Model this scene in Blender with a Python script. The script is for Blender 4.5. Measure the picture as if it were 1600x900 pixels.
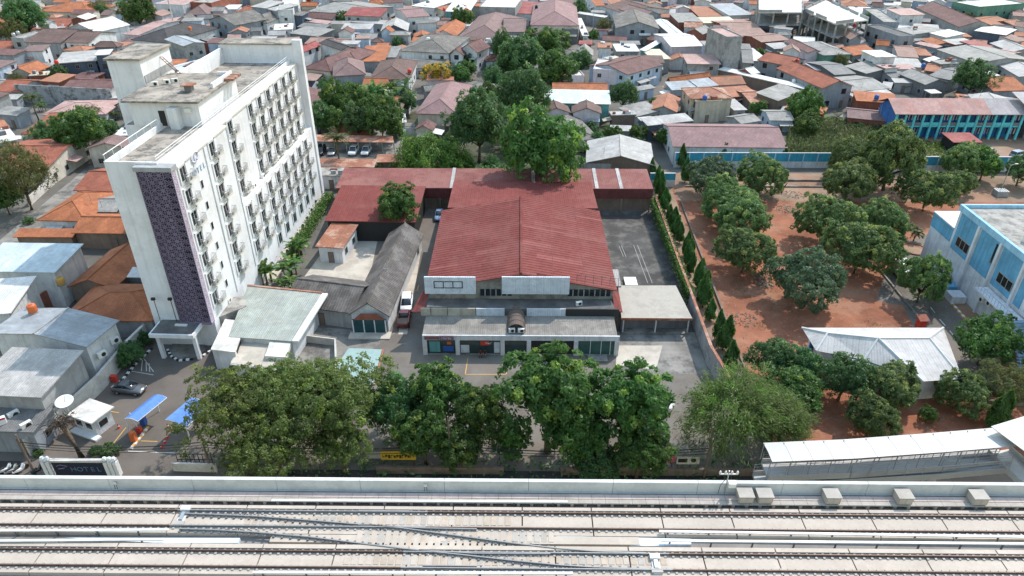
import bpy, math, random
import numpy as np
from mathutils import Vector, Matrix
for o in list(bpy.data.objects): bpy.data.objects.remove(o)
SC = bpy.context.scene; COL = SC.collection
R = math.radians
# ---------------------------------------------------------------- camera, sky, sun, exposure
FPX, PITCH, YAW, CAMH = 1100.0, R(31.4), R(0.55), 60.0
cd = bpy.data.cameras.new('camera'); cam = bpy.data.objects.new('camera', cd); COL.objects.link(cam)
cd.sensor_width = 36; cd.lens = 36*FPX/1600; cd.clip_start = 1; cd.clip_end = 4000
cam.location = (0, 0, CAMH); cam.rotation_euler = (math.pi/2-PITCH, 0, YAW); SC.camera = cam
SUN_AZ, SUN_EL = R(39), R(50)           # azimuth clockwise from +Y
w = bpy.data.worlds.new('World'); SC.world = w; w.use_nodes = True
nt = w.node_tree; sky = nt.nodes.new('ShaderNodeTexSky'); sky.sky_type = 'NISHITA'; sky.sun_disc = False
sky.sun_elevation = SUN_EL; sky.sun_rotation = SUN_AZ; sky.dust_density = 0.8; sky.air_density = 2.3; sky.ozone_density = 1.9
nt.links.new(sky.outputs[0], nt.nodes['Background'].inputs[0]); nt.nodes['Background'].inputs[1].default_value = 0.15
sl = bpy.data.lights.new('sun', 'SUN'); sl.energy = 2.4; sl.angle = R(0.6); sl.color = (1, .94, .88)
so = bpy.data.objects.new('sun', sl); COL.objects.link(so); so.location = (60, 90, 200)
sd = Vector((math.sin(SUN_AZ)*math.cos(SUN_EL), math.cos(SUN_AZ)*math.cos(SUN_EL), math.sin(SUN_EL)))
so.rotation_euler = sd.to_track_quat('Z', 'Y').to_euler()
SC.render.engine = 'CYCLES'
vs = SC.view_settings; vs.view_transform = 'Standard'; vs.look = 'None'; vs.gamma = 1; vs.use_curve_mapping = False
vs.exposure = 1.0
HAZE = 0
SC.cycles.volume_bounces = 0; SC.cycles.volume_step_rate = 4; SC.cycles.max_bounces = 5; SC.cycles.diffuse_bounces = 3; SC.cycles.transparent_max_bounces = 6; SC.cycles.glossy_bounces = 2
# ---------------------------------------------------------------- survey: photo pixel + height -> place in the world
_f = Vector((-math.sin(YAW)*math.cos(PITCH), math.cos(YAW)*math.cos(PITCH), -math.sin(PITCH)))
_r = Vector((math.cos(YAW), math.sin(YAW), 0)); _u = _r.cross(_f)
def P(x, y, z=0.0):
    d = _f*FPX+_r*(x-800)+_u*(450-y); t = (z-CAMH)/d.z
    return Vector((d.x*t, d.y*t, z))
def PY(x, y, Y):
    d = _f*FPX+_r*(x-800)+_u*(450-y); t = Y/d.y
    return Vector((d.x*t, Y, CAMH+d.z*t))
# ---------------------------------------------------------------- materials
MATS = {}
class NB:
    def __init__(s, name):
        s.m = bpy.data.materials.new(name); s.m.use_nodes = True; s.t = s.m.node_tree; s.n = s.t.nodes; s.b = s.n['Principled BSDF']
    def N(s, ty, **k):
        n = s.n.new('ShaderNode'+ty)
        for a, v in k.items():
            if a[0] == 'i' and a[1:].isdigit():
                if isinstance(v, bpy.types.NodeSocket): s.t.links.new(v, n.inputs[int(a[1:])])
                else: n.inputs[int(a[1:])].default_value = v
            else: setattr(n, a, v)
        return n
    def L(s, a, b): s.t.links.new(a, b)
    def math(s, op, a, b=0.0): return s.N('Math', operation=op, i0=a, i1=b).outputs[0]
    def mix(s, fac, a, b, bt='MIX'):
        n = s.N('MixRGB', blend_type=bt, i0=fac)
        for i, v in ((1, a), (2, b)):
            if isinstance(v, bpy.types.NodeSocket): s.L(v, n.inputs[i])
            else: n.inputs[i].default_value = (*v[:3], 1)
        return n.outputs[0]
    def noise(s, sc, det=4, rough=.6, vec=None):
        n = s.N('TexNoise'); n.inputs['Scale'].default_value = sc; n.inputs['Detail'].default_value = det; n.inputs['Roughness'].default_value = rough
        s.L(vec if vec else s.pos(), n.inputs['Vector']); return n.outputs[0]
    def pos(s):
        if not hasattr(s, '_p'): s._p = s.N('NewGeometry').outputs['Position']
        return s._p
    def ramp(s, fac, a, b):
        return s.N('MapRange', i0=fac, i1=a, i2=b, clamp=True).outputs[0]
def mat(name, col, rough=.85, var=.25, sc=.35, stain=None, amt=.5, scs=.25, kind=None, metal=0, bump=.0, spec=.3, pitch=.3, fine=.12, streak=0):
    """var: broad tone change, stain: colour of weather marks, kind: tile / corr / rib pattern along the UV metres"""
    if name in MATS: return MATS[name]
    q = NB(name); c = col
    dk = tuple(v*(1-var) for v in col); lt = tuple(min(1, v*(1+var*.5)) for v in col)
    n1 = q.noise(sc, 5, .65); c = q.mix(q.ramp(n1, .38, .62), dk, lt)
    hgt = None
    if kind:
        uv = q.N('UVMap').outputs[0]; sep = q.N('SeparateXYZ', i0=uv)
        u, v = sep.outputs[0], sep.outputs[1]
        if kind == 'tile':
            fu = q.math('FLOOR', q.math('DIVIDE', u, pitch)); fv = q.math('FLOOR', q.math('DIVIDE', v, pitch*1.15))
            cmb = q.N('CombineXYZ', i0=fu, i1=fv); wn = q.N('TexWhiteNoise', i0=cmb.outputs[0]).outputs[0]
            c = q.mix(q.math('MULTIPLY', wn, .42), c, tuple(x*.55 for x in col))
            fr = q.math('FRACT', q.math('DIVIDE', v, pitch*1.15)); fx = q.math('FRACT', q.math('DIVIDE', u, pitch))
            ln = q.math('MAXIMUM', q.math('LESS_THAN', fr, .14), q.math('LESS_THAN', fx, .12))
            c = q.mix(q.math('MULTIPLY', ln, .4), c, tuple(x*.4 for x in col))
            hgt = q.math('ADD', fr, q.math('SINE', q.math('MULTIPLY', u, 6.283/pitch)))
        else:
            pw = 1.0 if kind == 'corr' else .75
            fu = q.math('FLOOR', q.math('DIVIDE', u, pw)); fv = q.math('FLOOR', q.math('DIVIDE', v, 2.4 if kind == 'corr' else 6))
            cmb = q.N('CombineXYZ', i0=fu, i1=fv); wn = q.N('TexWhiteNoise', i0=cmb.outputs[0]).outputs[0]
            c = q.mix(q.math('MULTIPLY', wn, .3 if kind == 'corr' else .05), c, tuple(x*.6 for x in col))
            sv = q.N('CombineXYZ', i0=q.math('MULTIPLY', u, 2.2), i1=q.math('MULTIPLY', v, .16))
            st = q.noise(1.0, 4, .6, sv.outputs[0]); c = q.mix(q.math('MULTIPLY', q.ramp(st, .48, .8), .45 if kind == 'corr' else .18), c, tuple(x*.5 for x in col))
            ln = q.math('LESS_THAN', q.math('FRACT', q.math('DIVIDE', u, pw)), .06 if kind == 'corr' else .1)
            c = q.mix(q.math('MULTIPLY', ln, .35), c, tuple(x*.45 for x in col))
            hgt = q.math('SINE', q.math('MULTIPLY', u, 6.283/(pitch if kind == 'corr' else .375)))
    if kind:
        n4 = q.noise(1.1, 5, .75); c = q.mix(q.math('MULTIPLY', q.ramp(n4, .46, .72), .55), c, tuple(x*.5 for x in col)); n5 = q.noise(.7, 4, .7, q.N('VectorMath', operation='ADD', i0=q.pos(), i1=(31., 7., 3.)).outputs[0]); c = q.mix(q.math('MULTIPLY', q.ramp(n5, .55, .75), .35), c, tuple(min(1, x*1.5+.01) for x in col))
    if stain:
        n2 = q.noise(scs, 7, .72); c = q.mix(q.math('MULTIPLY', q.ramp(n2, .485, .59), amt), c, stain)
    if streak:
        sv = q.N('VectorMath', operation='MULTIPLY', i0=q.pos(), i1=(1.6, 1.6, .09)).outputs[0]; c = q.mix(q.math('MULTIPLY', q.ramp(q.noise(1.0, 5, .7, sv), .5, .64), streak), c, tuple(x*.5 for x in col))
    n3 = q.noise(3.5, 3, .7); c = q.mix(fine, c, q.mix(n3, (0, 0, 0), (1, 1, 1)), 'OVERLAY')
    q.L(c, q.b.inputs['Base Color']); q.b.inputs['Roughness'].default_value = rough; q.b.inputs['Metallic'].default_value = metal
    q.b.inputs['Specular IOR Level'].default_value = spec
    if hgt or bump:
        h = hgt if hgt else q.noise(6, 3, .6)
        bp = q.N('Bump'); bp.inputs['Strength'].default_value = bump or .35; bp.inputs['Distance'].default_value = .04; q.L(h, bp.inputs['Height'])
        q.L(bp.outputs[0], q.b.inputs['Normal'])
    MATS[name] = q.m; return q.m
def flatmat(name, col, rough=.6, metal=0, spec=.4):
    if name in MATS: return MATS[name]
    q = NB(name); n = q.noise(1.3, 4, .7); c = q.mix(q.ramp(n, .3, .75), tuple(v*.82 for v in col), tuple(min(1, v*1.08) for v in col))
    q.L(c, q.b.inputs['Base Color']); q.b.inputs['Roughness'].default_value = rough
    q.b.inputs['Metallic'].default_value = metal; q.b.inputs['Specular IOR Level'].default_value = spec
    MATS[name] = q.m; return q.m
def leafmat(name, a, b, c2, trans=.5):
    if name in MATS: return MATS[name]
    q = NB(name); at = q.N('Attribute', attribute_name='leafcol'); s = q.N('SeparateColor', i0=at.outputs[0])
    oi = q.N('ObjectInfo').outputs['Random']
    c = q.mix(s.outputs[0], a, b); c = q.mix(q.math('MULTIPLY', s.outputs[1], .9), c, c2)
    hs = q.N('HueSaturation'); q.L(c, hs.inputs['Color']); q.L(q.math('ADD', q.math('MULTIPLY', oi, .4), .8), hs.inputs['Value'])
    q.L(q.math('ADD', q.math('MULTIPLY', oi, .03), .485), hs.inputs['Hue'])
    q.L(hs.outputs[0], q.b.inputs['Base Color']); q.b.inputs['Roughness'].default_value = .5; q.b.inputs['Specular IOR Level'].default_value = .35
    tr = q.N('BsdfTranslucent'); q.L(hs.outputs[0], tr.inputs[0]); ms = q.N('MixShader', i0=trans)
    q.L(q.b.outputs[0], ms.inputs[1]); q.L(tr.outputs[0], ms.inputs[2]); q.L(ms.outputs[0], q.n['Material Output'].inputs[0])
    MATS[name] = q.m; return q.m
# ---------------------------------------------------------------- mesh builder
SINK = None        # when set, parts are gathered for one joined object instead of becoming objects
class B:
    def __init__(s): s.v = []; s.f = []; s.uv = []; s.mi = []; s.cur = 0
    def face(s, pts, uv=None):
        n = len(s.v); s.v += [tuple(p) for p in pts]; s.f.append(tuple(range(n, n+len(pts))))
        s.uv.append(uv if uv else [(0, 0)]*len(pts)); s.mi.append(s.cur); return s
    def quad(s, a, b, c, d):
        a, b, c, d = map(Vector, (a, b, c, d)); U = (b-a).length; V = (d-a).length; e = (b-a).normalized() if U > 0 else Vector((1, 0, 0))
        def uv(p): t = p-a; x = t.dot(e); return (x, (t-e*x).length)
        return s.face((a, b, c, d), [uv(p) for p in (a, b, c, d)])
    def box(s, x0, x1, y0, y1, z0, z1, skip=''):
        p = [Vector((x, y, z)) for z in (z0, z1) for y in (y0, y1) for x in (x0, x1)]
        for k, (i, j, l, m) in dict(b=(0, 2, 3, 1), t=(4, 5, 7, 6), f=(0, 1, 5, 4), k=(3, 2, 6, 7), l=(2, 0, 4, 6), r=(1, 3, 7, 5)).items():
            if k not in skip: s.quad(p[i], p[j], p[l], p[m])
        return s
    def slab(s, a, b, c, d, t):           # roof sheet a-b-c-d with thickness t straight down
        a, b, c, d = map(Vector, (a, b, c, d)); k = Vector((0, 0, -t)); s.quad(a, b, c, d); s.quad(d+k, c+k, b+k, a+k)
        for p, q in ((a, b), (b, c), (c, d), (d, a)): s.quad(p+k, q+k, q, p)
        return s
    def tube(s, pts, rad, n=6, cap=True):
        pts = [Vector(p) for p in pts]; rad = rad if hasattr(rad, '__len__') else [rad]*len(pts); base = len(s.v)
        for i, p in enumerate(pts):
            t = (pts[min(i+1, len(pts)-1)]-pts[max(i-1, 0)]).normalized(); a = t.orthogonal().normalized() if abs(t.z) < .99 else Vector((1, 0, 0))
            if abs(t.z) < .99: a = Vector((-t.y, t.x, 0)).normalized()
            b = t.cross(a)
            for k in range(n):
                g = 2*math.pi*k/n; s.v.append(tuple(p+(a*math.cos(g)+b*math.sin(g))*rad[i]))
        for i in range(len(pts)-1):
            for k in range(n):
                q = (base+i*n+k, base+i*n+(k+1) % n, base+(i+1)*n+(k+1) % n, base+(i+1)*n+k)
                s.f.append(q); s.uv.append([(0, 0)]*4); s.mi.append(s.cur)
        if cap:
            for i, rev in ((0, 1), (len(pts)-1, 0)):
                q = [base+i*n+k for k in range(n)]; s.f.append(tuple(q[::-1] if rev else q)); s.uv.append([(0, 0)]*n); s.mi.append(s.cur)
        return s
    def lathe(s, prof, n=12, c=(0, 0, 0)):
        base = len(s.v)
        for r_, z in prof:
            for k in range(n): g = 2*math.pi*k/n; s.v.append((c[0]+r_*math.cos(g), c[1]+r_*math.sin(g), c[2]+z))
        for i in range(len(prof)-1):
            for k in range(n):
                s.f.append((base+i*n+k, base+i*n+(k+1) % n, base+(i+1)*n+(k+1) % n, base+(i+1)*n+k)); s.uv.append([(0, 0)]*4); s.mi.append(s.cur)
        return s
    def prism(s, poly, z0, z1):
        n = len(poly); s.face([(p[0], p[1], z1) for p in poly], [(p[0], p[1]) for p in poly]); s.face([(p[0], p[1], z0) for p in poly][::-1])
        for i in range(n): a, b = poly[i], poly[(i+1) % n]; s.quad((a[0], a[1], z0), (b[0], b[1], z0), (b[0], b[1], z1), (a[0], a[1], z1))
        return s
    def mesh(s, name, mats, smooth=False):
        me = bpy.data.meshes.new(name); me.from_pydata(s.v, [], s.f)
        uvl = me.uv_layers.new(name='UVMap'); uvl.data.foreach_set('uv', [c for f in s.uv for p in f for c in p])
        for m in (mats if isinstance(mats, (list, tuple)) else [mats]): me.materials.append(m)
        me.polygons.foreach_set('material_index', s.mi)
        if smooth: me.polygons.foreach_set('use_smooth', [True]*len(s.f))
        return me
    def build(s, name, mats, parent=None, smooth=False, off=None):
        if SINK is not None:
            SINK['parts'].append((SINK['M'], s.v, s.f, s.uv, s.mi, mats if isinstance(mats, (list, tuple)) else [mats])); return None
        if off is not None: s.v = [(a-off[0], b-off[1], c-off[2]) for a, b, c in s.v]
        return ob(name, s.mesh(name, mats, smooth), parent)
def ob(name, data, parent=None, loc=(0, 0, 0), rz=0.0, scale=None):
    o = bpy.data.objects.new(name, data); COL.objects.link(o); o.parent = parent; o.location = loc; o.rotation_euler = (0, 0, rz)
    if scale: o.scale = scale
    return o
def tag(o, label=None, cat=None, group=None, kind=None):
    if label: o['label'] = label
    if cat: o['category'] = cat
    if group: o['group'] = group
    if kind: o['kind'] = kind
    return o
def thing(name, label, cat, loc=(0, 0, 0), rz=0.0, group=None):
    return tag(ob(name, None, None, loc, rz), label, cat, group)
def copy_tree(o, parent=None):
    c = o.copy(); COL.objects.link(c); c.parent = parent
    for ch in o.children: copy_tree(ch, c)
    return c
def struct(name, b, m, off=None): return tag(b.build(name, m, None, off=off), kind='structure')
def sheet(name, pts, z, m, kind='structure'):
    b = B(); b.face([(p[0], p[1], z) for p in pts], [(p[0], p[1]) for p in pts]); o = b.build(name, m); o['kind'] = kind; return o
def pxs(*pp, z=0): return [P(x, y, z) for x, y in pp]
# palette -------------------------------------------------------------------------
DIRT = (.10, .085, .07)
def tiles(n, c, st=None, a=.5): return mat('tile_'+n, c, .85, .22, .3, st or tuple(x*.45 for x in c), a, .35, 'tile', bump=.5)
def corr(n, c, st=None, a=.5, metal=0, rough=.7): return mat('sheet_'+n, c, rough, .2, .22, st or tuple(x*.4 for x in c), a, .3, 'corr', bump=.5, metal=metal, spec=.25)
def wall(n, c, st=None, a=.35): return mat('wall_'+n, c, .9, .12, .4, st or tuple(x*.55 for x in c), a, .45, bump=.1, spec=.2, streak=.45)
T = dict(orange=tiles('orange', (.44, .155, .07)), terra=tiles('terracotta', (.42, .18, .105), (.2, .13, .1)), red=tiles('red', (.35, .115, .07)),
 brown=tiles('brown', (.17, .105, .09)), mauve=tiles('mauve', (.24, .155, .145), (.17, .11, .1)), maroon=tiles('maroon', (.19, .10, .09)), grey=tiles('grey', (.16, .145, .13), (.28, .26, .23), .4),
 dark=tiles('dark', (.075, .068, .068)), pink=tiles('pink', (.30, .18, .175), (.23, .15, .145)), salmon=tiles('salmon', (.34, .22, .18), (.33, .2, .17)),
 asb=corr('asbestos', (.29, .275, .255), (.13, .125, .12)), asbd=corr('asbestos_dark', (.19, .185, .18), (.09, .09, .09)), asbl=corr('asbestos_light', (.42, .4, .38), (.2, .19, .18), .45),
 white=corr('white', (.66, .65, .63), (.5, .48, .45), .35), cream=corr('cream', (.6, .54, .4), (.38, .33, .25)), mint=corr('mint', (.56, .63, .58), (.4, .42, .38), .4),
 blue=corr('pale_blue', (.52, .59, .62), (.4, .46, .5), .4), grey_m=corr('grey_metal', (.36, .38, .40), (.22, .22, .22)), redm=corr('red_metal', (.27, .055, .052), (.36, .18, .14), .3), rust=corr('rust', (.3, .12, .07), (.42, .27, .2), .8),
 pinkm=corr('pink_metal', (.45, .29, .26), (.3, .17, .14)), conc=mat('roof_concrete', (.33, .31, .28), .95, .25, .4, (.12, .11, .1), .65, .5, bump=.2), dconc=mat('roof_concrete_dark', (.13, .125, .12), .95, .25, .4, (.06, .06, .06), .5, .5),
 wconc=mat('roof_concrete_white', (.6, .58, .54), .95, .2, .4, (.3, .28, .25), .5, .5), old=mat('tile_old_grey_brown', (.125, .11, .10), .9, .25, .3, (.2, .185, .17), .45, .3, 'tile', bump=.6, pitch=.42), sage=corr('sage', (.36, .39, .35), (.28, .27, .23), .4))
W = dict(white=wall('white', (.6, .6, .6)), cream=wall('cream', (.55, .5, .42)), grey=wall('grey', (.33, .33, .33)), bgrey=wall('blue_grey', (.26, .28, .31)), navy=wall('navy', (.09, .11, .15)),
 brick=wall('brick', (.26, .1, .07)), dgrey=wall('dark_grey', (.17, .17, .18)), brown=wall('brown', (.2, .15, .12)), lilac=wall('lilac', (.56, .5, .54)), lblue=wall('light_blue', (.42, .50, .60)),
 teal=wall('teal', (.12, .3, .3)), green=wall('green', (.13, .26, .2)), beige=wall('beige', (.45, .4, .32)), blue=wall('blue', (.05, .14, .38)), conc=wall('concrete', (.3, .3, .3), (.12, .12, .12), .6), turq=wall('turquoise', (.12, .5, .55)))
M_glass = mat('window_glass', (.02, .025, .03), .12, .3, .8, spec=.6, fine=0)
M_frame = flatmat('white_paint', (.74, .74, .73), .5); M_dark = flatmat('black_rubber', (.02, .02, .02), .7); M_steel = flatmat('galvanised_steel', (.42, .43, .44), .4, .6)
M_bark = mat('bark', (.12, .09, .065), .95, .4, 2, bump=.4); M_concl = mat('pale_concrete', (.52, .49, .45), .9, .15, .5, (.3, .27, .24), .4, .4)
M_ac = flatmat('appliance_white', (.68, .67, .63), .5); M_red = flatmat('red_plastic', (.55, .05, .03), .5); M_orange = flatmat('orange_plastic', (.6, .14, .04), .5); M_bluep = flatmat('blue_plastic', (.03, .1, .35), .5)
# ================================================================ ground
M_ground = mat('town_ground', (.13, .12, .105), .95, .3, .08, (.10, .09, .075), .6, .12, bump=.2)
M_asph = mat('asphalt', (.15, .128, .107), .92, .22, .12, (.17, .16, .145), .6, .2, bump=.25)
M_asphd = mat('asphalt_forecourt', (.13, .11, .092), .92, .2, .15, (.13, .11, .1), .5, .2, bump=.2)
M_soil = mat('red_soil', (.27, .105, .058), .98, .32, .12, (.33, .175, .11), .6, .13, bump=.4, fine=.25)
M_soild = mat('brown_soil', (.26, .18, .125), .98, .3, .1, (.3, .14, .08), .6, .12, bump=.4, fine=.25)
M_yard = mat('yard_concrete', (.47, .42, .35), .95, .12, .2, (.27, .24, .2), .5, .25, bump=.1)
M_yardd = mat('yard_old_concrete', (.23, .215, .19), .95, .3, .2, (.08, .075, .07), .75, .3, bump=.1)
M_grass = mat('rough_grass', (.09, .13, .04), .98, .4, .2, (.17, .15, .08), .6, .3, bump=.5)
M_street_shade = mat('street_asphalt_shade', (.038, .035, .032), .95, .2, .2, (.06, .055, .05), .4, .3)  # asphalt colour darkened to stand in for the station's shade on the street
M_line_y = flatmat('yellow_paint', (.55, .32, .08), .7); M_line_w = flatmat('white_line_paint', (.6, .58, .54), .7)
gb = B(); gb.quad((-1500, -400, 0), (1500, -400, 0), (1500, 2500, 0), (-1500, 2500, 0)); struct('ground', gb, M_ground)
sheet('street', [(-300, 30, 0), (300, 30, 0), (300, 59, 0), (-300, 59, 0)], .0045, M_street_shade)
sheet('car_park', [(-31, 58), (29, 58), (27.2, 137), (-36, 137)], .008, M_asph)
sheet('forecourt', [(-58, 52), (-31.2, 52), (-31.2, 72), (-41, 72), (-41, 83), (-56.5, 86)], .008, M_asphd)
sheet('back_yard', pxs((470, 440), (575, 445), (590, 375), (520, 372)), .016, M_yard)
sheet('side_yard', pxs((452, 585), (520, 590), (618, 520), (480, 510)), .016, M_yardd)
sheet('worn_concrete_patch', pxs((965, 540), (1035, 540), (1025, 578), (962, 570)), .016, M_yard)
sheet('old_concrete_strip', [(14.4, 76), (26.2, 76), (26.2, 86), (14.4, 86)], .012, M_yardd)
sheet('empty_yard', [(14.6, 86), (26.5, 86), (26.6, 128), (14.6, 128)], .010, mat('stained_shadow_yard', (.075, .07, .064), .95, .3, .15, (.16, .15, .135), .55, .3, bump=.2))  # dark stained asphalt, with the compound wall's shadow put into its tone
sheet('footpath', [(-17.6, 85), (-16.3, 85), (-17.4, 112), (-19.0, 112)], .014, M_yard)
sheet('playing_field', [(30.6, 60), (92, 60), (140, 140), (140, 146), (32.5, 146)], .0055, M_soil)
sheet('bare_earth_track', [(33, 133), (120, 133), (120, 148), (33, 148)], .008, M_soild)
sheet('school_road', pxs((1478, 610), (1560, 610), (1560, 562), (1478, 468), (1452, 446), (1398, 452)), .012, M_asph); sheet('flower_bed', pxs((1483, 468), (1562, 560), (1600, 580), (1515, 468)), .013, M_soild)
sheet('turning_circle', pxs((1395, 385), (1495, 350), (1500, 420), (1430, 480), (1370, 470)), .018, M_asph)
sheet('planting_strip', [(27.2, 80), (30.6, 80), (33, 150), (28.5, 150)], .006, M_soild)
sheet('waste_ground', pxs((1225, 250), (1400, 255), (1390, 195), (1230, 170)), .008, M_grass)
sheet('school_yard', pxs((1390, 250), (1640, 250), (1640, 200), (1400, 215)), .012, M_soild)
sheet('alley', pxs((886, 100), (945, 100), (935, -30), (903, -30)), .012, M_asph)
sheet('side_lane', pxs((-60, 425), (-20, 425), (175, 262), (150, 250)), .012, M_yardd)
sheet('carport_apron', pxs((470, 245), (650, 245), (650, 205), (470, 205)), .012, M_yardd)
def lines(name, segs, m, wd=.12, z=.022):
    b = B()
    for (x0, y0), (x1, y1) in segs:
        a, c = P(x0, y0), P(x1, y1); d = (c-a).normalized(); n = Vector((-d.y, d.x, 0))*wd/2
        b.quad((a-n)[:2]+(z,), (c-n)[:2]+(z,), (c+n)[:2]+(z,), (a+n)[:2]+(z,))
    return struct(name, b, m)
lines('parking_markings', [((731, 560), (727, 585)), ((727, 585), (791, 585)), ((791, 585), (791, 560)), ((628, 454), (652, 454)), ((652, 454), (654, 446))], M_line_y)
lines('forecourt_markings', [((153, 640), (186, 645)), ((178, 692), (197, 668)), ((220, 689), (246, 690)), ((147, 690), (165, 668))], M_line_y)
lines('gate_stop_line', [((200, 705), (275, 708)), ((205, 580), (240, 586)), ((240, 581), (223, 558)), ((223, 558), (221, 580)), ((228, 563), (229, 580)), ((233, 568), (234, 581))], M_line_w, .1)
lines('lane_dashes', [((1454, 480), (1461, 489)), ((1468, 499), (1477, 509)), ((1484, 517), (1492, 527))], M_line_w, .16)
lines('old_yard_markings', [((990, 383), (1012, 442)), ((996, 383), (1019, 442)), ((967, 384), (974, 401)), ((971, 384), (978, 401))], flatmat('worn_line_paint', (.3, .29, .27), .8), .09)
# ================================================================ elevated railway
RZ = 15.0
yd = lambda y, z=RZ: P(800, y, z).y
X0, X1 = -62, 62
M_slab = mat('track_slab_concrete', (.45, .385, .32), .9, .12, .3, (.34, .285, .235), .5, .6); M_slab2 = mat('track_slab_concrete_grey', (.37, .335, .295), .9, .15, .4, (.3, .25, .2), .4, .6)
M_slab3 = mat('bearer_concrete_tan', (.42, .34, .265), .9, .15, .4, (.3, .25, .2), .4, .6)
M_para = mat('parapet_concrete', (.53, .53, .515), .85, .1, .2, (.36, .36, .35), .4, .5); M_walk = mat('walkway_concrete', (.46, .37, .33), .9, .12, .6, (.3, .24, .22), .4, .5)
M_deck = mat('deck_concrete', (.24, .225, .21), .95, .15, .3, (.2, .18, .16), .5, .4)
M_rail = mat('rusty_rail', (.15, .10, .08), .6, .2, 1, metal=.3); M_railn = flatmat('grey_rail', (.25, .245, .24), .55, .2)
M_clip = flatmat('grey_clip', (.36, .33, .3), .6); M_clipd = flatmat('dark_clip', (.11, .11, .115), .6); M_cover = flatmat('white_cover', (.6, .59, .57), .5); M_bpanel = flatmat('pale_blue_panel', (.55, .62, .68), .5)
via = thing('railway_viaduct', 'pale concrete elevated railway viaduct running across the foreground', 'viaduct', (0, 36, 0))
O_ = (0, 36, 0)
Yp = yd(753, 16.0)
b = B(); b.box(X0, X1, 27.5, Yp+.5, 13.6, 14.4); b.box(X0, X1, 31, Yp-3, 12.0, 13.6); b.build('deck', M_deck, via, off=O_)
for x in range(-54, 60, 27):
    b = B(); b.tube([(x, 36, 0), (x, 36, 10.2)], 1.1, 16); b.prism([(x-1.4, 32), (x+1.4, 32), (x+1.4, Yp-4), (x-1.4, Yp-4)], 10.2, 12); b.build('pier', M_para, via, True, off=O_)
pp = B(); pp.prism([(0, 0), (6.97, 0), (6.97, .28), (0, .28)], 14.4, 16.0); pp.box(0, 6.97, -.1, -.002, 14.4, 14.85); pp.box(-0.0, 6.97, -.03, .31, 16.002, 16.05); pm = pp.mesh('parapet_panel', M_para)
x = X0
while x < X1: ob('parapet_panel', pm, via, (x, Yp-36, 0)); ob('parapet_panel', pm, via, (x, 28.0-36, 0)); x += 7.0
wm = B().box(0, 1.08, yd(778.5), yd(771.5), 14.4, RZ).mesh('walkway_slab', M_walk); tm = B().box(0, 1.08, yd(785), yd(778.8), 14.84, 14.96).box(.42, .66, yd(785)+.02, yd(778.8), 14.4, 14.839).box(0, 1.08, yd(789.5), yd(788.2), 14.4, 14.5).mesh('trough_cover', M_slab2)
x = X0
while x < X1: ob('walkway_slab', wm, via, (x, -36, 0)); ob('trough_cover', tm, via, (x, -36, 0)); x += 1.1
def track(nm, label, y0, ya, yb, y1, phase, gaps):
    t = thing('railway_track', label, 'track', (0, (ya+yb)/2, 0), 0); of = (0, (ya+yb)/2, 0)
    me = B().box(0, 5.5, y1-of[1], ya-.24-of[1], 14.4, 14.78).box(0, 5.5, ya-.235-of[1], ya+.235-of[1], 14.4, 14.74).box(0, 5.5, ya+.24-of[1], y0-of[1], 14.4, 14.93).box(0, 5.5, yb-.2-of[1], yb+.2-of[1], 14.781, 14.79).mesh('track_slab', M_slab)
    x = X0+phase
    while x < X1: ob('track_slab', me, t, (x, 0, 0)); x += 5.6
    for yy in (ya, yb):
        for a, c, m in gaps:
            r_ = B().box(a, c, -.04, .04, 14.94, RZ).box(a, c, -.014, .014, 14.84, 14.94).box(a, c, -.055, .055, 14.8, 14.84); r_.build('rail', m, t).location = (0, yy-of[1], 0)
        f = B(); f2 = B(); x = X0
        while x < X1: f.box(x, x+.17, yy-.26, yy-.09, 14.78, 14.86, 'b'); f.box(x, x+.17, yy+.09, yy+.26, 14.78, 14.86, 'b'); x += .6
        tag(f.build('rail_fasteners', M_clip, t, off=of), kind='stuff')
    return t
t1 = track('far', 'far railway track of concrete slabs and rails next to the parapet', yd(791.5), yd(800), yd(824), yd(833.5), .9, [(X0, P(275, 800, RZ).x, M_rail), (P(275, 800, RZ).x, P(668, 800, RZ).x, M_railn), (P(668, 800, RZ).x, X1, M_rail)])
t2 = track('near', 'near railway track of concrete slabs and rails along bottom edge', yd(852), yd(862.5), yd(887.5), yd(897.5), 3.4, [(X0, P(630, 862, RZ).x, M_rail), (P(630, 862, RZ).x, P(1045, 862, RZ).x, M_railn), (P(1045, 862, RZ).x, X1, M_rail)])
cr = thing('railway_crossover', 'crossover with diagonal grey rails linking the two railway tracks', 'crossover', P(660, 842, 14.4)); oc = tuple(cr.location)
def railpoly(pts, name='rail', m=M_railn):
    b = B(); ps = [P(x, y, RZ) for x, y in pts]
    for a, c in zip(ps, ps[1:]):
        d = (c-a).normalized(); n = Vector((-d.y, d.x, 0))
        for hw, z0, z1 in ((.04, 14.945, 15.003), (.016, 14.84, 14.945), (.055, 14.803, 14.84)):
            q = [a-n*hw, c-n*hw, c+n*hw, a+n*hw]; b.prism([(p.x, p.y) for p in q], z0, z1)
    return b.build(name, m, cr, off=oc)
RA = [(280, 801.5), (330, 803), (400, 806), (480, 812), (625, 824), (720, 837), (800, 848), (870, 856), (925, 860.5), (1010, 863.5)]
RB = [(280, 825.5), (330, 827), (400, 831), (480, 838), (625, 856), (720, 866), (800, 875), (870, 882), (925, 885.5), (1010, 888.5)]
railpoly(RA); railpoly(RB); railpoly([(560, 819.5), (660, 824.5), (745, 826)], 'check_rail'); railpoly([(655, 859), (740, 864), (860, 864.5)], 'check_rail'); railpoly([(560, 797.3), (640, 798)], 'check_rail'); railpoly([(660, 883), (745, 884)], 'check_rail')
f = B()
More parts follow.
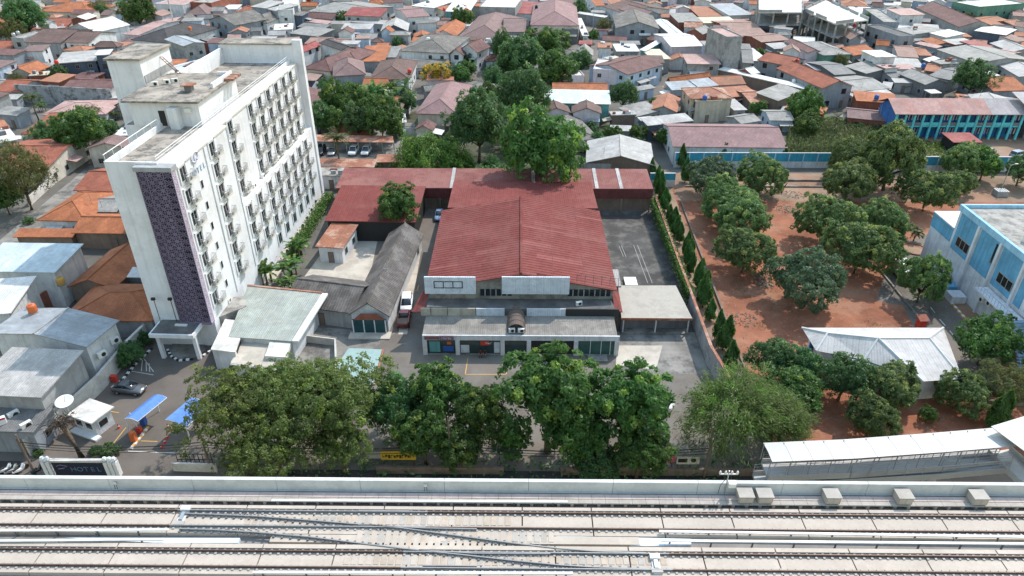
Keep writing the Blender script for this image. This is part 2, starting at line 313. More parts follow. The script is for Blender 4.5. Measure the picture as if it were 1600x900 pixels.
for Q in (RA, RB):
    ps = [P(x, y, RZ) for x, y in Q]
    for a, c in zip(ps, ps[1:]):
        n_ = max(1, int((c-a).length/.6))
        for k in range(n_):
            p = a+(c-a)*(k/n_); f.box(p.x, p.x+.16, p.y-.27, p.y-.09, 14.8, 14.9, 'b'); f.box(p.x, p.x+.16, p.y+.09, p.y+.25, 14.8, 14.87, 'b')
tag(f.build('rail_fasteners', M_clipd, cr, off=oc), kind='stuff')
a, c = P(425, 834.5, 14.79), P(1000, 851, 14.79); B().box(a.x, c.x, c.y, a.y, 14.4, 14.785).build('crossover_slab', M_slab, cr, off=oc)
random.seed(4)
for (xa, xb, ya, yb) in ((355, 540, 805, 822), (540, 790, 804, 822), (560, 800, 828, 859), (540, 800, 865, 885), (800, 1035, 866, 884), (690, 860, 828, 848)):
    a = P(xa, ya, 14.8); c = P(xb, yb, 14.8); x = a.x
    while x < c.x:
        wd = .42; m = random.choices([M_slab, M_slab2, M_slab3], (3, 2, 2))[0]
        B().box(x, x+wd, c.y+.06, a.y-.06, 14.795, 14.80+random.random()*.02).build('bearer', m, cr, off=oc)
        x += .56
def bar(nm, label, p0, p1, z0, z1, wd, m, cat):
    a, c = P(*p0, z1), P(*p1, z1); d = (c-a).normalized(); n = Vector((-d.y, d.x, 0))*wd/2; t = thing(nm, label, cat, (a+c)/2); of = tuple(t.location); of = (of[0], of[1], 0); t.location.z = 0
    B().prism([(q.x, q.y) for q in (a-n, c-n, c+n, a+n)], z1-.09, z1).build('cover', m, t, off=of)
    L_ = (c-a).length; k = .7
    while k < L_:
        p = a+d*k; B().box(p.x-.05, p.x+.05, p.y-.05, p.y+.05, z0, z1-.09).build('bracket', M_clipd, t, off=of); k += 3.2
    return t
bar('conductor_rail', 'white covered conductor rail beside the far track left of centre', (424, 781), (887, 783.5), 14.4, 15.12, .2, M_cover, 'conductor rail')
bar('conductor_rail', 'upper white conductor rail between the tracks at the left edge', (-120, 829), (263, 827), 14.4, 15.1, .2, M_cover, 'conductor rail')
bar('conductor_rail', 'lower white conductor rail between the tracks at the left edge', (-120, 845.5), (256, 842), 14.4, 15.1, .2, M_cover, 'conductor rail')
bar('conductor_rail', 'upper white conductor rail between the tracks at the right edge', (1030, 829.5), (1720, 840), 14.4, 15.1, .2, M_cover, 'conductor rail')
bar('conductor_rail', 'lower white conductor rail between the tracks at the right edge', (1033, 844), (1720, 850), 14.4, 15.1, .2, M_cover, 'conductor rail')
bar('conductor_rail', 'white conductor rail at the bottom edge under the crossover', (395, 893.5), (895, 895), 14.4, 15.1, .2, M_cover, 'conductor rail')
for lab, q in (('pale blue cover plate between the tracks at left', [(100, 840), (375, 840.5), (372, 848), (250, 848.5)]), ('pale blue cover plate between the tracks right of the crossover', [(866, 837), (1080, 842), (1080, 850.5), (1010, 853), (900, 846)])):
    ps = [P(x, y, 14.75) for x, y in q][::-1]; t = B().prism([(p.x-ps[0].x, p.y-ps[0].y) for p in ps], 14.42-14.75, 0).build('cover_plate', M_bpanel); t.location = ps[0]; tag(t, lab, 'plate')
for lab, x, y, yb in (('grey point machine across the far track at left', 293, 791, 821), ('grey point machine across the near track right of centre', 1022, 866, 896)):
    a, c = P(x, y, 14.9), P(x-3, yb, 14.9); t = thing('point_machine', lab, 'point machine', (a.x, a.y, 14.79)); L_ = a.y-c.y
    B().box(-.3, .3, -L_, 0, 0.004, .08).build('base_plate', M_cover, t); B().box(-.14, .14, -L_*.75, -L_*.35, .08, .26).build('motor_box', M_steel, t); B().box(-.38, .38, -.5, -.05, .082, .3).build('gear_box', M_cover, t); B().box(-.42, .42, -L_+.05, -L_+.4, .082, .2).build('gear_box', M_clip, t)
for lab, x in (('leftmost of the two touching grey cabinets beside the mast', 1165), ('right one of the two touching grey cabinets beside the mast', 1195), ('lone grey cabinet nearest the paired cabinets on the parapet walkway', 1300), ('grey cabinet second from the right edge on the parapet walkway', 1412), ('rightmost grey cabinet on the parapet walkway', 1528)):
    p = P(x, 788, 14.96); t = thing('equipment_cabinet', lab, 'cabinet', (p.x, Yp-1.25, RZ), 0, 'cabinets along the parapet'); B().box(-.58, .58, 0, .95, .05, .75).build('cabinet_body', M_slab2, t); B().box(-.64, .64, -.06, 1.0, .751, .81).build('lid', M_slab2, t); B().box(-.5, -.02, -.02, -.001, .12, .66).build('door', M_slab, t); B().box(.02, .5, -.02, -.001, .12, .66).build('door', M_slab, t)
    for sx in (-.45, .45): B().box(sx-.06, sx+.06, .1, .8, 0, .05).build('foot', M_clipd, t)
t = thing('weather_mast', 'white weather mast with cross arms and box on the parapet', 'mast', (P(1133, 752, 16).x, Yp-.15, RZ)); B().tube([(0, 0, 0), (0, 0, 2.6)], .05, 8).build('pole', M_steel, t); B().box(-.75, .75, -.04, .04, 2.2, 2.28).build('cross_arm', M_cover, t); B().box(.12, .7, -.3, .15, .95, 1.4).build('instrument_box', M_ac, t)
for sx in (-.7, -.25, .25, .7): B().lathe([(.0, 0), (.09, .02), (.11, .15), (.05, .3), (0, .3)], 8, (sx, 0, 2.28)).build('sensor_cup', M_cover, t)
B().tube([(0, 0, 2.0), (-.5, -.05, 1.0), (-.55, -.05, .02)], .025, 5).build('cable', M_dark, t)
for lab, x in (('small white bracket with black cable on left parapet face', 178), ('small white bracket with black cable on parapet left of centre', 665)):
    p = P(x, 760, 15.5); t = thing('cable_bracket', lab, 'bracket', (p.x, Yp-.11, RZ)); B().box(-.14, .14, -.05, 0, .5, .78).build('plate', M_cover, t); B().tube([(-.08, -.03, .5), (-.1, -.06, .01)], .022, 5).build('cable', M_dark, t); B().tube([(.08, -.03, .5), (.1, -.06, .01)], .022, 5).build('cable', M_dark, t)
# ================================================================ hotel
M_hw = mat('hotel_white_paint', (.68, .68, .69), .8, .07, .2, (.5, .49, .48), .4, .3, streak=.25); M_pur = mat('purple_panel', (.175, .14, .20), .7, .1, .6); M_purd = flatmat('dark_purple_void', (.025, .018, .03), .9)
M_hroof = mat('hotel_roof_screed', (.31, .27, .225), .95, .3, .3, (.10, .09, .08), .85, .5, bump=.2); M_rail2 = flatmat('balcony_railing_grey', (.36, .36, .36), .5, .1); M_ledge = mat('stained_ledge', (.6, .57, .5), .9, .15, .5, (.35, .3, .24), .5, .5)
HO = thing('hotel_building', 'tall white slab hotel with purple patterned end and rows of balconies', 'hotel', (-42.8, 81, 0), -R(2))
def hp(name, m, *boxes):
    b = B()
    for q in boxes: b.box(*q)
    return b.build(name, m, HO)
wl = hp('wall', M_hw, (-8.7, 0, .9, 17.5, 0, 27), (-15, -1.0, 17.5, 54, 0, 27), (-1.0, 0, 17.505, 54, 0, 14.7))
hp('wing_wall', M_hw, (-1.4, .25, 54.0, 55.2, 0, 31.2))
hp('rear_penthouse', M_hw, (-15, -1.41, 54.0, 58, 0, 30.4)); hp('rear_penthouse_roof', M_hroof, (-15.3, -1.41, 53.7, 58.3, 30.4, 30.6))
hp('roof_screed', M_hroof, (-8.4, -2.2, 1.2, 17.5, 27, 27.03), (-14.7, -2.4, 17.5, 53.7, 27, 27.03))
hp('roof_ledge', M_ledge, (-2.2, .12, .95, 17.5, 26.9, 27.12), (-2.4, -.85, 17.5, 54, 26.9, 27.12))
par = hp('parapet', M_hw, (-8.7, -2.0, .9, 1.15, 27, 27.9), (-8.7, -8.45, 1.16, 15.9, 27, 27.9), (-2.3, -2.1, 1.16, 53.9, 27.121, 27.75))
hp('high_parapet_wall', M_hw, (-15, -14.7, 31, 53.9, 27, 29.8))
b = B()
for k in range(0, 27):
    y = 1.4+k*2; b.tube([(-2.2, y, 27.75), (-2.2, y, 28.5)], .03, 5)
b.tube([(-2.2, 1.2, 28.5), (-2.2, 53.8, 28.5)], .04, 5); b.tube([(-2.2, 1.2, 28.15), (-2.2, 53.8, 28.15)], .03, 5)
for k in range(0, 8): y = 1.2+k*2; b.tube([(-8.6, y, 27.9), (-8.6, y, 28.7)], .04, 5)
b.tube([(-8.6, 1, 28.7), (-8.6, 15.8, 28.7)], .05, 5); b.build('roof_railing', M_frame, HO)
# lift tower, penthouse and what stands on the roof
hp('lift_tower', M_hw, (-19.6, -14.6, 25, 34.5, 0, 34.3)); hp('lift_tower_roof', M_hroof, (-19.9, -14.3, 24.7, 34.8, 34.3, 34.6))
b = B().box(-14.59, -14.5, 25.2, 34.3, 30.9, 32.0); b.build('lift_tower_grey_band', W['grey'], HO)
hp('penthouse', M_hw, (-13.2, -3.2, 17, 31, 27.03, 30.6)); hp('penthouse_roof', M_hroof, (-13.8, -2.8, 16.2, 31.6, 30.6, 30.85), (-14.2, -13.81, 17, 31, 30.6, 30.85))
hp('stair_head', M_hw, (-7.2, -5.9, 15.6, 16.99, 27.03, 30.0)); hp('penthouse_door', M_dark, (-9.2, -8.3, 16.93, 16.995, 27.1, 29.3))
hp('rooftop_ac', M_ac, (-5.2, -4.3, 16.55, 16.995, 29.2, 29.8)); hp('roof_upstand', M_hw, (-3.6, -3.3, 23, 30.5, 30.86, 31.6), (-5.6, -3.61, 30.2, 30.5, 30.86, 31.4))
for i, (yy, zz) in enumerate(((27, 31.2), (28.2, 31.2), (29.4, 31.2))): hp('rusty_duct', T['rust'], (-3.2, -1.8, yy, yy+.8, zz-.3, zz+.05))
t = thing('roof_vent', 'square metal vent hood with rusty lid on the hotel penthouse roof', 'vent', HO.matrix_basis @ Vector((-6.2, 21.5, 30.85)), -R(2)); t.location = Vector((-42.8, 81, 0))+Matrix.Rotation(-R(2), 3, 'Z') @ Vector((-6.2, 21.5, 30.85))
B().box(-.5, .5, -.5, .5, 0, .9).build('shaft', W['dgrey'], t); B().box(-.85, .85, -.85, .85, .9, 1.05).build('hood', T['rust'], t)
def hloc(x, y, z): return Vector((-42.8, 81, 0))+Matrix.Rotation(-R(2), 3, 'Z') @ Vector((x, y, z))
t = thing('roof_ladder', 'rusty steel ladder leaning on the hotel lift tower', 'ladder', hloc(-13.2, 31, 30.85), -R(2))
for s in (-.25, .25): B().tube([(s-1.2, 0, 2.6), (s+1.2, 0, 0)], .06, 5).build('stile', T['rust'], t)
for k in range(8): B().tube([(-1.45+k*.33, 0, 2.6-k*.36), (-.95+k*.33, 0, 2.6-k*.36)], .03, 4).build('rung', T['rust'], t)
ac_me = B().box(-.45, .45, -.18, .18, 0, .62); ac_me.cur = 1; ac_me.tube([(.1, -.19, .31), (.1, -.2, .31)], .24, 10); ac_mesh = ac_me.mesh('ac_unit', [M_ac, M_dark])
for i, (x, y, rz) in enumerate(((-12.6, 24, .3), (-11.3, 25.2, .1), (-10.4, 26, .4))): tag(ob('ac_unit', ac_mesh, None, hloc(x, y, 30.86), rz), 'old AC condenser on the hotel penthouse roof, '+('nearest', 'middle one', 'farthest')[i]+' of three', 'AC unit', 'condensers on the hotel roof')
# windows, balconies
wf = B().box(-.78, .78, -.1, 0, -1.0, 1.0).mesh('window', M_frame)
wpb = B()
for a, c in ((-.66, -.07), (.07, .66)): wpb.box(a, c, -.13, -.101, -.88, .85)
wp = wpb.mesh('pane', M_glass)
sf = B().box(-.35, .35, -.06, 0, -.6, .6).mesh('window', M_frame); sp = B().box(-.28, .28, -.08, -.061, -.53, .53).mesh('pane', M_glass)
bal = B().box(-.25, 1.85, -.7, 0, -.14, 0).box(-.25, 1.85, -.7, -.65, 0, .08).mesh('balcony', M_ledge)
rb = B()
for k in range(8): x = -.05+k*.25; rb.box(x-.02, x+.02, -.68, -.64, .08, 1.0)
rb.box(-.25, 1.85, -.69, -.63, 1.0, 1.06); rb.box(-.25, 1.85, -.68, -.64, .5, .54)
for s in (-.23, 1.83): rb.box(s-.03, s+.03, -.69, 0, 1.0, 1.06); [rb.box(s-.015, s+.015, -.66+k*.16, -.63+k*.16, 0, 1.0) for k in range(1, 4)]
rlm = rb.mesh('railing', M_rail2)
surr = B().box(-1.05, -.86, -.14, 0, -1.25, 1.25).box(.86, 1.15, -.17, 0, -1.25, 1.25).box(-1.05, 1.15, -.17, 0, 1.06, 1.26).mesh('window_surround', M_hw)
def hwin(x, y, z, face=math.pi/2, balc=True, ac=True):
    o = ob('window', wf, HO, (x, y, z), face); ob('pane', wp, o); ob('window_surround', surr, o)
    if balc: c = ob('balcony', bal, HO, (x+.002, y+.3, z-1.25), face); ob('railing', rlm, c); 
    if balc and ac: ob('ac_unit', ac_mesh, c, (.45, -.35, .005))
random.seed(7)
for k in range(7):
    z = 25.8-3.1*k; hwin(0, 2.6, z); hwin(0, 11.6, z)
    if k: o = ob('window', sf, HO, (0, 6.7, z-.1), math.pi/2); ob('pane', sp, o)
for k in range(4):
    for y in (21.6, 30.0, 34.1, 38.2, 42.3, 46.3, 50.3): hwin(-1.0, y-1, 25.8-3.1*k)
for k in range(3):
    for y in (19.3, 23.8, 28.6, 32.8, 36.9, 40.9, 44.9, 48.7): hwin(0, y, 12.9-3.1*k)
for y in (28.6, 32.8, 36.9, 40.9, 44.9, 48.7): hwin(0, y, 3.2, balc=False)
for y in (24, 28, 36, 44, 50): ob('ac_unit', ac_mesh, HO, (-.55, y, 14.71), math.pi/2)
b = B().tube([(.06, 9.3, 4), (.06, 9.3, 26.8)], .09, 6).tube([(.06, 17.2, 4), (.06, 17.2, 26.8)], .07, 6); b.build('drainpipe', M_hw, HO)
# purple screen
hp('screen_backing', M_purd, (-4.4, .02, .16, .9, 4.6, 27.0)); hp('screen_cap', W['grey'], (-4.7, .15, -.1, 1.4, 27.01, 27.6)); hp('screen_sill', M_pur, (-4.5, .1, -.05, .88, 4.3, 4.59))
def star(wd, ht):
    b = B(); y0, y1 = 0, .1; hw, hh = wd/2, ht/2; t = .06
    def barr(x0, z0, x1, z1, t):
        d = Vector((x1-x0, 0, z1-z0)).normalized(); n = Vector((-d.z, 0, d.x))*t; a = Vector((x0, y0, z0)); c = Vector((x1, y0, z1)); k = Vector((0, y1, 0))
        b.quad(a-n, c-n, c+n, a+n); b.quad(a-n, a-n+k, c-n+k, c-n); b.quad(a+n, c+n, c+n+k, a+n+k)
    for s in (-1, 1): barr(s*hw, -hh, s*hw, hh, t); barr(-hw, s*hh, hw, s*hh, t)
    barr(-hw, -hh, hw, hh, t); barr(-hw, hh, hw, -hh, t); barr(0, -hh, 0, hh, t*.7); barr(-hw, 0, hw, 0, t*.7); [barr(sx*hw*.5, 0, 0, sz*hh*.5, t*.6) for sx in (-1, 1) for sz in (-1, 1)]
    return b.mesh('screen_panel', M_pur)
sm = star(1.095, 1.017); sm2 = star(.84, 1.017)
M_purl = mat('lilac_panel', (.5, .42, .5), .7, .1, .6); sm2.materials[0] = M_purl
for i in range(22):
    for j in range(4): ob('screen_panel', sm, HO, (-3.84+j*1.1, 0, 5.12+i*1.02))
    ob('screen_panel', sm2, HO, (.12, .46, 5.12+i*1.02), math.pi/2)
for k in range(8): hp('slot_window', M_glass, (-4.85, -4.45, .84, .899, 5.5+k*2.9, 6.8+k*2.9))
# lettering and emblem
def text_mesh(name, s, size, m, parent, loc, rot, ext=.03, align='CENTER'):
    cu = bpy.data.curves.new(name, 'FONT'); cu.body = s; cu.size = size; cu.extrude = ext; cu.align_x = align; cu.resolution_u = 3
    o = bpy.data.objects.new(name, cu); COL.objects.link(o); dg = bpy.context.evaluated_depsgraph_get()
    me = bpy.data.meshes.new_from_object(o.evaluated_get(dg)); bpy.data.objects.remove(o); me.materials.clear(); me.materials.append(m)
    q = bpy.data.objects.new(name, me); COL.objects.link(q); q.parent = parent; q.location = loc; q.rotation_euler = rot; return q
M_lett = flatmat('blue_grey_letters', (.3, .42, .52), .5); M_logo = flatmat('lilac_emblem', (.55, .55, .65), .5)
for i, ch in enumerate('HOTEL'): text_mesh('letter', ch, 1.1, M_lett, HO, (.05, 4.75+i*.92, 24.3), (math.pi/2, 0, math.pi/2))
b = B(); pts = [(.06, 6.4+.95*math.cos(a)*(1+.12*math.sin(2*a)), 26.55+.62*math.sin(a)) for a in [k*math.pi/10 for k in range(-3, 15)]]; b.tube(pts, .14, 6)
b.box(.02, .1, 5.7, 5.95, 25.5, 26.8); b.box(.02, .1, 6.25, 6.5, 25.75, 26.7); b.build('emblem', M_logo, HO)
# entrance canopy and podium
EN = thing('entrance_canopy', 'flat dark canopy with white edge at the foot of the hotel', 'canopy', (-47.2, 80, 0), -R(2))
B().box(-3.2, 3.0, -1.8, 2.0, 3.9, 4.5).build('fascia', M_hw, EN); B().box(-2.95, 2.75, -1.55, 1.75, 4.5, 4.54).build('roof_felt', T['dconc'], EN); B().box(-.4, 1.3, .2, .55, 4.55, 4.75).build('folded_tarp', M_ac, EN)
for x in (-2.7, 2.4): B().box(x, x+.5, -1.3, -.8, 0, 3.9).build('column', M_hw, EN)
for i, x in enumerate((-51.0, -48.7)):
    t = thing('floodlight', ('left', 'right')[i]+' black floodlight post on the hotel entrance canopy', 'floodlight', (x+.9, 81.4, 4.54)); B().tube([(0, 0, 0), (0, 0, 3.6)], .05, 6).build('post', M_dark, t); B().box(-.25, .25, -.25, .05, 3.6, 3.95).build('lamp', M_dark, t)
isl = [P(x, y) for x, y in ((262, 545), (275, 562), (300, 562), (322, 548), (318, 528), (285, 525))]; b = B().prism([(p.x, p.y) for p in isl][::-1], 0, .14); struct('drop_off_island', b, M_yardd)
def kerb_line(label, pts, n, group):
    t = thing('striped_kerb', label, 'kerb', P(*pts[0])); o0 = tuple(t.location); ps = [P(*p) for p in pts]; ln = [0]
    for a, c in zip(ps, ps[1:]): ln.append(ln[-1]+(c-a).length)
    for k in range(n):
        def at(s):
            for i in range(len(ps)-1):
                if s <= ln[i+1] or i == len(ps)-2: return ps[i]+(ps[i+1]-ps[i])*((s-ln[i])/(ln[i+1]-ln[i]))
        a, c = at(ln[-1]*k/n), at(ln[-1]*(k+.97)/n); d = (c-a).normalized(); m = Vector((-d.y, d.x, 0))*.16
        B().prism([(q.x, q.y) for q in (a-m, c-m, c+m, a+m)], 0, .2).build('kerb_stone', [M_frame, group][k % 2], t, off=o0)
kerb_line('black and white kerb round the hotel drop-off island', [(262, 547), (268, 558), (280, 564), (302, 562)], 12, M_dark)
kerb_line('black and white kerb right of the hotel drop-off', [(310, 562), (330, 548), (335, 540)], 8, M_dark)
kerb_line('black and white kerb along the hotel forecourt planting', [(175, 607), (190, 596), (215, 566), (238, 545)], 18, M_dark)
kerb_line('yellow and black kerb along the school road', [(1480, 467), (1562, 559)], 26, M_line_y)
PO = thing('hotel_annex', 'low hotel annex with pale green metal roof beside the tower', 'annex', (-36, 80, 0)); of = (-36, 80, 0)
q = [P(387, 447, 4.2), P(503, 459, 4.2), P(456, 533, 3.5), P(357, 526, 3.5)]
B().slab(q[3], q[2], q[1], q[0], .15).build('roof', T['sage'], PO, off=of)
b = B().slab(q[2]+Vector((.05, 0, .1)), q[2]+Vector((.9, 0, .1)), q[1]+Vector((.9, 0, .1)), q[1]+Vector((.05, 0, .1)), .3); b.build('gutter', M_frame, PO, off=of)
B().slab(q[0]+Vector((-.1, 0, .12)), q[1]+Vector((.2, 0, .12)), q[1]+Vector((.2, .35, .12)), q[0]+Vector((-.1, .35, .12)), .25).build('ridge_flashing', T['rust'], PO, off=of)
mid = (q[0]+q[1])/2; md2 = (q[2]+q[3])/2; B().slab(md2+Vector((-.08, 0, .02)), md2+Vector((.08, 0, .02)), mid+Vector((.08, 0, .02)), mid+Vector((-.08, 0, .02)), .03).build('roof_seam', W['grey'], PO, off=of)
b = B(); b.prism([(p.x, p.y) for p in (q[3]+Vector((.3, .2, 0)), q[2]+Vector((-.1, .2, 0)), q[1]+Vector((-.2, -.2, 0)), q[0]+Vector((.3, -.2, 0)))], 0, 3.3); b.build('wall', W['white'], PO, off=of)
b = B().prism([(p.x, p.y) for p in pxs((331, 500), (385, 478), (384, 462), (330, 468), z=4)], 0, 4.0); b.build('podium', T['conc'], PO, off=of)
BX = thing('service_block', 'white box building with louvre openings in front of green roof', 'outbuilding', P(331, 567, 0)); of = tuple(BX.location)
q = [P(331, 545, 3.4), P(367, 549, 3.4), P(383, 504, 3.4), P(352, 500, 3.4)]; B().prism([(p.x, p.y) for p in q], 0, 3.25).build('wall', W['white'], BX, off=of)
b = B(); c_ = sum(q, Vector())/4; b.prism([((p.x-c_.x)*1.06+c_.x, (p.y-c_.y)*1.06+c_.y) for p in q], 3.25, 3.45); b.build('roof', T['wconc'], BX, off=of)
a, c = q[1], q[2]; d = (c-a).normalized(); n = Vector((d.y, -d.x, 0))*.04
for s0, s1 in ((.08, .46), (.54, .92)): e0, e1 = a+(c-a)*s0, a+(c-a)*s1; B().prism([(p.x, p.y) for p in (e0, e1, e1+n, e0+n)][::-1], 2.0, 3.05).build('louvre_opening', M_dark, BX, off=of)
t = thing('terrace_block', 'low block with pale flat terrace roof in front of the green roof', 'outbuilding', P(400, 580)); of = tuple(t.location)
B().prism([(p.x, p.y) for p in pxs((360, 569), (427, 578), (452, 537), (372, 528), z=2.5)], 0, 2.5).build('wall', W['white'], t, off=of); B().prism([(p.x, p.y) for p in pxs((361, 568), (426, 577), (451, 538), (373, 529), z=2.5)], 2.503, 2.56).build('roof', M_yard, t, off=of)
b = B().prism([(p.x, p.y) for p in pxs((414, 556), (447, 558), (457, 527), (425, 524), z=3.2)], 2.57, 3.2); tag(b.build('roof_store', T['wconc']), 'plain concrete box on the terrace corner beside the green roof', 'outbuilding')
for i, (x, y) in enumerate(((338, 487), (344, 480), (352, 476), (348, 468), (358, 472))):
    tag(ob('ac_unit', ac_mesh, None, P(x, y, 4.0), .4+i*.3), 'white AC condenser on the podium roof beside the purple panel, '+('nearest the camera', 'second from the camera', 'third from the camera', 'leftmost at the back', 'rightmost at the back')[i], 'AC unit', 'condensers on the podium')
def lowwall(name, label, pts, h, t, m, cap=None, cat='wall', z0=0):
    o = thing(name, label, cat, pts[0]); of = (pts[0].x, pts[0].y, 0); o.location.z = 0
    for a, c in zip(pts, pts[1:]):
        d = (c-a).normalized(); n = Vector((-d.y, d.x, 0))*t/2
        B().prism([(p.x, p.y) for p in (a-n, c-n, c+n, a+n)], z0, h).build('wall_panel', m, o, off=of)
        if cap: B().prism([(p.x, p.y) for p in (a-n*1.4, c-n*1.4, c+n*1.4, a+n*1.4)], h, h+.1).build('coping', cap, o, off=of)
    return o
lowwall('boundary_wall', 'low white wall closing the terrace in front of the tiled house', pxs((456, 533), (468, 533), (525, 540), (527, 600)), 1.2, .2, M_concl)
t = thing('pool_cover', 'pale aqua painted slab beside the car park', 'slab', P(545, 600)); B().prism([((p-t.location).x, (p-t.location).y) for p in pxs((505, 602), (583, 602), (597, 547), (545, 545))], 0.02, .12).build('slab', flatmat('aqua_paint', (.27, .38, .36), .8), t); 
lowwall('kerb_edge', 'rust brown edge strip along the aqua slab', pxs((585, 602), (599, 547)), .2, .25, T['rust'], cat='kerb')
# ================================================================ generic building from its eaves
FOOT = []
M_wf1 = flatmat('dull_window_frame', (.3, .28, .25), .6); M_wf2 = flatmat('dark_window_frame', (.1, .08, .07), .6)
win_me = B().box(-.6, .6, -.07, 0, -.6, .6); win_me.cur = 1; win_me.box(-.52, -.03, -.09, -.071, -.52, .52).box(.03, .52, -.09, -.071, -.52, .52); win_me = win_me.mesh('window', [M_wf1, M_glass])
wind_me = B().box(-.75, .75, -.05, 0, -.75, .75); wind_me.cur = 1; wind_me.box(-.68, .68, -.07, -.051, -.68, .68); wind_me = wind_me.mesh('window', [M_wf2, M_glass])
door_me = B().box(-.5, .5, -.08, 0, 0, 2.1); door_me.cur = 1; door_me.box(-.43, .43, -.1, -.081, .02, 2.05); door_me = door_me.mesh('door', [M_wf2, W['brown']])
M_ridge = {}
def ridge_mat(rm):
    return rm
def house(label, A, Bp, C, e, rise, typ, rm, wm, cat='house', name=None, over=.45, group=None, winds=True, fascia=None, par=.35):
    A, Bp, C = Vector(A), Vector(Bp), Vector(C); ex = (Bp-A); ex.z = 0; wd = ex.length; ex.normalize(); ey = Vector((-ex.y, ex.x, 0)); c2 = C-A; c2.z = 0
    dp = abs(c2.dot(ey)); dp = dp*2 if typ in ('gx', 'hip') else dp; dp = min(max(dp, 2.2), 46)
    o0 = (A+Bp)/2; o0.z = 0; rz = math.atan2(ex.y, ex.x)
    nm = name or {'house': 'house', 'shed': 'shed', 'building': 'building'}.get(cat, cat.replace(' ', '_'))
    if SINK is not None: SINK['M'] = Matrix.Translation(o0) @ Matrix.Rotation(rz, 4, 'Z'); t = None
    else: t = thing(nm, label, cat, o0, rz, group)
    cc = o0+ey*dp/2; FOOT.append((cc.x, cc.y, wd/2, dp/2, rz, label))
    h = wd/2; i = over; z0 = e; th = .14; rf = [rm, fascia or rm]
    wb = B(); x0, x1, y0, y1 = -h+i, h-i, i*.8, dp-i*.8; ro = B(); rc = B()
    if typ == 'flat':
        wb.box(-h, h, 0, dp, 0, e); ro.box(-h+.15, h-.15, .15, dp-.15, e, e+.06)
        for q in ((-h-.05, h+.05, -.05, .15), (-h-.05, h+.05, dp-.15, dp+.05), (-h-.05, -h+.15, .15, dp-.15), (h-.15, h+.05, .15, dp-.15)): rc.box(*q, e-.05, e+par)
        rc.build('parapet', fascia or wm, t)
    elif typ == 'slab':
        wb.box(x0, x1, y0, y1, 0, e); ro.box(-h, h, 0, dp, e, e+.22)
    elif typ == 'shed':
        zb = e+rise
        p = [Vector((x, y, z)) for (x, y, z) in ((x0, y0, 0), (x1, y0, 0), (x1, y1, 0), (x0, y1, 0))]; zt = [e+rise*y0/dp-.1, e+rise*y0/dp-.1, e+rise*y1/dp-.1, e+rise*y1/dp-.1]
        for k in range(4): a, c = p[k], p[(k+1) % 4]; wb.quad(a, c, Vector((c.x, c.y, zt[(k+1) % 4])), Vector((a.x, a.y, zt[k])))
        ro.slab((-h, 0, e), (h, 0, e), (h, dp, zb), (-h, dp, zb), th)
    elif typ == 'gx':
        ym = dp/2; zr = e+rise; ro.slab((-h, 0, e), (h, 0, e), (h, ym, zr), (-h, ym, zr), th); ro.slab((h, dp, e), (-h, dp, e), (-h, ym+.001, zr), (h, ym+.001, zr), th)
        wb.box(x0, x1, y0, y1, 0, e-.02, 't'); zz = e-.02; zk = zr-.16
        for x, s in ((x0, 1), (x1, -1)): wb.face([(x, y0, zz), (x, y1, zz), (x, ym, zk)])
        rc.tube([(-h, ym, zr+.02), (h, ym, zr+.02)], .13, 5).build('ridge_cap', fascia or rm, t)
    elif typ == 'gy':
        zr = e+rise; ro.slab((-h, dp, e), (-h, 0, e), (0, 0, zr), (0, dp, zr), th); ro.slab((h, 0, e), (h, dp, e), (.001, dp, zr), (.001, 0, zr), th)
        wb.box(x0, x1, y0, y1, 0, e-.02, 't'); zz = e-.02; zk = zr-.16
        for y in (y0, y1): wb.face([(x0, y, zz), (x1, y, zz), (0, y, zk)])
        rc.tube([(0, 0, zr+.02), (0, dp, zr+.02)], .13, 5).build('ridge_cap', fascia or rm, t)
    elif typ == 'hip':
        zr = e+rise; wb.box(x0, x1, y0, y1, 0, e-.02); a, b_, c, d = [(-h, 0, e), (h, 0, e), (h, dp, e), (-h, dp, e)]
        if wd >= dp: r0, r1 = (-h+dp/2, dp/2, zr), (h-dp/2+.02, dp/2, zr)
        else: r0, r1 = (0, wd/2, zr), (.02, dp-wd/2, zr)
        if wd >= dp: fs = [(a, b_, r1, r0), (b_, c, r1), (c, d, r0, r1), (d, a, r0)]
        else: fs = [(a, b_, r0), (b_, c, r1, r0), (c, d, r1), (d, a, r0, r1)]
        for f_ in fs:
            if len(f_) == 4: ro.quad(*f_)
            else:
                p = [Vector(q) for q in f_]; U = (p[1]-p[0]).normalized(); ro.face(p, [((q-p[0]).dot(U), ((q-p[0])-U*(q-p[0]).dot(U)).length) for q in p])
        for p, q in ((a, b_), (b_, c), (c, d), (d, a)): k = Vector((0, 0, -.18)); ro.quad(Vector(p)+k, Vector(q)+k, q, p)
        for p, q in ((a, r0), (b_, r1 if wd >= dp else r0), (c, r1), (d, r0 if wd >= dp else r1), (r0, r1)): rc.tube([p, q], .11, 5)
        rc.build('ridge_cap', fascia or rm, t)
    wb.build('wall', wm, t); ro.build('roof', rf, t)
    rs = random.Random(len(label)*31+int(wd*100)+int(dp*10))
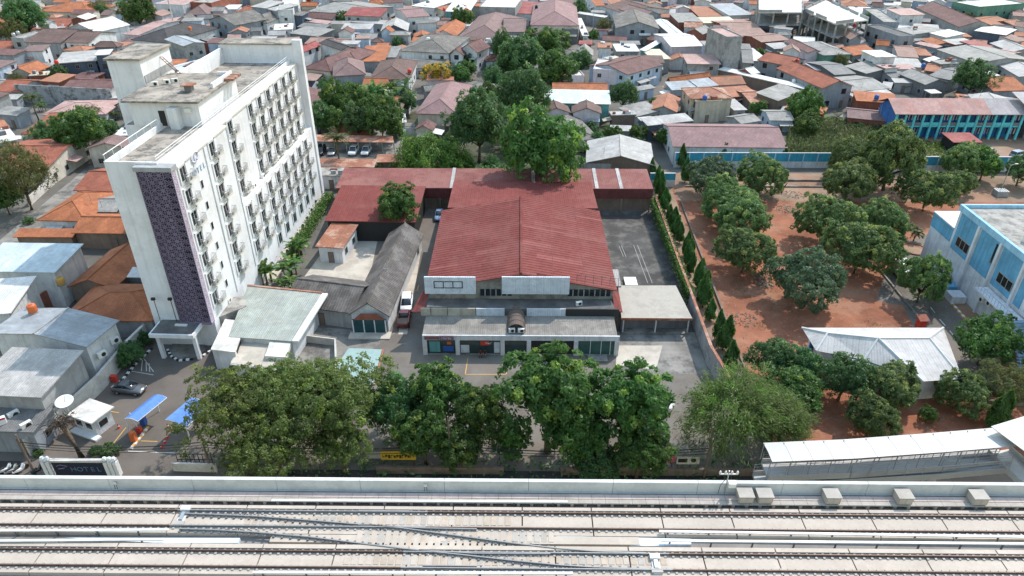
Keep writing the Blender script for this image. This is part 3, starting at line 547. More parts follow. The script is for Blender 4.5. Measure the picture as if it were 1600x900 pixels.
    if cat == 'house' and e > 2.6 and 'hall' not in label and 'warehouse' not in label:
        for _ in range(rs.choice((0, 1, 1, 2))):
            m_ = T[rs.choice(('asb', 'asbl', 'asbd', 'rust', 'white', 'pinkm', 'cream', 'grey_m'))]; zl = rs.uniform(.5, .8)*e; dl = rs.uniform(1.2, 2.6)
            if rs.random() < .5: xa = rs.uniform(x0, x1-1.5) if x1-x0 > 2 else x0; xb = min(x1, xa+rs.uniform(2, 5)); B().slab((xa, y0-dl, zl-.4), (xb, y0-dl, zl-.4), (xb, y0, zl), (xa, y0, zl), .06).build('lean_to', m_, t)
            else:
                sg = 1 if o0.x < 0 else -1; xe = x1 if sg > 0 else x0; ya = rs.uniform(y0, max(y0+.1, y1-3)); yb = min(y1, ya+rs.uniform(2, 4.5)); B().slab((xe+sg*dl, ya, zl-.4), (xe+sg*dl, yb, zl-.4), (xe, yb, zl), (xe, ya, zl), .06).build('lean_to', m_, t)
        if rs.random() < .4: xx, yy = rs.uniform(x0, x1), rs.uniform(y0, y1); zt = e+rise*.5; B().tube([(xx, yy, zt-.6), (xx, yy, zt+rs.uniform(1.5, 3))], .04, 4).box(xx-.5, xx+.5, yy-.03, yy+.03, zt+1.1, zt+1.16).build('antenna', M_steel, t)
        if typ in ('flat', 'slab') and rs.random() < .8:
            for _ in range(3): xx, yy = rs.uniform(x0, x1-.8), rs.uniform(y0, y1-.8); B().box(xx, xx+rs.uniform(.5, 1.6), yy, yy+rs.uniform(.4, 1.2), e+.22, e+.3+rs.uniform(.2, .9)).build('roof_box', rs.choice((W['grey'], W['white'], W['dgrey'], W['brick'])), t)
    if any(k in label for k in ('warehouse', 'hall', 'concrete tower', 'asbestos gable', 'site')): winds = False
    if winds and e > 2.2:
        me = win_me if len(label) % 3 else wind_me; fy = 0 if typ == 'flat' else y0; fx = -h if typ == 'flat' else x0; fx1 = h if typ == 'flat' else x1
        n = max(1, min(6, int(wd/3.6))); random.seed(len(label)*7+int(wd*10))
        for fl in range(2 if e > 5.2 else 1):
            zc = 1.55+fl*3.1 if e < 9 else 1.55+fl*3.1
            for k in range(n):
                x = fx+(fx1-fx)*(k+.5)/n
                if fl == 0 and k == n//2: ob('door', door_me, t, (x, fy, 0))
                elif random.random() < .65 and zc < e-.5: ob('window', me, t, (x, fy, zc))
            side = 1 if o0.x < 0 else -1; m = max(1, min(4, int(dp/4)))
            for k in range(m):
                if random.random() < .6 and zc < e-.5: ob('window', me, t, (fx1 if side > 0 else fx, y0+(y1-y0)*(k+.5)/m, zc), side*math.pi/2)
    return t
# ================================================================ centre: warehouse with shop front
M_wred = mat('warehouse_red_sheet', (.19, .054, .047), .8, .12, .15, (.22, .09, .08), .4, .12, 'rib', bump=.15, spec=.1)
M_wred2 = mat('faded_red_sheet', (.2, .064, .055), .8, .15, .15, (.28, .14, .115), .45, .1, 'rib', bump=.15)
WH = thing('warehouse', 'large warehouse with low red metal gable roof and old shop front', 'warehouse', (0.5, 80, 0)); of = (.5, 80, 0)
ex0, ex1, ez, rz_, fy, by = -13.6, 14.5, 6.3, 9.0, 87.4, 114.5; rx = .45
ro = B().slab((ex0, by, ez), (ex0, fy, ez), (rx, fy, rz_), (rx, by, rz_), .15).slab((ex1, fy, ez), (ex1, by, ez), (rx+.001, by, rz_), (rx+.001, fy, rz_), .15); ro.build('roof', M_wred, WH, off=of)
rb = B(); y = fy+.3
while y < by:
    for xa, xb in ((ex0, rx), (ex1, rx)):
        rb.quad((xa, y-.05, ez+.04), (xb, y-.05, rz_+.04), (xb, y+.05, rz_+.04), (xa, y+.05, ez+.04)); rb.quad((xa, y-.05, ez), (xb, y-.05, rz_), (xb, y-.05, rz_+.04), (xa, y-.05, ez+.04)); rb.quad((xa, y+.05, ez), (xb, y+.05, rz_), (xb, y+.05, rz_+.04), (xa, y+.05, ez+.04))
    y += .75
tag(rb.build('roof_ribs', M_wred, WH, off=of), kind='stuff')
B().tube([(rx, fy-.02, rz_+.08), (rx, by, rz_+.08)], .2, 6).build('ridge_cap', M_wred, WH, off=of)
random.seed(33); PM = [mat('red_sheet_'+n_, c_, .8, .12, .2, (.2, .07, .06), .3, .3, 'rib', bump=.1) for n_, c_ in (('dull', (.178, .043, .039)), ('faded', (.215, .056, .05)), ('brown', (.19, .052, .042)))]
for k in range(14):
    y0_ = fy+.3+.75*random.randrange(0, 35); y1_ = y0_+.75*random.choice((1, 1, 2)); sg = random.choice((-1, 1)); u0 = random.choice((0, .33, .5, .66)); u1 = min(1, u0+random.choice((.33, .34, .5))); xe = ex1 if sg > 0 else ex0
    f_ = lambda u, y: (xe+(rx-xe)*u, min(y, by-.05), ez+(rz_-ez)*u+.012); q_ = [f_(u0, y0_), f_(u0, y1_), f_(u1, y1_), f_(u1, y0_)]
    B().slab(*(q_ if sg > 0 else q_[::-1]), .008).build('roof_sheet', random.choice(PM), WH, off=of)
for u in (.33, .66):
    for xe in (ex0, ex1): x_ = xe+(rx-xe)*u; z_ = ez+(rz_-ez)*u; dx_ = .1 if xe > 0 else -.1; B().slab((x_, fy, z_+.024), (x_+dx_, fy, z_+.01), (x_+dx_, by, z_+.01), (x_, by, z_+.024), .008).build('sheet_lap', PM[0], WH, off=of)
B().slab((-12.6, 114.6, 6.8), (14.2, 114.6, 6.8), (14.2, 128, 6.2), (-12.6, 128, 6.2), .2).build('rear_roof', M_wred, WH, off=of)
b = B().box(-13, 14, 88.0, 114.3, 0, 6.2, 't').box(-12.3, 13.9, 114.31, 127.6, 0, 6.1); b.face([(-13, 88, 6.2), (14, 88, 6.2), (rx, 88, 8.8)]); b.face([(-13, 114.3, 6.2), (14, 114.3, 6.2), (rx, 114.3, 8.8)]); b.build('wall', wall('warehouse_wall', (.3, .28, .24), (.12, .11, .1), .7), WH, off=of)
for i, x in enumerate((-5.5, -3.9, -2.3, 7.4, 9.0, 10.6, 12.2)): B().box(x, x+1.4, 87.9, 87.995, 5.0, 6.1).build('window', M_glass, WH, off=of); B().box(x+.62, x+.78, 87.85, 87.899, 5.0, 6.1).build('mullion', W['grey'], WH, off=of)
# signs, roofs and shop front
M_sign = mat('white_corrugated_sign', (.62, .66, .71), .5, .08, .5, (.5, .52, .55), .4, .5, 'corr', bump=.5, pitch=.25)
def signpanel(x0, x1, z0, z1, y, frame):
    B().quad((x0, y, z0), (x1, y, z0), (x1, y, z1), (x0, y, z1)).box(x0, x1, y+.003, y+.25, z0, z1).build('sign_board', M_sign, WH, off=of)
    if frame:
        a, c = x0+1.4, x1-1.9; f = B()
        for zz in (z0+1.0, z1-.75): f.box(a, c, y-.07, y-.01, zz, zz+.09)
        for k in range(4): xx = a+(c-a)*k/3; f.box(xx-.05, xx+.05, y-.069, y-.011, z0+1.0, z1-.7)
        f.build('sign_frame', M_dark, WH, off=of)
signpanel(PY(663, 445, 86.4).x, PY(743, 445, 86.4).x, 6.2, 9.0, 86.4, True); signpanel(PY(784, 445, 86.6).x, PY(890, 445, 86.6).x, 6.1, 8.95, 86.6, False)
B().slab((-13.3, 80.3, 3.25), (13.9, 80.3, 3.25), (13.9, 85.0, 3.45), (-13.3, 85.0, 3.45), .12).build('front_roof', mat('old_brown_sheet', (.26, .24, .21), .85, .2, .25, (.14, .12, .11), .6, .3, 'corr', bump=.3), WH, off=of)
B().box(-13.2, 14.0, 85.15, 87.8, 3.2, 4.5).build('upper_canopy', T['dconc'], WH, off=of)
xs = [-13.9, -12.0, -9.9, -6.0, -2.0]; ms = [W['beige'], W['beige'], W['beige'], M_sign, M_sign]
seg = [(-14.0, -12.6, W['beige']), (-12.5, -10.2, W['beige']), (-10.1, -6.1, W['beige']), (-6.0, -1.9, M_sign), (1.3, 6.9, M_sign), (7.0, 14.6, flatmat('black_sign', (.03, .03, .03), .7))]
for a, c, m in seg: B().box(a, c, 84.9, 85.1, 3.4, 4.65).build('fascia_board', m, WH, off=of)
bt = B(); n = 12
for k in range(n):
    a0, a1 = math.pi*k/n, math.pi*(k+1)/n; R_ = 1.25
    p = lambda a, y: Vector((-.2+R_*math.cos(a), y, 3.4+1.25*math.sin(a)))
    bt.quad(p(a0, 81.0), p(a0, 85.6), p(a1, 85.6), p(a1, 81.0)); bt.quad(p(a0, 81.4)*1, p(a0, 81.4), Vector((-.2, 81.4, 3.4)), p(a1, 81.4))
bt.build('barrel_canopy', corr('dark_brown', (.13, .1, .085), (.2, .16, .13)), WH, off=of)
for k in range(5): B().tube([(-.2+1.28*math.cos(a), 81.0+k*1.15, 3.4+1.28*math.sin(a)) for a in [math.pi*j/10 for j in range(11)]], .05, 5).build('canopy_hoop', W['brown'], WH, off=of)
for x in (-1.2, .1): c = ob('ac_unit', ac_mesh, WH, (x-.1, 80.8-80, 3.45))
def strokes(name, parent, loc, wd, ht, n, m):      # worn, unreadable lettering as short raised strokes
    b = B(); random.seed(n)
    for k in range(n):
        x = wd*k/n; c = wd/n*.8; b.box(x, x+c*.25, -.015, 0, 0, ht); b.box(x+c*.26, x+c, -.015, 0, ht*random.choice((0, .4, .8)), ht*random.choice((.2, .55, 1)) if random.random() > .5 else ht)
    o = b.build(name, m, parent); o.location = loc; return o
# shop front bays
sx = [-13.3, -8.4, -2.1, -.05+.6, 1.6, 7.9, 14.2]
B().box(-13.3, 14.2, 80.1, 80.3, 2.5, 3.3).build('shop_fascia', W['white'], WH, off=of)
for x in (-13.3, -8.7, -2.4, 1.3, 7.9, 13.6): B().box(x, x+.6, 79.98, 80.4, 0, 2.499).build('pillar', W['white'], WH, off=of)
M_shop = mat('shop_glass', (.03, .05, .05), .1, .2, .8, spec=.6)
for a, c in ((-12.69, -8.71), (-8.09, -2.41), (-1.79, 1.29), (1.91, 7.89), (8.51, 13.59)): B().box(a, c, 80.25, 80.35, .15, 2.49).build('shop_glazing', M_shop if c < 13 else mat('green_glass', (.05, .11, .10), .15, .2, .6), WH, off=of)
for x in (10.2, 11.7, 13.0): B().box(x, x+.07, 80.18, 80.249, .15, 2.49).build('glazing_bar', M_frame, WH, off=of)
B().box(9.9, 12.6, 78.5, 79.97, 0.03, .25).build('step', M_yardd, WH, off=of); B().box(-13.3, 14.2, 80.0, 88, 0.02, .14).build('plinth', M_yardd, WH, off=of)
for x0, x1, z0, z1, m in ((-10.5, -9.0, .5, 1.4, M_bluep), (-12.4, -10.9, .4, 2.2, W['teal']), (-5.2, -4.0, 1.6, 2.3, M_red), (-8.0, -6.8, .3, 1.6, M_sign), (-9.9, -9.3, 1.7, 2.2, M_orange), (-3.3, -2.5, .3, 2.1, M_sign), (1.95, 7.85, .16, 2.48, M_dark)):
    B().box(x0, x1, 80.2, 80.248, z0, z1).build('poster', m, WH, off=of)
strokes('lettering_marks', WH, (-5.05, .18, 1.8), .95, .3, 5, flatmat('cream_letters', (.6, .55, .5), .6))
B().box(-10.9, -8.9, 79.9, 80.09, 2.6, 3.35).build('shop_sign', flatmat('faded_purple_sign', (.2, .13, .17), .7), WH, off=of); B().box(-13.0, -11.0, 80.0, 80.09, 2.65, 3.2).build('shop_sign', flatmat('faded_maroon_sign', (.22, .1, .1), .7), WH, off=of)
strokes('lettering_marks', WH, (-11.1, -.12, 2.8), 1.4, .35, 6, flatmat('pale_letters', (.5, .42, .42), .6))
B().slab((-15.4, 85.2, 3.9), (-13.6, 85.2, 3.9), (-13.05, 88.2, 5.6), (-14.0, 88.2, 5.6), .12).build('lean_to', M_wred, WH, off=of); B().slab((14.0, 85.4, 4.2), (15.2, 85.4, 3.9), (15.2, 90, 4.3), (14.0, 90, 5.8), .12).build('lean_to', M_wred, WH, off=of)
b = B()
for k in range(6): b.tube([(8.5+k*1.2, 87.2, 7.9-k*.2), (8.5+k*1.2, 87.2, 9.2-k*.1)], .035, 4)
b.tube([(8.5, 87.2, 8.9), (14.5, 87.2, 8.4)], .035, 4); b.build('sign_scaffold', W['brown'], WH, off=of)
c = ob('ac_unit', ac_mesh, WH, (8.4, 6.2, 4.52), .3)
# long red-roofed range behind, sheds left and right
house('long weathered red roof range behind the warehouse', (-36, 128.2, 4.6), (26.5, 128.2, 4.6), (26.5, 137, 5), 4.6, .7, 'shed', M_wred2, W['brown'], 'building', 'long_building', winds=False)
for x0, x1, lab in ((-18.6, -12.3, 'left'), (14.3, 26.3, 'right')):
    t = thing('red_hoarding', 'corrugated maroon hoarding over the opening %s of the warehouse' % lab, 'hoarding', (x0, 127.6, 0)); B().box(0, x1-x0, -.2, 0, 2.9, 5.0).build('sheet', corr('maroon', (.14, .04, .04)), t)
    for k in range(3): B().box(.3+(x1-x0-.8)*k/2, .55+(x1-x0-.8)*k/2, -.2, 0, 0, 2.899).build('post', W['brown'], t)
for k, x in enumerate((-13.2, 3, 15.5, 20.3)): tag(B().slab((-.35, 0, 0), (.35, 0, 0), (.35, 8.9, .72), (-.35, 8.9, .72), .04).build('skylight_sheet', T['asbl']), 'pale skylight sheet on the long red roof, number %s from the left' % ('one', 'two', 'three', 'four')[k], 'skylight', 'skylight sheets').location = (x, 128.2, 4.67)
house('red sheet-roofed open shed behind the tiled house, rust along its eave', P(507, 345, 4.2), P(650, 347, 4.2), P(645, 292, 5.2), 4.2, 1.2, 'shed', M_wred, M_dark, 'shed', winds=False)
house('small white hut with rusted orange roof in the back yard', P(492, 385, 3.2), P(536, 388, 3.2), P(545, 350, 3.6), 3.2, .5, 'shed', T['rust'], W['white'], 'hut', 'hut')
q = [P(971, 497, 2.8), P(1082, 498, 2.8), P(1056, 446, 2.8), P(966, 446, 2.8)]; SH = thing('open_shelter', 'low open shelter with broad beige flat roof right of the shop front', 'shelter', (q[0].x, q[0].y, 0)); of = (q[0].x, q[0].y, 0)
B().slab(*q, .2).build('roof', mat('beige_roof_sheet', (.38, .34, .29), .9, .12, .3, (.24, .22, .19), .6, .3), SH, off=of); B().box(q[0].x+.2, q[1].x-.2, q[0].y+1.2, q[0].y+1.4, 0, 2.6).build('back_wall', W['dgrey'], SH, off=of); B().box(q[0].x+.2, q[1].x-.2, q[0].y-.2, q[0].y+2.19, .02, .25).build('floor', M_yardd, SH, off=of); B().box(q[0].x-.05, q[1].x+.05, q[0].y-.08, q[0].y-.002, 2.45, 2.85).build('fascia', T['rust'], SH, off=of)
for k in range(3): x_ = q[0].x+.3+(q[1].x-q[0].x-.8)*k/2; B().box(x_, x_+.18, q[0].y+.1, q[0].y+.28, .25, 2.6).build('post', W['white'], SH, off=of)
house('small asbestos lean-to against the right warehouse wall', P(955, 447, 3.0), P(971, 447, 3.0), P(966, 420, 3.6), 3.0, .5, 'shed', T['asbl'], W['brown'], 'shed', winds=False)
tag(B().box(-1, 1, -1.3, 1.3, 0, .5).build('white_crate', M_frame), 'white boxy cover standing in the empty right-hand yard', 'cover').location = P(985, 443)
# tiled L-shaped house
house('long ridge-roofed wing of grey tiles running back beside the lane', P(543, 492, 3.0), P(609, 495, 3.0), P(615, 347, 5.2), 3.0, 2.2, 'gy', T['old'], W['white'], 'house', 'tiled_house')
house('grey tiled cross wing beside the green metal roof', P(445, 476, 3.0), P(552, 490, 3.0), P(540, 447, 4.6), 3.0, 1.9, 'gx', T['old'], W['grey'], 'house', 'tiled_house')
HP = thing('house_porch', 'tiled house porch with teal glazing and brown timber gable', 'porch', P(577, 494, 3)); HP.location.z = 0; HP.location.y -= .5
B().box(-2.6, 2.4, .35, .6, 0.2, 2.4).build('glazing', mat('teal_glass', (.02, .06, .07), .15, .2, .8), HP); B().box(-3.1, 3.0, -1.2, .6, .02, .2).build('step', M_yard, HP)
for x in (-2.6, -1.0, .6, 2.2): B().box(x, x+.15, .25, .349, .2, 2.4).build('mullion', W['white'], HP)
b = B(); b.face([(-2.4, .3, 2.45), (2.4, .3, 2.45), (1.2, .3, 3.6), (-1.2, .3, 3.6)]); b.build('timber_gable', W['brick'], HP)
lowwall('retaining_wall', 'long pale parapet wall beside the lane of the tiled house', pxs((612, 500), (646, 362)), .5, .4, M_yard)
# right-hand compound wall with ivy
lowwall('boundary_wall', 'long grey compound wall between the empty yard and the cypress row', [Vector((27.0, 128, 0)), Vector((26.8, 110, 0)), Vector((26.6, 95, 0)), Vector((26.4, 78, 0)), Vector((27.4, 70, 0))], 3.2, .3, W['conc'], T['rust'])
# bus-stop-like blue and white wall panels
def panelwall(label, x0, x1, yy, n, h):
    t = thing('painted_wall', label, 'wall', (x0, yy, 0)); w_ = (x1-x0)/n
    for k in range(n):
        B().box(k*w_+.12, (k+1)*w_-.12, 0, .18, 0, h*.45).build('white_panel', W['white'], t); B().box(k*w_+.12, (k+1)*w_-.12, 0, .18, h*.45+.003, h).build('blue_panel', wall('teal_blue', (.05, .3, .42)), t)
        B().box(k*w_-.12, k*w_+.12, -.06, .24, 0, h+.1).build('post', W['lblue'], t)
    B().box(0, x1-x0, -.05, .23, h+.101, h+.2).build('coping', W['white'], t)
panelwall('blue and white panelled wall behind the field, left stretch', P(1056, 268).x, 77, 151.2, 13, 3.4); panelwall('blue and white panelled wall behind the field, right stretch beyond the tall tree', 78, 124, 149.2, 15, 3.4)
t = thing('painted_wall', 'short blue and white wall end beside the first cypress', 'wall', P(1014, 292)); B().box(0, 5.4, 0, .2, 0, 1.6).build('white_panel', W['white'], t); B().box(0, 5.4, 0, .2, 1.603, 3.0).build('blue_panel', wall('teal_blue', (.05, .3, .42)), t); B().box(0, 5.4, -.05, .25, 3.003, 3.15).build('coping', W['white'], t)
lowwall('kerb_wall', 'low kerb wall in front of the blue wall', pxs((1070, 282), (1340, 284)), .4, .3, M_yardd); lowwall('kerb_wall', 'second low kerb wall nearer the mango trees', pxs((1070, 292), (1335, 293)), .3, .3, M_yardd); lowwall('kerb_wall', 'low brown kerb beside the cypress row', [Vector((31.2, 76, 0)), Vector((33.2, 132, 0))], .4, .3, W['brown'])
lowwall('kerb_wall', 'low kerb at the field edge beside the parked truck', pxs((1372, 420), (1445, 510)), .3, .3, M_yardd); lowwall('kerb_wall', 'low white kerb along the red earth beside the walkway', pxs((1265, 600), (1600, 634)), .4, .3, M_yardd)
# white roofed pavilion
PV = thing('pavilion', 'pavilion with broad white hipped metal roof among the trees', 'pavilion', P(1380, 600)); of = (PV.location.x, PV.location.y, 0)
M_pv = mat('white_ribbed_roof', (.48, .455, .43), .6, .08, .3, (.55, .5, .46), .3, .3, 'rib', bump=.2)
e = 3.6; c0 = [P(1253, 512, e), P(1474, 512, e), P(1504, 592, e), P(1442, 596, e), P(1350, 562, e), P(1275, 548, e)]
r1, r2, r3 = P(1293, 520, 5.0), P(1372, 528, 5.6), P(1452, 528, 5.6)
b = B(); b.quad(c0[0], c0[1], r3, r1); b.face([c0[1], c0[2], r3], [(0, 0), (10, 0), (5, 5)]); b.quad(c0[2], c0[3], r2, r3); b.face([c0[3], c0[4], r2], [(0, 0), (7, 0), (5, 5)]); b.quad(c0[4], c0[5], r1, r2); b.face([c0[5], c0[0], r1], [(0, 0), (6, 0), (3, 4)]); b.face([r1, r2, r3], [(0, 0), (5, 0), (10, 1)])
b.build('roof', M_pv, PV, off=of)
b = B()
for p, q_ in ((c0[0], r1), (c0[1], r3), (c0[2], r3), (c0[3], r2), (c0[5], r1), (r1, r2), (r2, r3), (c0[4], r2)): b.tube([p, q_], .16, 5)
b.build('ridge_flashing', M_cover, PV, off=of)
cm = sum(c0, Vector())/6; b = B().prism([(cm.x+(p.x-cm.x)*.88, cm.y+(p.y-cm.y)*.88) for p in (c0[5], c0[3], c0[2], c0[1], c0[0])], 0, 3.4); b.build('wall', W['white'], PV, off=of)
for x in (1262, 1480): B().box(-.2, .2, -.2, .2, 0, 3.5).build('column', W['blue'], PV).location = P(x, 560 if x < 1300 else 600)-Vector(of)
# blue and white institutional building at right edge
BB = thing('institution_building', 'blue and white two-storey building with flat roof at right edge', 'building', (70.6, 84, 0), 0); of = (70.6, 84, 0)
BB.location = (70.9, 103.4, 0); BB.rotation_euler = (0, 0, math.pi)          # local +y runs toward the camera along the west face, local +x faces west
L_ = 40; M_bbw = wall('institution_white', (.62, .64, .68)); M_bbb = wall('institution_blue', (.13, .34, .52)); M_bbl = wall('sky_blue_trim', (.3, .52, .7)); ZT = 12.2
B().box(-30, 0, 0, L_, 0, ZT).build('wall', M_bbw, BB); B().box(-29.6, -.3, .3, L_, ZT, ZT+.15).build('roof', T['conc'], BB)
for q in ((-30, .3, -.2, .2), (-30, .3, L_-.2, L_+.2)): B().box(*q, ZT-.3, ZT+.7).build('parapet', M_bbl, BB)
B().box(-.15, .3, .201, L_-.201, ZT-.3, ZT+.7).build('parapet', M_bbl, BB)
B().box(-6, 0, -6.2, -.001, 0, 6.2).build('screen_wall', M_bbw, BB); B().box(-6, .06, -6.25, -.001, 6.203, 8.6).build('screen_band', M_bbb, BB); B().box(-6.1, .15, -6.3, -.001, 8.603, 8.8).build('screen_coping', M_bbw, BB)
for k in range(7):
    y0 = .7+k*5.7; B().box(.002, .09, y0, y0+4.7, 5.6, ZT-.4).build('blue_panel', M_bbb, BB); B().box(.002, .35, y0+4.95, y0+5.4, 0, ZT-.31).build('pilaster', M_bbw, BB)
    if k % 2 == 0: o = B().box(.091, .16, y0+1.0, y0+4.5, 6.6, 8.2).build('window', M_wf1, BB); B().box(.161, .18, y0+1.1, y0+4.4, 6.7, 8.1).build('pane', M_glass, o); [B().box(.181, .2, y0+1.1+j*1.1, y0+1.2+j*1.1, 6.7, 8.1).build('glazing_bar', M_wf1, o) for j in range(1, 3)]
    else: B().box(.091, .14, y0+4.1, y0+4.5, 8.2, 11.4).build('window', M_glass, BB)
B().box(.091, .16, 19.5, 22.4, 5.2, 9.0).build('door_panel', M_bbw, BB); [B().box(.161, .2, 20.4+j*.7, 20.7+j*.7, 6, 7.8).build('slit', M_dark, BB) for j in range(2)]
for k, (y, h_) in enumerate(((1.5, 1.2), (4.2, 1.4), (7, 1.2))): B().box(.351, 2.6, y, y+2.2, 0, h_).build('planter', [M_bbw, M_bbb][k % 2], BB)
for k, y in enumerate((3, 12.5, 14.2)): ob('ac_unit', ac_mesh, BB, (.6, y, 2.2+k*.4), math.pi/2, (1.2, 1.2, 1.2))
st = B()
for k in range(16): st.box(.4, 2.3, 21.5+k*.3, 21.8+k*.3, 4.9-k*.3, 5.0-k*.3)
st.build('outside_stair', M_bbl, BB); B().box(.36, 2.4, 12.5, 21.4, 4.9, 5.1).build('landing', M_bbw, BB)
b = B(); [b.tube([(2.35, 12.6+k*.7, 5.1), (2.35, 12.6+k*.7, 6.1)], .03, 4) for k in range(13)]; b.tube([(2.35, 12.6, 6.1), (2.35, 21.4, 6.1), (2.35, 26.4, 1.1)], .045, 5); b.build('stair_railing', M_steel, BB)
for k, (x, y) in enumerate(((-3.4, 11.5), (-5.0, 10.4))): ob('ac_unit', ac_mesh, BB, (x, y, ZT+.16), .5+k, (2.2, 2.2, 2))
# elevated walkway
M_wk = mat('white_walkway_roof', (.46, .45, .435), .5, .1, .3, (.36, .345, .33), .5, .6); M_wkd = flatmat('walkway_grey', (.36, .36, .36), .7)
WK = thing('covered_footbridge', 'covered footbridge ramp with long white roof beside the railway', 'footbridge', (38, 52, 0)); of = (38, 52, 0)
def strip(pts, wd, z_, t_, m, name, edges=False):
    for a, c in zip(pts, pts[1:]):
        a, c = Vector(a), Vector(c); d = (c-a); d.z = 0; d.normalize(); n = Vector((-d.y, d.x, 0))*wd/2; k = Vector((0, 0, z_))
        B().slab(a-n+k, c-n+k, c+n+k, a+n+k, t_).build(name, m, WK, off=of)
        if edges:
            for s in (-1, 1): B().slab(a+n*s*1.0+k+Vector((0, 0, .45)), c+n*s*1.0+k+Vector((0, 0, .45)), c+n*s*1.05+k+Vector((0, 0, .45)), a+n*s*1.05+k+Vector((0, 0, .45)), .75).build('side_beam', M_wk, WK, off=of)
up = [P(1195, 735, 5.2), P(1320, 730, 5.8), P(1460, 720, 6.6), P(1568, 711, 7.3)]
rf = [Vector((p.x, p.y+.4, p.z+2.35)) for p in up]
strip(up, 2.4, 0, .3, M_wk, 'ramp', True)
for a, c in zip(rf, rf[1:]):
    d = (c-a).normalized()
    for s in range(4):
        p, q_ = a+(c-a)*(s/4), a+(c-a)*((s+.985)/4)
        w0 = Vector((0, 1.5, 0)); B().slab(p-w0, q_-w0, q_, p, .06).slab(p+Vector((0, .002, 0)), q_+Vector((0, .002, 0)), q_+w0-Vector((0, 0, .25)), p+w0-Vector((0, 0, .25)), .06).build('roof_sheet', M_wk, WK, off=of)
lo = [P(1180, 752, 3.6), P(1320, 742, 5.0), P(1460, 734, 6.0), P(1566, 724, 7.2)]; strip(lo, 2.0, 0, .3, M_wk, 'ramp', True)
end = [up[-1]+Vector((-.2, .6, .02)), P(1640, 778, 7.3)]; strip(end, 2.6, 0, .3, M_wk, 'ramp', True)
er = [Vector((p.x+.6, p.y+1.2, p.z+3.0)) for p in end]; er[1] = Vector((er[1].x+1, er[1].y, er[1].z)); strip(er, 4.6, 0, .08, M_wk, 'roof_sheet')
b = B()
for L in (up, lo):
    for a, c in zip(L, L[1:]):
        n_ = int((c-a).length/1.6)
        for sd in (-1, 1):
            off_ = Vector((0, sd*(1.15 if L is up else .95), 0))
            for k in range(n_+1): p = a+(c-a)*(k/n_)+off_; b.tube([p, p+Vector((0, 0, 1.5))], .035, 4)
            for h in (.75, 1.1, 1.5): b.tube([a+off_+Vector((0, 0, h)), c+off_+Vector((0, 0, h))], .025, 4)
b.build('railing', M_wkd, WK, off=of)
for a, c in zip(rf, rf[1:]):
    for k in range(4):
        p = a+(c-a)*(k/4)
        for s in (-1.2, 1.2): B().tube([(p.x, p.y+s, p.z-2.3), (p.x, p.y+s, p.z-.05)], .05, 5).build('roof_post', M_wkd, WK, off=of)
for L, s in ((up, 0), (lo, .2)):
    for k in (1, 2): p = L[k]; B().tube([(p.x+s, p.y, 0), (p.x+s, p.y, p.z-.3)], .35, 10).build('column', M_para, WK, True, off=of)
# ================================================================ the town: each house from its surveyed eaves
REG = {c: (200*i, 0, 6.925) for i, c in enumerate('abcdefgh')}
REG.update(L=(0, 100, 4.5), M=(460, 100, 4.5), N=(640, 100, 4.5), O=(830, 100, 5), Q=(1000, 60, 5), R=(1180, 60, 5), S=(1380, 80, 5), T=(0, 250, 3.6), U=(0, 450, 2.903), Z=(0, 0, 1))
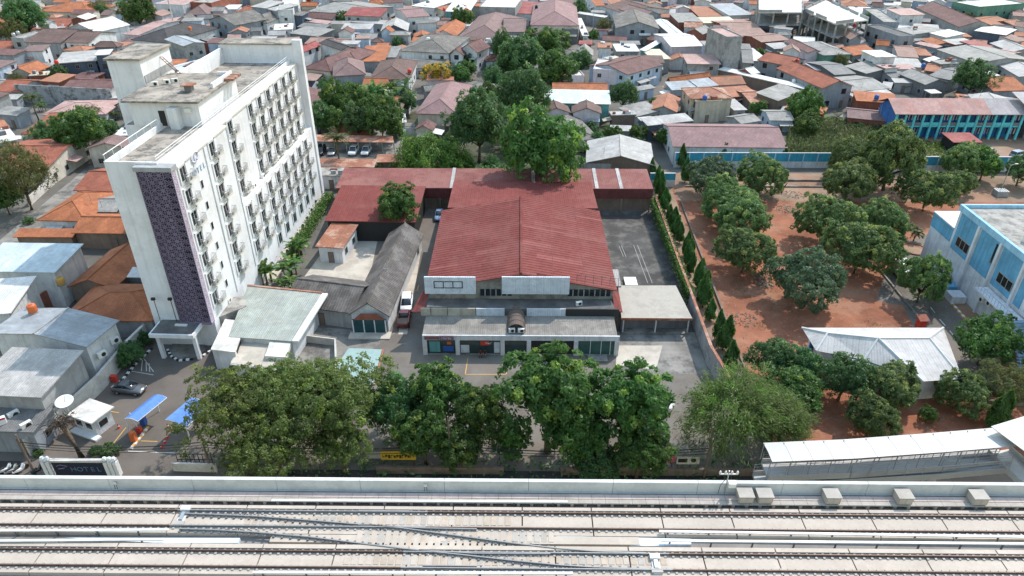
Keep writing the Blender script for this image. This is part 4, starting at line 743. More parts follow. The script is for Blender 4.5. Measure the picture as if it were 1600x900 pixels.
# region, A, B (front eave corners), C (ridge or rear corner), eave height, rise, type, roof, wall, label
HS = [
('a', (-120, -30), (620, -90), (700, -200), 7, 0, 'flat', 'wconc', 'beige', 'beige two-storey block with dark openings in the top left corner'),
('a', (400, 120), (960, 140), (830, 20), 3.5, 2.6, 'hip', 'orange', 'cream', 'wide orange hipped roof house behind the big round tree, top left'),
('a', (440, 305), (720, 300), (610, 195), 3, 2, 'gx', 'red', 'cream', 'red tiled roof in front of the wide orange hipped house'),
('a', (545, 305), (700, 300), (720, 245), 3, 0, 'slab', 'white', 'white', 'small white canopy roof beside the red tiled roof'),
('a', (700, 310), (1040, 350), (1150, 170), 6, 2.4, 'gy', 'white', 'white', 'white two-storey house with white metal roof and dark gable'),
('a', (255, 455), (650, 465), (715, 315), 6, 2.2, 'gx', 'brown', 'grey', 'long brown roofed grey house with water tanks at its left end'),
('a', (120, 415), (250, 422), (250, 335), 6.6, 0, 'flat', 'conc', 'grey', 'grey flat tank block at the left end of the long brown house'),
('a', (690, 460), (960, 465), (1000, 340), 6, 2, 'gx', 'brown', 'white', 'white gabled house with brown roof right of the long brown house'),
('a', (590, 695), (1050, 660), (1010, 550), 6, 0, 'slab', 'asbl', 'navy', 'dark navy block with flat grey roof left of the hotel tower'),
('a', (1020, 605), (1180, 595), (1260, 535), 8, 0, 'slab', 'white', 'navy', 'taller navy block with white roof slab beside the hotel lift tower'),
('a', (90, 795), (340, 800), (170, 650), 3.2, 1.8, 'gy', 'orange', 'grey', 'orange roofed house with grey front gable near the left edge'),
('a', (330, 790), (500, 750), (420, 655), 3, 1.6, 'gx', 'terra', 'brick', 'weathered speckled terracotta roof right of the grey gable'),
('L', (-60, 190), (125, 198), (150, 112), 3.4, 1.6, 'gx', 'red', 'grey', 'red tiled house cut by the left edge above the palm'),
('a', (310, 825), (540, 815), (540, 775), 3, 0, 'slab', 'cream', 'brick', 'low brick store with cream slab roof beside a bush'),
('a', (470, 735), (580, 710), (560, 660), 3, .8, 'gx', 'asb', 'grey', 'small grey roofed hut next to the red water tank'),
('a', (-120, 530), (110, 530), (60, 440), 3.5, 1.5, 'gx', 'red', 'grey', 'red roof under the olive tree at the left edge'),
('a', (-140, 340), (20, 330), (0, 160), 3.5, 2, 'gx', 'orange', 'cream', 'orange roof sliver at the left edge beside the big round tree'),
('b', (30, 430), (440, 465), (330, 260), 4.6, 2.9, 'hip', 'dark', 'white', 'house with dark pyramid roof and white columns behind the hotel'),
('b', (-60, 370), (110, 380), (190, 230), 4, 1.2, 'gx', 'pinkm', 'white', 'pale pinkish roof left of the dark pyramid roof'),
('b', (290, 45), (590, 60), (640, -60), 7, 0, 'flat', 'pinkm', 'white', 'white two-storey house with balcony near the tall mast'),
('b', (670, 30), (900, 40), (930, -60), 7.5, 0, 'flat', 'conc', 'brick', 'red brick walled block at the top edge'),
('b', (600, 160), (860, 160), (770, 40), 5, 2.6, 'hip', 'mauve', 'grey', 'mauve brown hipped roof left of the blue-grey gable'),
('b', (495, 240), (650, 240), (600, 145), 4, 1.7, 'hip', 'grey', 'green', 'small grey pyramid roof over green walls'),
('b', (860, 215), (1155, 275), (1060, 50), 6, 2.6, 'gy', 'grey', 'bgrey', 'tall blue-grey gabled house with grey-brown roof'),
('b', (1110, 150), (1270, 185), (1230, 55), 4.5, 2, 'gx', 'red', 'grey', 'bright red roof right of the blue-grey gable'),
('b', (1270, 180), (1430, 170), (1385, 80), 4.5, 1.6, 'gx', 'orange', 'cream', 'orange roof next to the bright red roof'),
('b', (750, 320), (900, 325), (900, 235), 3, .8, 'shed', 'rust', 'brown', 'rust red lean-to roof below the blue-grey gable'),
('b', (600, 500), (840, 460), (1130, 285), 7.5, .7, 'gy', 'grey_m', 'conc', 'long concrete house with grey metal roof behind the hotel roof'),
('b', (400, 735), (560, 765), (830, 545), 4, .4, 'gy', 'blue', 'grey', 'pale blue tarpaulin shed behind the white hotel parapet'),
('b', (510, 560), (660, 550), (690, 480), 4, 1, 'gx', 'terra', 'brown', 'small terracotta roof left of the blue tarpaulin'),
('c', (-60, 70), (110, 90), (160, 0), 8, 1, 'shed', 'asbl', 'bgrey', 'leftmost of three grey stepped row houses at the top edge'),
('c', (115, 95), (215, 120), (280, 10), 8, 1, 'shed', 'asbl', 'bgrey', 'middle of three grey stepped row houses at the top edge'),
('c', (220, 115), (400, 110), (430, 0), 8, 0, 'flat', 'wconc', 'white', 'rightmost white one of the stepped row houses at the top edge'),
('c', (-70, 240), (120, 250), (60, 110), 5, 2.4, 'hip', 'grey', 'white', 'grey-brown hipped house behind the hotel end wall'),
('c', (185, 150), (500, 170), (520, 125), 6, .5, 'shed', 'asbd', 'navy', 'stained navy walled building with grey lean roof'),
('c', (490, 190), (830, 208), (700, 135), 4, 1.6, 'gx', 'maroon', 'grey', 'maroon roof behind the purple lean-to'),
('c', (480, 225), (770, 262), (800, 225), 3.5, .5, 'shed', 'pinkm', 'grey', 'faded purple lean-to roof below the maroon roof'),
('c', (560, 120), (930, 185), (1010, 45), 4.5, 1.8, 'gx', 'asb', 'grey', 'broad grey asbestos roof near the top edge'),
('c', (945, 165), (1345, 180), (1385, 85), 6, 1.6, 'shed', 'redm', 'grey', 'dark red metal roof on a grey two-storey house'),
('c', (990, 235), (1370, 262), (1370, 215), 4, .6, 'shed', 'asbl', 'grey', 'pale grey strip roof under the dark red metal roof'),
('c', (915, 312), (1240, 316), (1262, 255), 4.5, .8, 'shed', 'asbl', 'lblue', 'asbestos roof over a pale blue wall'),
('c', (350, 358), (670, 395), (720, 300), 4, .8, 'shed', 'asb', 'dgrey', 'larger grey lean-to behind the hotel wing wall'),
('c', (440, 290), (740, 312), (765, 262), 4, .6, 'shed', 'asbd', 'dgrey', 'darker grey lean-to above the larger one'),
('c', (190, 330), (400, 320), (430, 255), 4, 0, 'slab', 'wconc', 'white', 'pale flat slab roof behind the hotel rear penthouse'),
('c', (520, 470), (710, 480), (750, 410), 4, 1, 'gx', 'salmon', 'cream', 'left salmon roof behind the hotel wing wall'),
('c', (760, 500), (960, 500), (1000, 425), 4, 1, 'gx', 'salmon', 'cream', 'right salmon roof next to the white party walls'),
('c', (740, 545), (900, 540), (830, 445), 4, 1.4, 'hip', 'mauve', 'cream', 'small mauve hip roof in front of the salmon roofs'),
('c', (340, 570), (470, 582), (540, 435), 5.5, 1.2, 'gy', 'redm', 'white', 'white house with red roof touching the hotel wing wall'),
('c', (500, 740), (810, 775), (830, 555), 4.2, 2.4, 'hip', 'maroon', 'cream', 'large maroon hipped roof right of the hotel'),
('c', (830, 825), (1190, 805), (1010, 645), 5, 2.6, 'hip', 'mauve', 'bgrey', 'brown hipped roof on a blue-grey house facing the trees'),
('c', (920, 545), (1090, 515), (1200, 350), 6.5, .8, 'gy', 'dark', 'white', 'tall white house with dark roof between white party walls'),
('c', (1100, 665), (1390, 665), (1400, 490), 3.5, 1.5, 'shed', 'orange', 'grey', 'bright orange roof with grey patch beside the grey yard'),
('c', (900, 640), (1080, 650), (1000, 545), 4.4, 1.6, 'hip', 'maroon', 'cream', 'small maroon roof between the hips and the white party walls'),
('c', (480, 868), (650, 872), (735, 785), 3, .3, 'shed', 'salmon', 'navy', 'flat salmon carport roof beside the hotel wing wall'),
('d', (0, 618), (130, 620), (140, 500), 3.5, 1.2, 'shed', 'asb', 'grey', 'grey lean-to continuing the bright orange roof'),
('d', (-40, 340), (260, 335), (140, 185), 5, 2.3, 'gy', 'asbl', 'navy', 'navy gabled house with pale roof edge'),
('d', (250, 190), (500, 170), (530, 80), 7, 1.2, 'gx', 'pink', 'white', 'tall white house with pink roof behind the navy gable'),
('d', (290, 68), (540, 90), (600, -20), 5, 0, 'slab', 'white', 'white', 'white patched flat roof at the top edge'),
('d', (560, 80), (640, 115), (680, -20), 5, 1, 'gx', 'orange', 'cream', 'narrow orange roof at the top edge beside a white roof'),
('d', (660, 122), (930, 127), (1000, -10), 5.5, 1, 'shed', 'white', 'teal', 'big white patched metal roof over a grey-green front'),
('d', (500, 385), (780, 395), (735, 205), 4, 2.1, 'gy', 'orange', 'white', 'orange gable roof with white front gable'),
('d', (800, 415), (1300, 430), (1120, 195), 5, 3.2, 'hip', 'mauve', 'cream', 'largest mauve hipped roof, with water tank at its left'),
('d', (1290, 345), (1520, 345), (1400, 198), 6, 2.2, 'gx', 'mauve', 'bgrey', 'mauve roof wing right of the largest mauve hip'),
('d', (165, 548), (700, 578), (650, 400), 6.2, 2.3, 'hip', 'grey', 'white', 'long grey-brown hipped house with a row of dark openings'),
('d', (200, 738), (690, 742), (690, 640), 3, 1.3, 'shed', 'grey', 'white', 'grey tiled verandah roof under the row of dark openings'),
('d', (800, 545), (1010, 570), (870, 395), 6, 2.4, 'gy', 'maroon', 'white', 'larger maroon front gable of the white villa'),
('d', (700, 590), (860, 598), (775, 490), 5.5, 1.8, 'gy', 'maroon', 'white', 'smaller maroon front gable of the white villa'),
('d', (980, 525), (1100, 520), (1010, 420), 6, 1.4, 'gy', 'maroon', 'white', 'third maroon gable of the white villa beside the tank block'),
('d', (1085, 470), (1215, 470), (1220, 440), 5.8, 0, 'flat', 'conc', 'bgrey', 'blue-grey tank block beside the white villa'),
('Z', (576, 124), (640, 124), (611, 97), 4.6, 2.3, 'hip', 'brown', 'white', 'brown pyramid roof over white walls above the banana plants'),
('d', (1030, 80), (1420, 90), (1420, -10), 8, 0, 'flat', 'wconc', 'conc', 'grey bare concrete apartment block at the top edge'),
('e', (0, 143), (270, 152), (350, 20), 5, .8, 'shed', 'redm', 'white', 'flat dark red roof at the top edge left of the alley'),
('e', (-110, 345), (140, 348), (0, 213), 4, 2, 'gx', 'mauve', 'white', 'mauve roof left of the grand pink hip'),
('e', (195, 272), (725, 278), (490, 15), 6.3, 3.4, 'hip', 'pink', 'cream', 'grand two-storey house with pinkish hipped roof left of the alley'),
('e', (555, 322), (715, 327), (715, 285), 5, 0, 'flat', 'conc', 'dgrey', 'grey block wall annex under the grand pink hip'),
('e', (560, 60), (680, 60), (640, -20), 5, 1.5, 'gx', 'mauve', 'white', 'small mauve roof at the top edge by the alley trees'),
('e', (760, 392), (835, 392), (775, 200), 3, 0, 'slab', 'white', 'white', 'long white roof strip along the alley'),
('e', (720, 478), (870, 482), (860, 440), 3, .4, 'shed', 'redm', 'brown', 'small red awning roof at the alley corner'),
('e', (400, 615), (740, 650), (570, 530), 3, 1.7, 'hip', 'grey', 'grey', 'dark grey roof half hidden by trees left of the alley'),
('e', (680, 600), (880, 605), (770, 470), 4, 2, 'gy', 'asb', 'cream', 'cream gable with small square vents'),
('e', (930, 522), (1085, 525), (1075, 470), 5.5, 0, 'slab', 'terra', 'white', 'small white house with flat brown roof by the alley mouth'),
('e', (880, 755), (1155, 770), (1110, 650), 6.2, 0, 'flat', 'wconc', 'lilac', 'pale lilac box house with cream flat roof'),
('e', (650, 830), (780, 825), (790, 770), 5.2, 0, 'flat', 'wconc', 'lilac', 'stepped lilac side block with white parapets'),
('Z', (962, 44), (1031, 45), (996, 14), 6, 2.4, 'gy', 'grey', 'bgrey', 'blue-grey gabled house with grey roof beside the alley'),
('e', (980, 70), (1230, 150), (1200, -10), 5, 2, 'gx', 'brown', 'white', 'brown roof at the top edge right of the alley'),
('e', (905, 62), (1010, 60), (1010, -20), 4.5, 1, 'gx', 'orange', 'white', 'small orange roof at the top end of the alley'),
('e', (1010, 190), (1070, 175), (960, 70), 4, .4, 'gy', 'white', 'bgrey', 'white canopy row along the right side of the alley'),
('e', (1130, 562), (1385, 562), (1385, 480), 3, 0, 'slab', 'white', 'grey', 'white flat yard roof below the blue-grey gable'),
('e', (1235, 722), (1370, 702), (1345, 570), 3.5, .3, 'shed', 'cream', 'grey', 'yellowish flat roof beside the red-roofed blue house'),
('f', (40, 180), (240, 160), (170, 20), 5.5, 1.6, 'gy', 'mauve', 'bgrey', 'grey house with mauve roof behind the alley gable'),
('f', (330, 378), (490, 376), (250, 200), 4, .6, 'gy', 'white', 'grey', 'long white roof with teal skylight box'),
('f', (640, 182), (905, 178), (880, 65), 4, 1.2, 'shed', 'terra', 'brick', 'speckled terracotta roof near the top right of centre'),
('f', (415, 242), (680, 237), (630, 135), 5, 1, 'shed', 'asb', 'brick', 'grey roof on brick walls with small skylight'),
('f', (680, 250), (1050, 242), (1005, 178), 4.5, .6, 'shed', 'cream', 'cream', 'pale yellow roof in front of the speckled terracotta'),
('f', (965, 168), (1228, 158), (1090, 30), 5, 1.2, 'shed', 'grey_m', 'white', 'pale grey metal roof house right of the pale yellow roof'),
('f', (1280, 110), (1440, 150), (1400, 10), 6.5, 0, 'flat', 'wconc', 'bgrey', 'white flat roofed block left of the building site'),
('f', (1000, 398), (1400, 392), (1250, 240), 4, 1.8, 'gx', 'salmon', 'brick', 'wide salmon roof behind the grey concrete tower'),
('f', (490, 345), (680, 372), (565, 250), 4.5, 1.6, 'gy', 'asb', 'brick', 'red brick gable behind the white warehouse roof'),
('f', (335, 507), (690, 497), (700, 380), 6, 1.3, 'gx', 'white', 'lilac', 'white roofed warehouse with pale panels left of the concrete tower'),
('f', (60, 555), (260, 440), (290, 420), 5, .3, 'shed', 'white', 'teal', 'white sloping gable edge left of the white warehouse'),
('f', (130, 650), (340, 645), (270, 535), 4.5, 0, 'slab', 'cream', 'grey', 'pale yellow-green flat roof below the white warehouse'),
('f', (940, 410), (1110, 402), (1010, 300), 13.2, 0, 'flat', 'pinkm', 'conc', 'tall bare grey concrete tower house'),
('f', (720, 385), (935, 400), (800, 300), 11, 0, 'flat', 'wconc', 'conc', 'stepped lower half of the grey concrete tower house'),
('f', (510, 690), (880, 695), (700, 585), 6, .4, 'shed', 'pinkm', 'conc', 'grey concrete house with pink roof at the tower foot'),
('Z', (981, 117), (1036, 101), (1014, 84), 6, 1.5, 'gx', 'maroon', 'lblue', 'sky-blue walled house with maroon roof'),
('f', (330, 892), (770, 832), (755, 783), 3.5, 1.2, 'gx', 'orange', 'brown', 'orange roof right of the sky-blue house'),
('Q', (250, 405), (455, 392), (420, 325), 4.2, .9, 'shed', 'grey_m', 'bgrey', 'left grey metal roof above the beige villa'),
('Q', (460, 385), (615, 366), (580, 300), 4.4, .9, 'shed', 'grey_m', 'bgrey', 'right grey metal roof above the beige villa'),
('Q', (760, 250), (872, 282), (830, 205), 4.5, 1.2, 'gy', 'white', 'brick', 'brick gable with white roof right of the concrete tower'),
('Q', (885, 180), (1010, 180), (1000, 80), 3.5, 0, 'slab', 'white', 'white', 'white flat roof right of the concrete tower'),
('Q', (800, 190), (890, 195), (860, 90), 4, 1, 'gx', 'asbd', 'grey', 'small dark grey roof tight against the concrete tower'),
('Q', (395, 472), (735, 468), (545, 380), 6.2, 1.6, 'hip', 'rust', 'beige', 'beige villa with rusty red hipped roof and slit windows'),
('Q', (440, 500), (640, 492), (635, 468), 5.6, 0, 'flat', 'wconc', 'beige', 'beige front block of the villa carrying a blue tank'),
('Q', (70, 560), (290, 578), (150, 415), 3, 1.4, 'gy', 'terra', 'grey', 'terracotta roof with pale ridge left of the beige villa'),
('Q', (-30, 612), (165, 562), (110, 475), 3, .6, 'shed', 'asb', 'grey', 'grey lean-to joined to the terracotta roof'),
('Q', (60, 682), (420, 642), (350, 582), 4, .6, 'shed', 'asbl', 'navy', 'grey and white roof over a dark blue porch'),
('Q', (680, 462), (930, 442), (940, 358), 3, .8, 'shed', 'terra', 'brick', 'terracotta roof with a white patch right of the beige villa'),
('Q', (735, 562), (840, 557), (800, 445), 3, .6, 'shed', 'asbl', 'grey', 'narrow pale grey roof against the beige villa'),
('Q', (790, 668), (950, 642), (900, 588), 3, .8, 'gx', 'asb', 'grey', 'grey roof hut above the long pink roof'),
('Q', (870, 510), (1010, 505), (990, 415), 3, 1, 'gx', 'rust', 'brown', 'rusty brown patched roof in the middle right'),
('Z', (1051, 229), (1231, 231), (1228, 199), 4.4, 2, 'gx', 'pink', 'white', 'long pink tiled roof behind the blue panelled wall'),
('R', (525, 392), (775, 372), (410, 165), 6, 1.9, 'gy', 'red', 'bgrey', 'grey row house with brick red roof and twin window in its gable'),
('R', (255, 215), (400, 165), (225, 65), 6, 1.5, 'gy', 'red', 'bgrey', 'rear brick red roof of the grey row houses'),
('R', (470, 420), (525, 400), (85, 135), 4.2, 0, 'slab', 'white', 'brown', 'long white gallery roof along the row houses'),
('R', (180, 488), (375, 412), (240, 335), 4, .8, 'shed', 'asb', 'brown', 'weathered grey roof with brown walls beside the climbing tree'),
('R', (535, 132), (762, 122), (630, 40), 5, 1.4, 'hip', 'asb', 'green', 'grey hipped house with green glass front'),
('R', (765, 134), (955, 106), (900, 40), 4, 1.5, 'gx', 'orange', 'dgrey', 'scalloped orange roof right of the green glass house'),
('R', (945, 152), (1110, 147), (1085, 92), 7, 0, 'slab', 'wconc', 'white', 'white two-storey house with slab roof'),
('R', (1020, 240), (1130, 232), (1110, 198), 5, 0, 'slab', 'pinkm', 'white', 'lower white block with pink slab roof'),
('R', (760, 420), (1060, 388), (900, 310), 3.4, 1, 'gx', 'asb', 'grey', 'grey double roof below the white two-storey house'),
('R', (770, 462), (1095, 442), (1060, 395), 2.8, .5, 'shed', 'asbl', 'grey', 'long pale grey lean-to behind the school end wall'),
('R', (480, 250), (630, 245), (590, 188), 3.5, .3, 'shed', 'white', 'grey', 'white sheet roof beside the row houses'),
('R', (620, 285), (790, 275), (740, 195), 4, 1, 'gx', 'asbd', 'dgrey', 'dark grey roof behind the row houses'),
('R', (690, 215), (870, 275), (860, 172), 4, 1, 'gx', 'asb', 'dgrey', 'grey roof with black gable in front of the orange scallops'),
('R', (410, 112), (540, 108), (290, 0), 5, .8, 'gy', 'maroon', 'lilac', 'long brown roof with pale front between row house and building site'),
('R', (150, 82), (320, 70), (280, 25), 4, .6, 'shed', 'asbl', 'dgrey', 'pale grey roof behind the rear row house'),
('Z', (1190, 66), (1234, 62), (1228, 52), 4, .8, 'gx', 'salmon', 'brick', 'salmon ridge roof beside the building site'),
('g', (800, 60), (1090, 75), (960, -10), 5, 2, 'hip', 'terra', 'cream', 'terracotta hipped roof above the building site'),
('g', (1000, 205), (1260, 215), (1280, 90), 5, 0, 'slab', 'wconc', 'white', 'white flat roofed block right of the building site'),
('g', (1250, 245), (1420, 250), (1400, 105), 7, 0, 'flat', 'conc', 'bgrey', 'grey block with striped neighbour right of the building site'),
('g', (890, 430), (1025, 432), (985, 310), 5.5, 1.5, 'gy', 'salmon', 'bgrey', 'blue-grey gable with salmon roof by the red tank'),
('g', (1050, 325), (1230, 320), (1250, 255), 5, .6, 'shed', 'asbd', 'grey', 'dark grey sheet roof right of the salmon gable'),
('g', (1180, 480), (1385, 520), (1330, 395), 3.5, .8, 'gx', 'asbd', 'grey', 'dark roof behind the white slab-roofed house'),
('h', (50, 165), (322, 157), (260, 85), 7, .7, 'shed', 'pinkm', 'white', 'white block under a striped white and pink roof'),
('h', (210, 80), (680, 292), (840, 195), 5, 2.4, 'gx', 'maroon', 'grey', 'very long maroon gable roof near the top right'),
('h', (905, 82), (1400, 42), (1330, -30), 7.5, 0, 'flat', 'wconc', 'green', 'large grey-green flat roofed building in the top right corner'),
('h', (1080, 292), (1305, 250), (1240, 148), 3.5, 1.4, 'gx', 'terra', 'brown', 'speckled terracotta roof under the grey-green building'),
('h', (1305, 290), (1450, 270), (1400, 195), 3.5, 1.2, 'gx', 'terra', 'brown', 'terracotta roof at the top right edge'),
('h', (845, 330), (1190, 380), (1080, 285), 5, .5, 'shed', 'white', 'navy', 'navy walled house with white lean roof near the right edge'),
('h', (540, 405), (750, 362), (615, 305), 5, .5, 'shed', 'white', 'white', 'bright white roof in the crowded right quarter'),
('h', (150, 385), (540, 330), (440, 250), 5, 0, 'slab', 'asb', 'grey', 'flat grey roof below the very long maroon gable'),
('h', (40, 400), (205, 392), (80, 262), 7, 0, 'flat', 'dconc', 'bgrey', 'dark flat roofed house with barred upper windows'),
('h', (265, 430), (420, 492), (345, 380), 4, 1, 'gx', 'orange', 'dgrey', 'orange roof beside the bright white roof'),
('h', (525, 492), (862, 462), (760, 408), 4, .6, 'shed', 'asbl', 'navy', 'pale grey roof with dark wall below the bright white roof'),
('h', (200, 470), (440, 522), (420, 480), 4, .4, 'shed', 'pinkm', 'bgrey', 'pale pink lean roof left of the pale grey one'),
('h', (920, 518), (1062, 502), (960, 415), 4, .5, 'shed', 'redm', 'dgrey', 'maroon flat roof near the right edge'),
('h', (1010, 465), (1250, 562), (1330, 490), 4, 1.2, 'gx', 'asbl', 'grey', 'broad pale grey gable at the right edge'),
('h', (1300, 450), (1450, 440), (1420, 360), 4, .6, 'shed', 'salmon', 'white', 'pale salmon roof at the right edge'),
('h', (20, 610), (250, 625), (200, 510), 3.6, 1, 'gx', 'salmon', 'white', 'pale salmon tiled roof right of the slab-roofed white house'),
('h', (250, 600), (400, 602), (370, 530), 3.4, .8, 'gx', 'terra', 'grey', 'small red terracotta roof with dark openings'),
('h', (360, 668), (480, 632), (425, 600), 3.4, .4, 'shed', 'white', 'dgrey', 'small white awning roof over a dark opening'),
('h', (440, 535), (870, 682), (840, 510), 4.6, 1.2, 'gx', 'asb', 'grey', 'long grey roof with a white barge board'),
('h', (480, 700), (680, 690), (690, 645), 4.8, 0, 'slab', 'asb', 'conc', 'grey concrete cube left of the lone dark tree'),
('h', (930, 600), (1130, 640), (1150, 540), 3.5, .8, 'gx', 'pinkm', 'grey', 'pinkish roof right of the lone dark tree'),
('h', (1000, 640), (1330, 830), (1385, 700), 3.6, 1, 'gx', 'asbl', 'grey', 'long pale grey roof at the right edge above the orange gable'),
('h', (1000, 830), (1130, 815), (1120, 740), 3, .4, 'shed', 'white', 'white', 'small white roof right of the lone dark tree'),
('S', (860, 312), (1140, 305), (1060, 195), 4, 1.9, 'gx', 'orange', 'bgrey', 'orange brown gable roof at the right edge above the school'),
('S', (330, 262), (525, 252), (265, 132), 4, 1.4, 'gy', 'asb', 'dgrey', 'dark gabled house with grey roof above the school'),
('S', (350, 190), (520, 225), (480, 140), 3.8, .8, 'gx', 'asbd', 'grey', 'dark grey roof right of the dark gabled house'),
('S', (90, 245), (255, 250), (240, 215), 3, .4, 'shed', 'asbl', 'grey', 'small pale lean-to left of the dark gabled house'),
('S', (0, 140), (260, 140), (250, 98), 4.4, .4, 'shed', 'pinkm', 'white', 'pale pink strip roof above the small lean-to'),
('S', (320, 150), (440, 165), (420, 108), 3.5, .9, 'gx', 'terra', 'brown', 'little orange roof with a blue tank above the school'),
('S', (70, 210), (200, 200), (190, 145), 3.2, .8, 'gx', 'asbd', 'bgrey', 'blue-grey hut under the pink strip roof'),
('S', (-20, 290), (60, 300), (40, 240), 3, .3, 'shed', 'asbl', 'grey', 'small grey awning at the left of the school roof'),
('S', (375, 330), (460, 325), (420, 295), 2.8, .2, 'shed', 'white', 'dgrey', 'tiny white awning in front of the dark gabled house'),
('L', (415, 186), (765, 190), (745, 112), 4, 1.4, 'gx', 'maroon', 'grey', 'maroon roof behind the stained grey wall left of the hotel'),
('L', (290, 360), (740, 352), (560, 270), 3, 1.3, 'hip', 'pinkm', 'grey', 'pinkish low hip roof in front of the stained grey wall'),
('L', (-60, 348), (112, 364), (185, 305), 3.5, .5, 'shed', 'asb', 'bgrey', 'grey roofed hut left of the palm'),
('L', (-60, 252), (115, 248), (110, 212), 3, .3, 'shed', 'asbl', 'bgrey', 'pale grey strip roof behind the grey hut'),
('L', (-70, 470), (70, 440), (30, 388), 3, 1, 'gx', 'terra', 'grey', 'terracotta roof at the left edge below the grey hut'),
('L', (145, 492), (430, 480), (370, 372), 3.4, 1.4, 'hip', 'red', 'cream', 'red hipped roof behind the green trees left of the hotel'),
('L', (-50, 570), (130, 535), (150, 430), 2.8, 0, 'slab', 'wconc', 'grey', 'pale flat yard roof at the left edge'),
('L', (-140, 738), (330, 738), (365, 575), 4, 1.7, 'gx', 'red', 'cream', 'large red roof with white right gable beside the lane'),
('T', (410, 170), (660, 178), (620, 65), 3.2, 1.6, 'gx', 'red', 'lilac', 'faded red roof over lilac walls hard against the hotel'),
('T', (205, 338), (480, 345), (480, 206), 3.4, 1.9, 'hip', 'orange', 'white', 'bright orange hipped roof with white fascia beside the lane'),
('T', (495, 292), (655, 292), (650, 218), 3.4, .8, 'gx', 'asb', 'brown', 'grey sheet roof between orange roofs near the hotel'),
('T', (398, 410), (710, 414), (690, 320), 3.3, 1.3, 'gx', 'orange', 'brown', 'orange roof with brown walls left of the hotel foot'),
('T', (70, 432), (405, 434), (390, 385), 3, .5, 'shed', 'orange', 'brown', 'low orange lean-to behind the pale blue warehouse'),
('T', (375, 715), (640, 725), (700, 460), 3.2, 1.6, 'gy', 'orange', 'brown', 'deep orange roof with a long diagonal ridge left of the hotel foot'),
('T', (335, 905), (860, 905), (780, 742), 3.2, 1.7, 'hip', 'orange', 'grey', 'nearest orange tiled roof, below the hotel white wall'),
('T', (640, 655), (800, 660), (780, 602), 3.2, .2, 'shed', 'white', 'dgrey', 'small white ribbed roof tight against the hotel wall'),
('T', (-170, 625), (310, 632), (465, 470), 6.5, .6, 'shed', 'blue', 'white', 'pale blue-white warehouse roof at the left edge, farther half'),
('T', (-170, 880), (60, 860), (312, 642), 6, .5, 'shed', 'white', 'white', 'cream-white warehouse roof at the left edge, nearer half'),
('U', (-60, 205), (392, 268), (250, 82), 6, 1.0, 'gy', 'grey_m', 'white', 'blue-grey metal roofed hall beside the hotel drive'),
('U', (-170, 480), (185, 497), (342, 280), 6, .4, 'shed', 'asbl', 'grey', 'pale grey roofed hall with plain side wall at left'),
('U', (-170, 645), (150, 655), (235, 520), 3.6, .3, 'shed', 'asbd', 'bgrey', 'low dark grey roof behind the red shop sign'),
('M', (110, 542), (700, 552), (690, 505), 3, .3, 'shed', 'rust', 'dgrey', None),
('M', (140, 722), (560, 727), (560, 668), 2.6, .3, 'shed', 'rust', 'brown', 'rusty corrugated lean-to behind the coconut palm'),
('M', (565, 690), (770, 690), (760, 635), 2.8, .3, 'shed', 'rust', 'brown', 'rusty roof strip left of the bamboo mound'),
('M', (150, 790), (350, 792), (370, 735), 3, 0, 'slab', 'conc', 'white', 'small white washhouse with dark doorways behind the hotel'),
('M', (700, 420), (790, 415), (790, 355), 3.4, 0, 'slab', 'wconc', 'white', 'white garden store beside the mauve villa'),
('N', (40, 348), (335, 357), (225, 180), 5, 2.3, 'hip', 'pink', 'cream', 'villa with pinkish hipped roof behind the car port'),
('N', (30, 462), (160, 468), (95, 385), 3, 1.2, 'gy', 'maroon', 'cream', 'small brown porch gable in front of the pinkish villa'),
('N', (260, 195), (505, 238), (420, 122), 3.6, 1.7, 'hip', 'grey', 'grey', 'grey-brown hip roof behind the pinkish villa'),
('N', (110, 195), (290, 180), (300, 135), 3.4, 1, 'gx', 'grey', 'grey', 'grey-brown ridge roof under the yellow flowering tree'),
('O', (97, 302), (622, 314), (612, 205), 5, .8, 'shed', 'mint', 'teal', 'wide mint green warehouse roof in the centre'),
('O', (165, 200), (600, 203), (540, 150), 5.2, 1, 'gx', 'orange', 'cream', 'orange roof band behind the mint warehouse'),
('O', (85, 387), (312, 382), (217, 278), 4.4, 1.4, 'gy', 'brown', 'lilac', 'left of twin lilac gables in front of the mint roof'),
('O', (315, 382), (552, 387), (420, 278), 4.4, 1.4, 'gy', 'brown', 'lilac', 'right of twin lilac gables, with a dark window'),
('O', (180, 612), (535, 585), (400, 435), 3, 1.7, 'hip', 'grey', 'grey', 'patched grey hip roof with a white chimney box'),
('O', (425, 770), (965, 792), (750, 550), 2.8, 1.9, 'gy', 'asbl', 'brown', 'sagging pale asbestos gable shed behind the grey wall'),
('O', (625, 405), (825, 400), (815, 370), 3.2, 0, 'slab', 'asbl', 'brown', 'half ruined beige roof right of the twin gables'),
('O', (620, 520), (790, 525), (780, 480), 2.8, .2, 'shed', 'asbl', 'grey', 'low pale roof strip right of the patched hip'),
('O', (900, 480), (1010, 470), (960, 405), 3.6, .3, 'shed', 'white', 'navy', 'white porch roof of the dark blue house right of centre'),
('O', (835, 210), (975, 185), (960, 152), 3, .4, 'shed', 'asb', 'lblue', 'small grey awning on the sky-blue wall'),
('O', (810, 390), (1000, 350), (960, 275), 3, .7, 'shed', 'asb', 'grey', 'pale grey roof right of the dark garden tree'),
]
ZC = {'gx': 1, 'gy': 1, 'hip': 1, 'shed': 1}
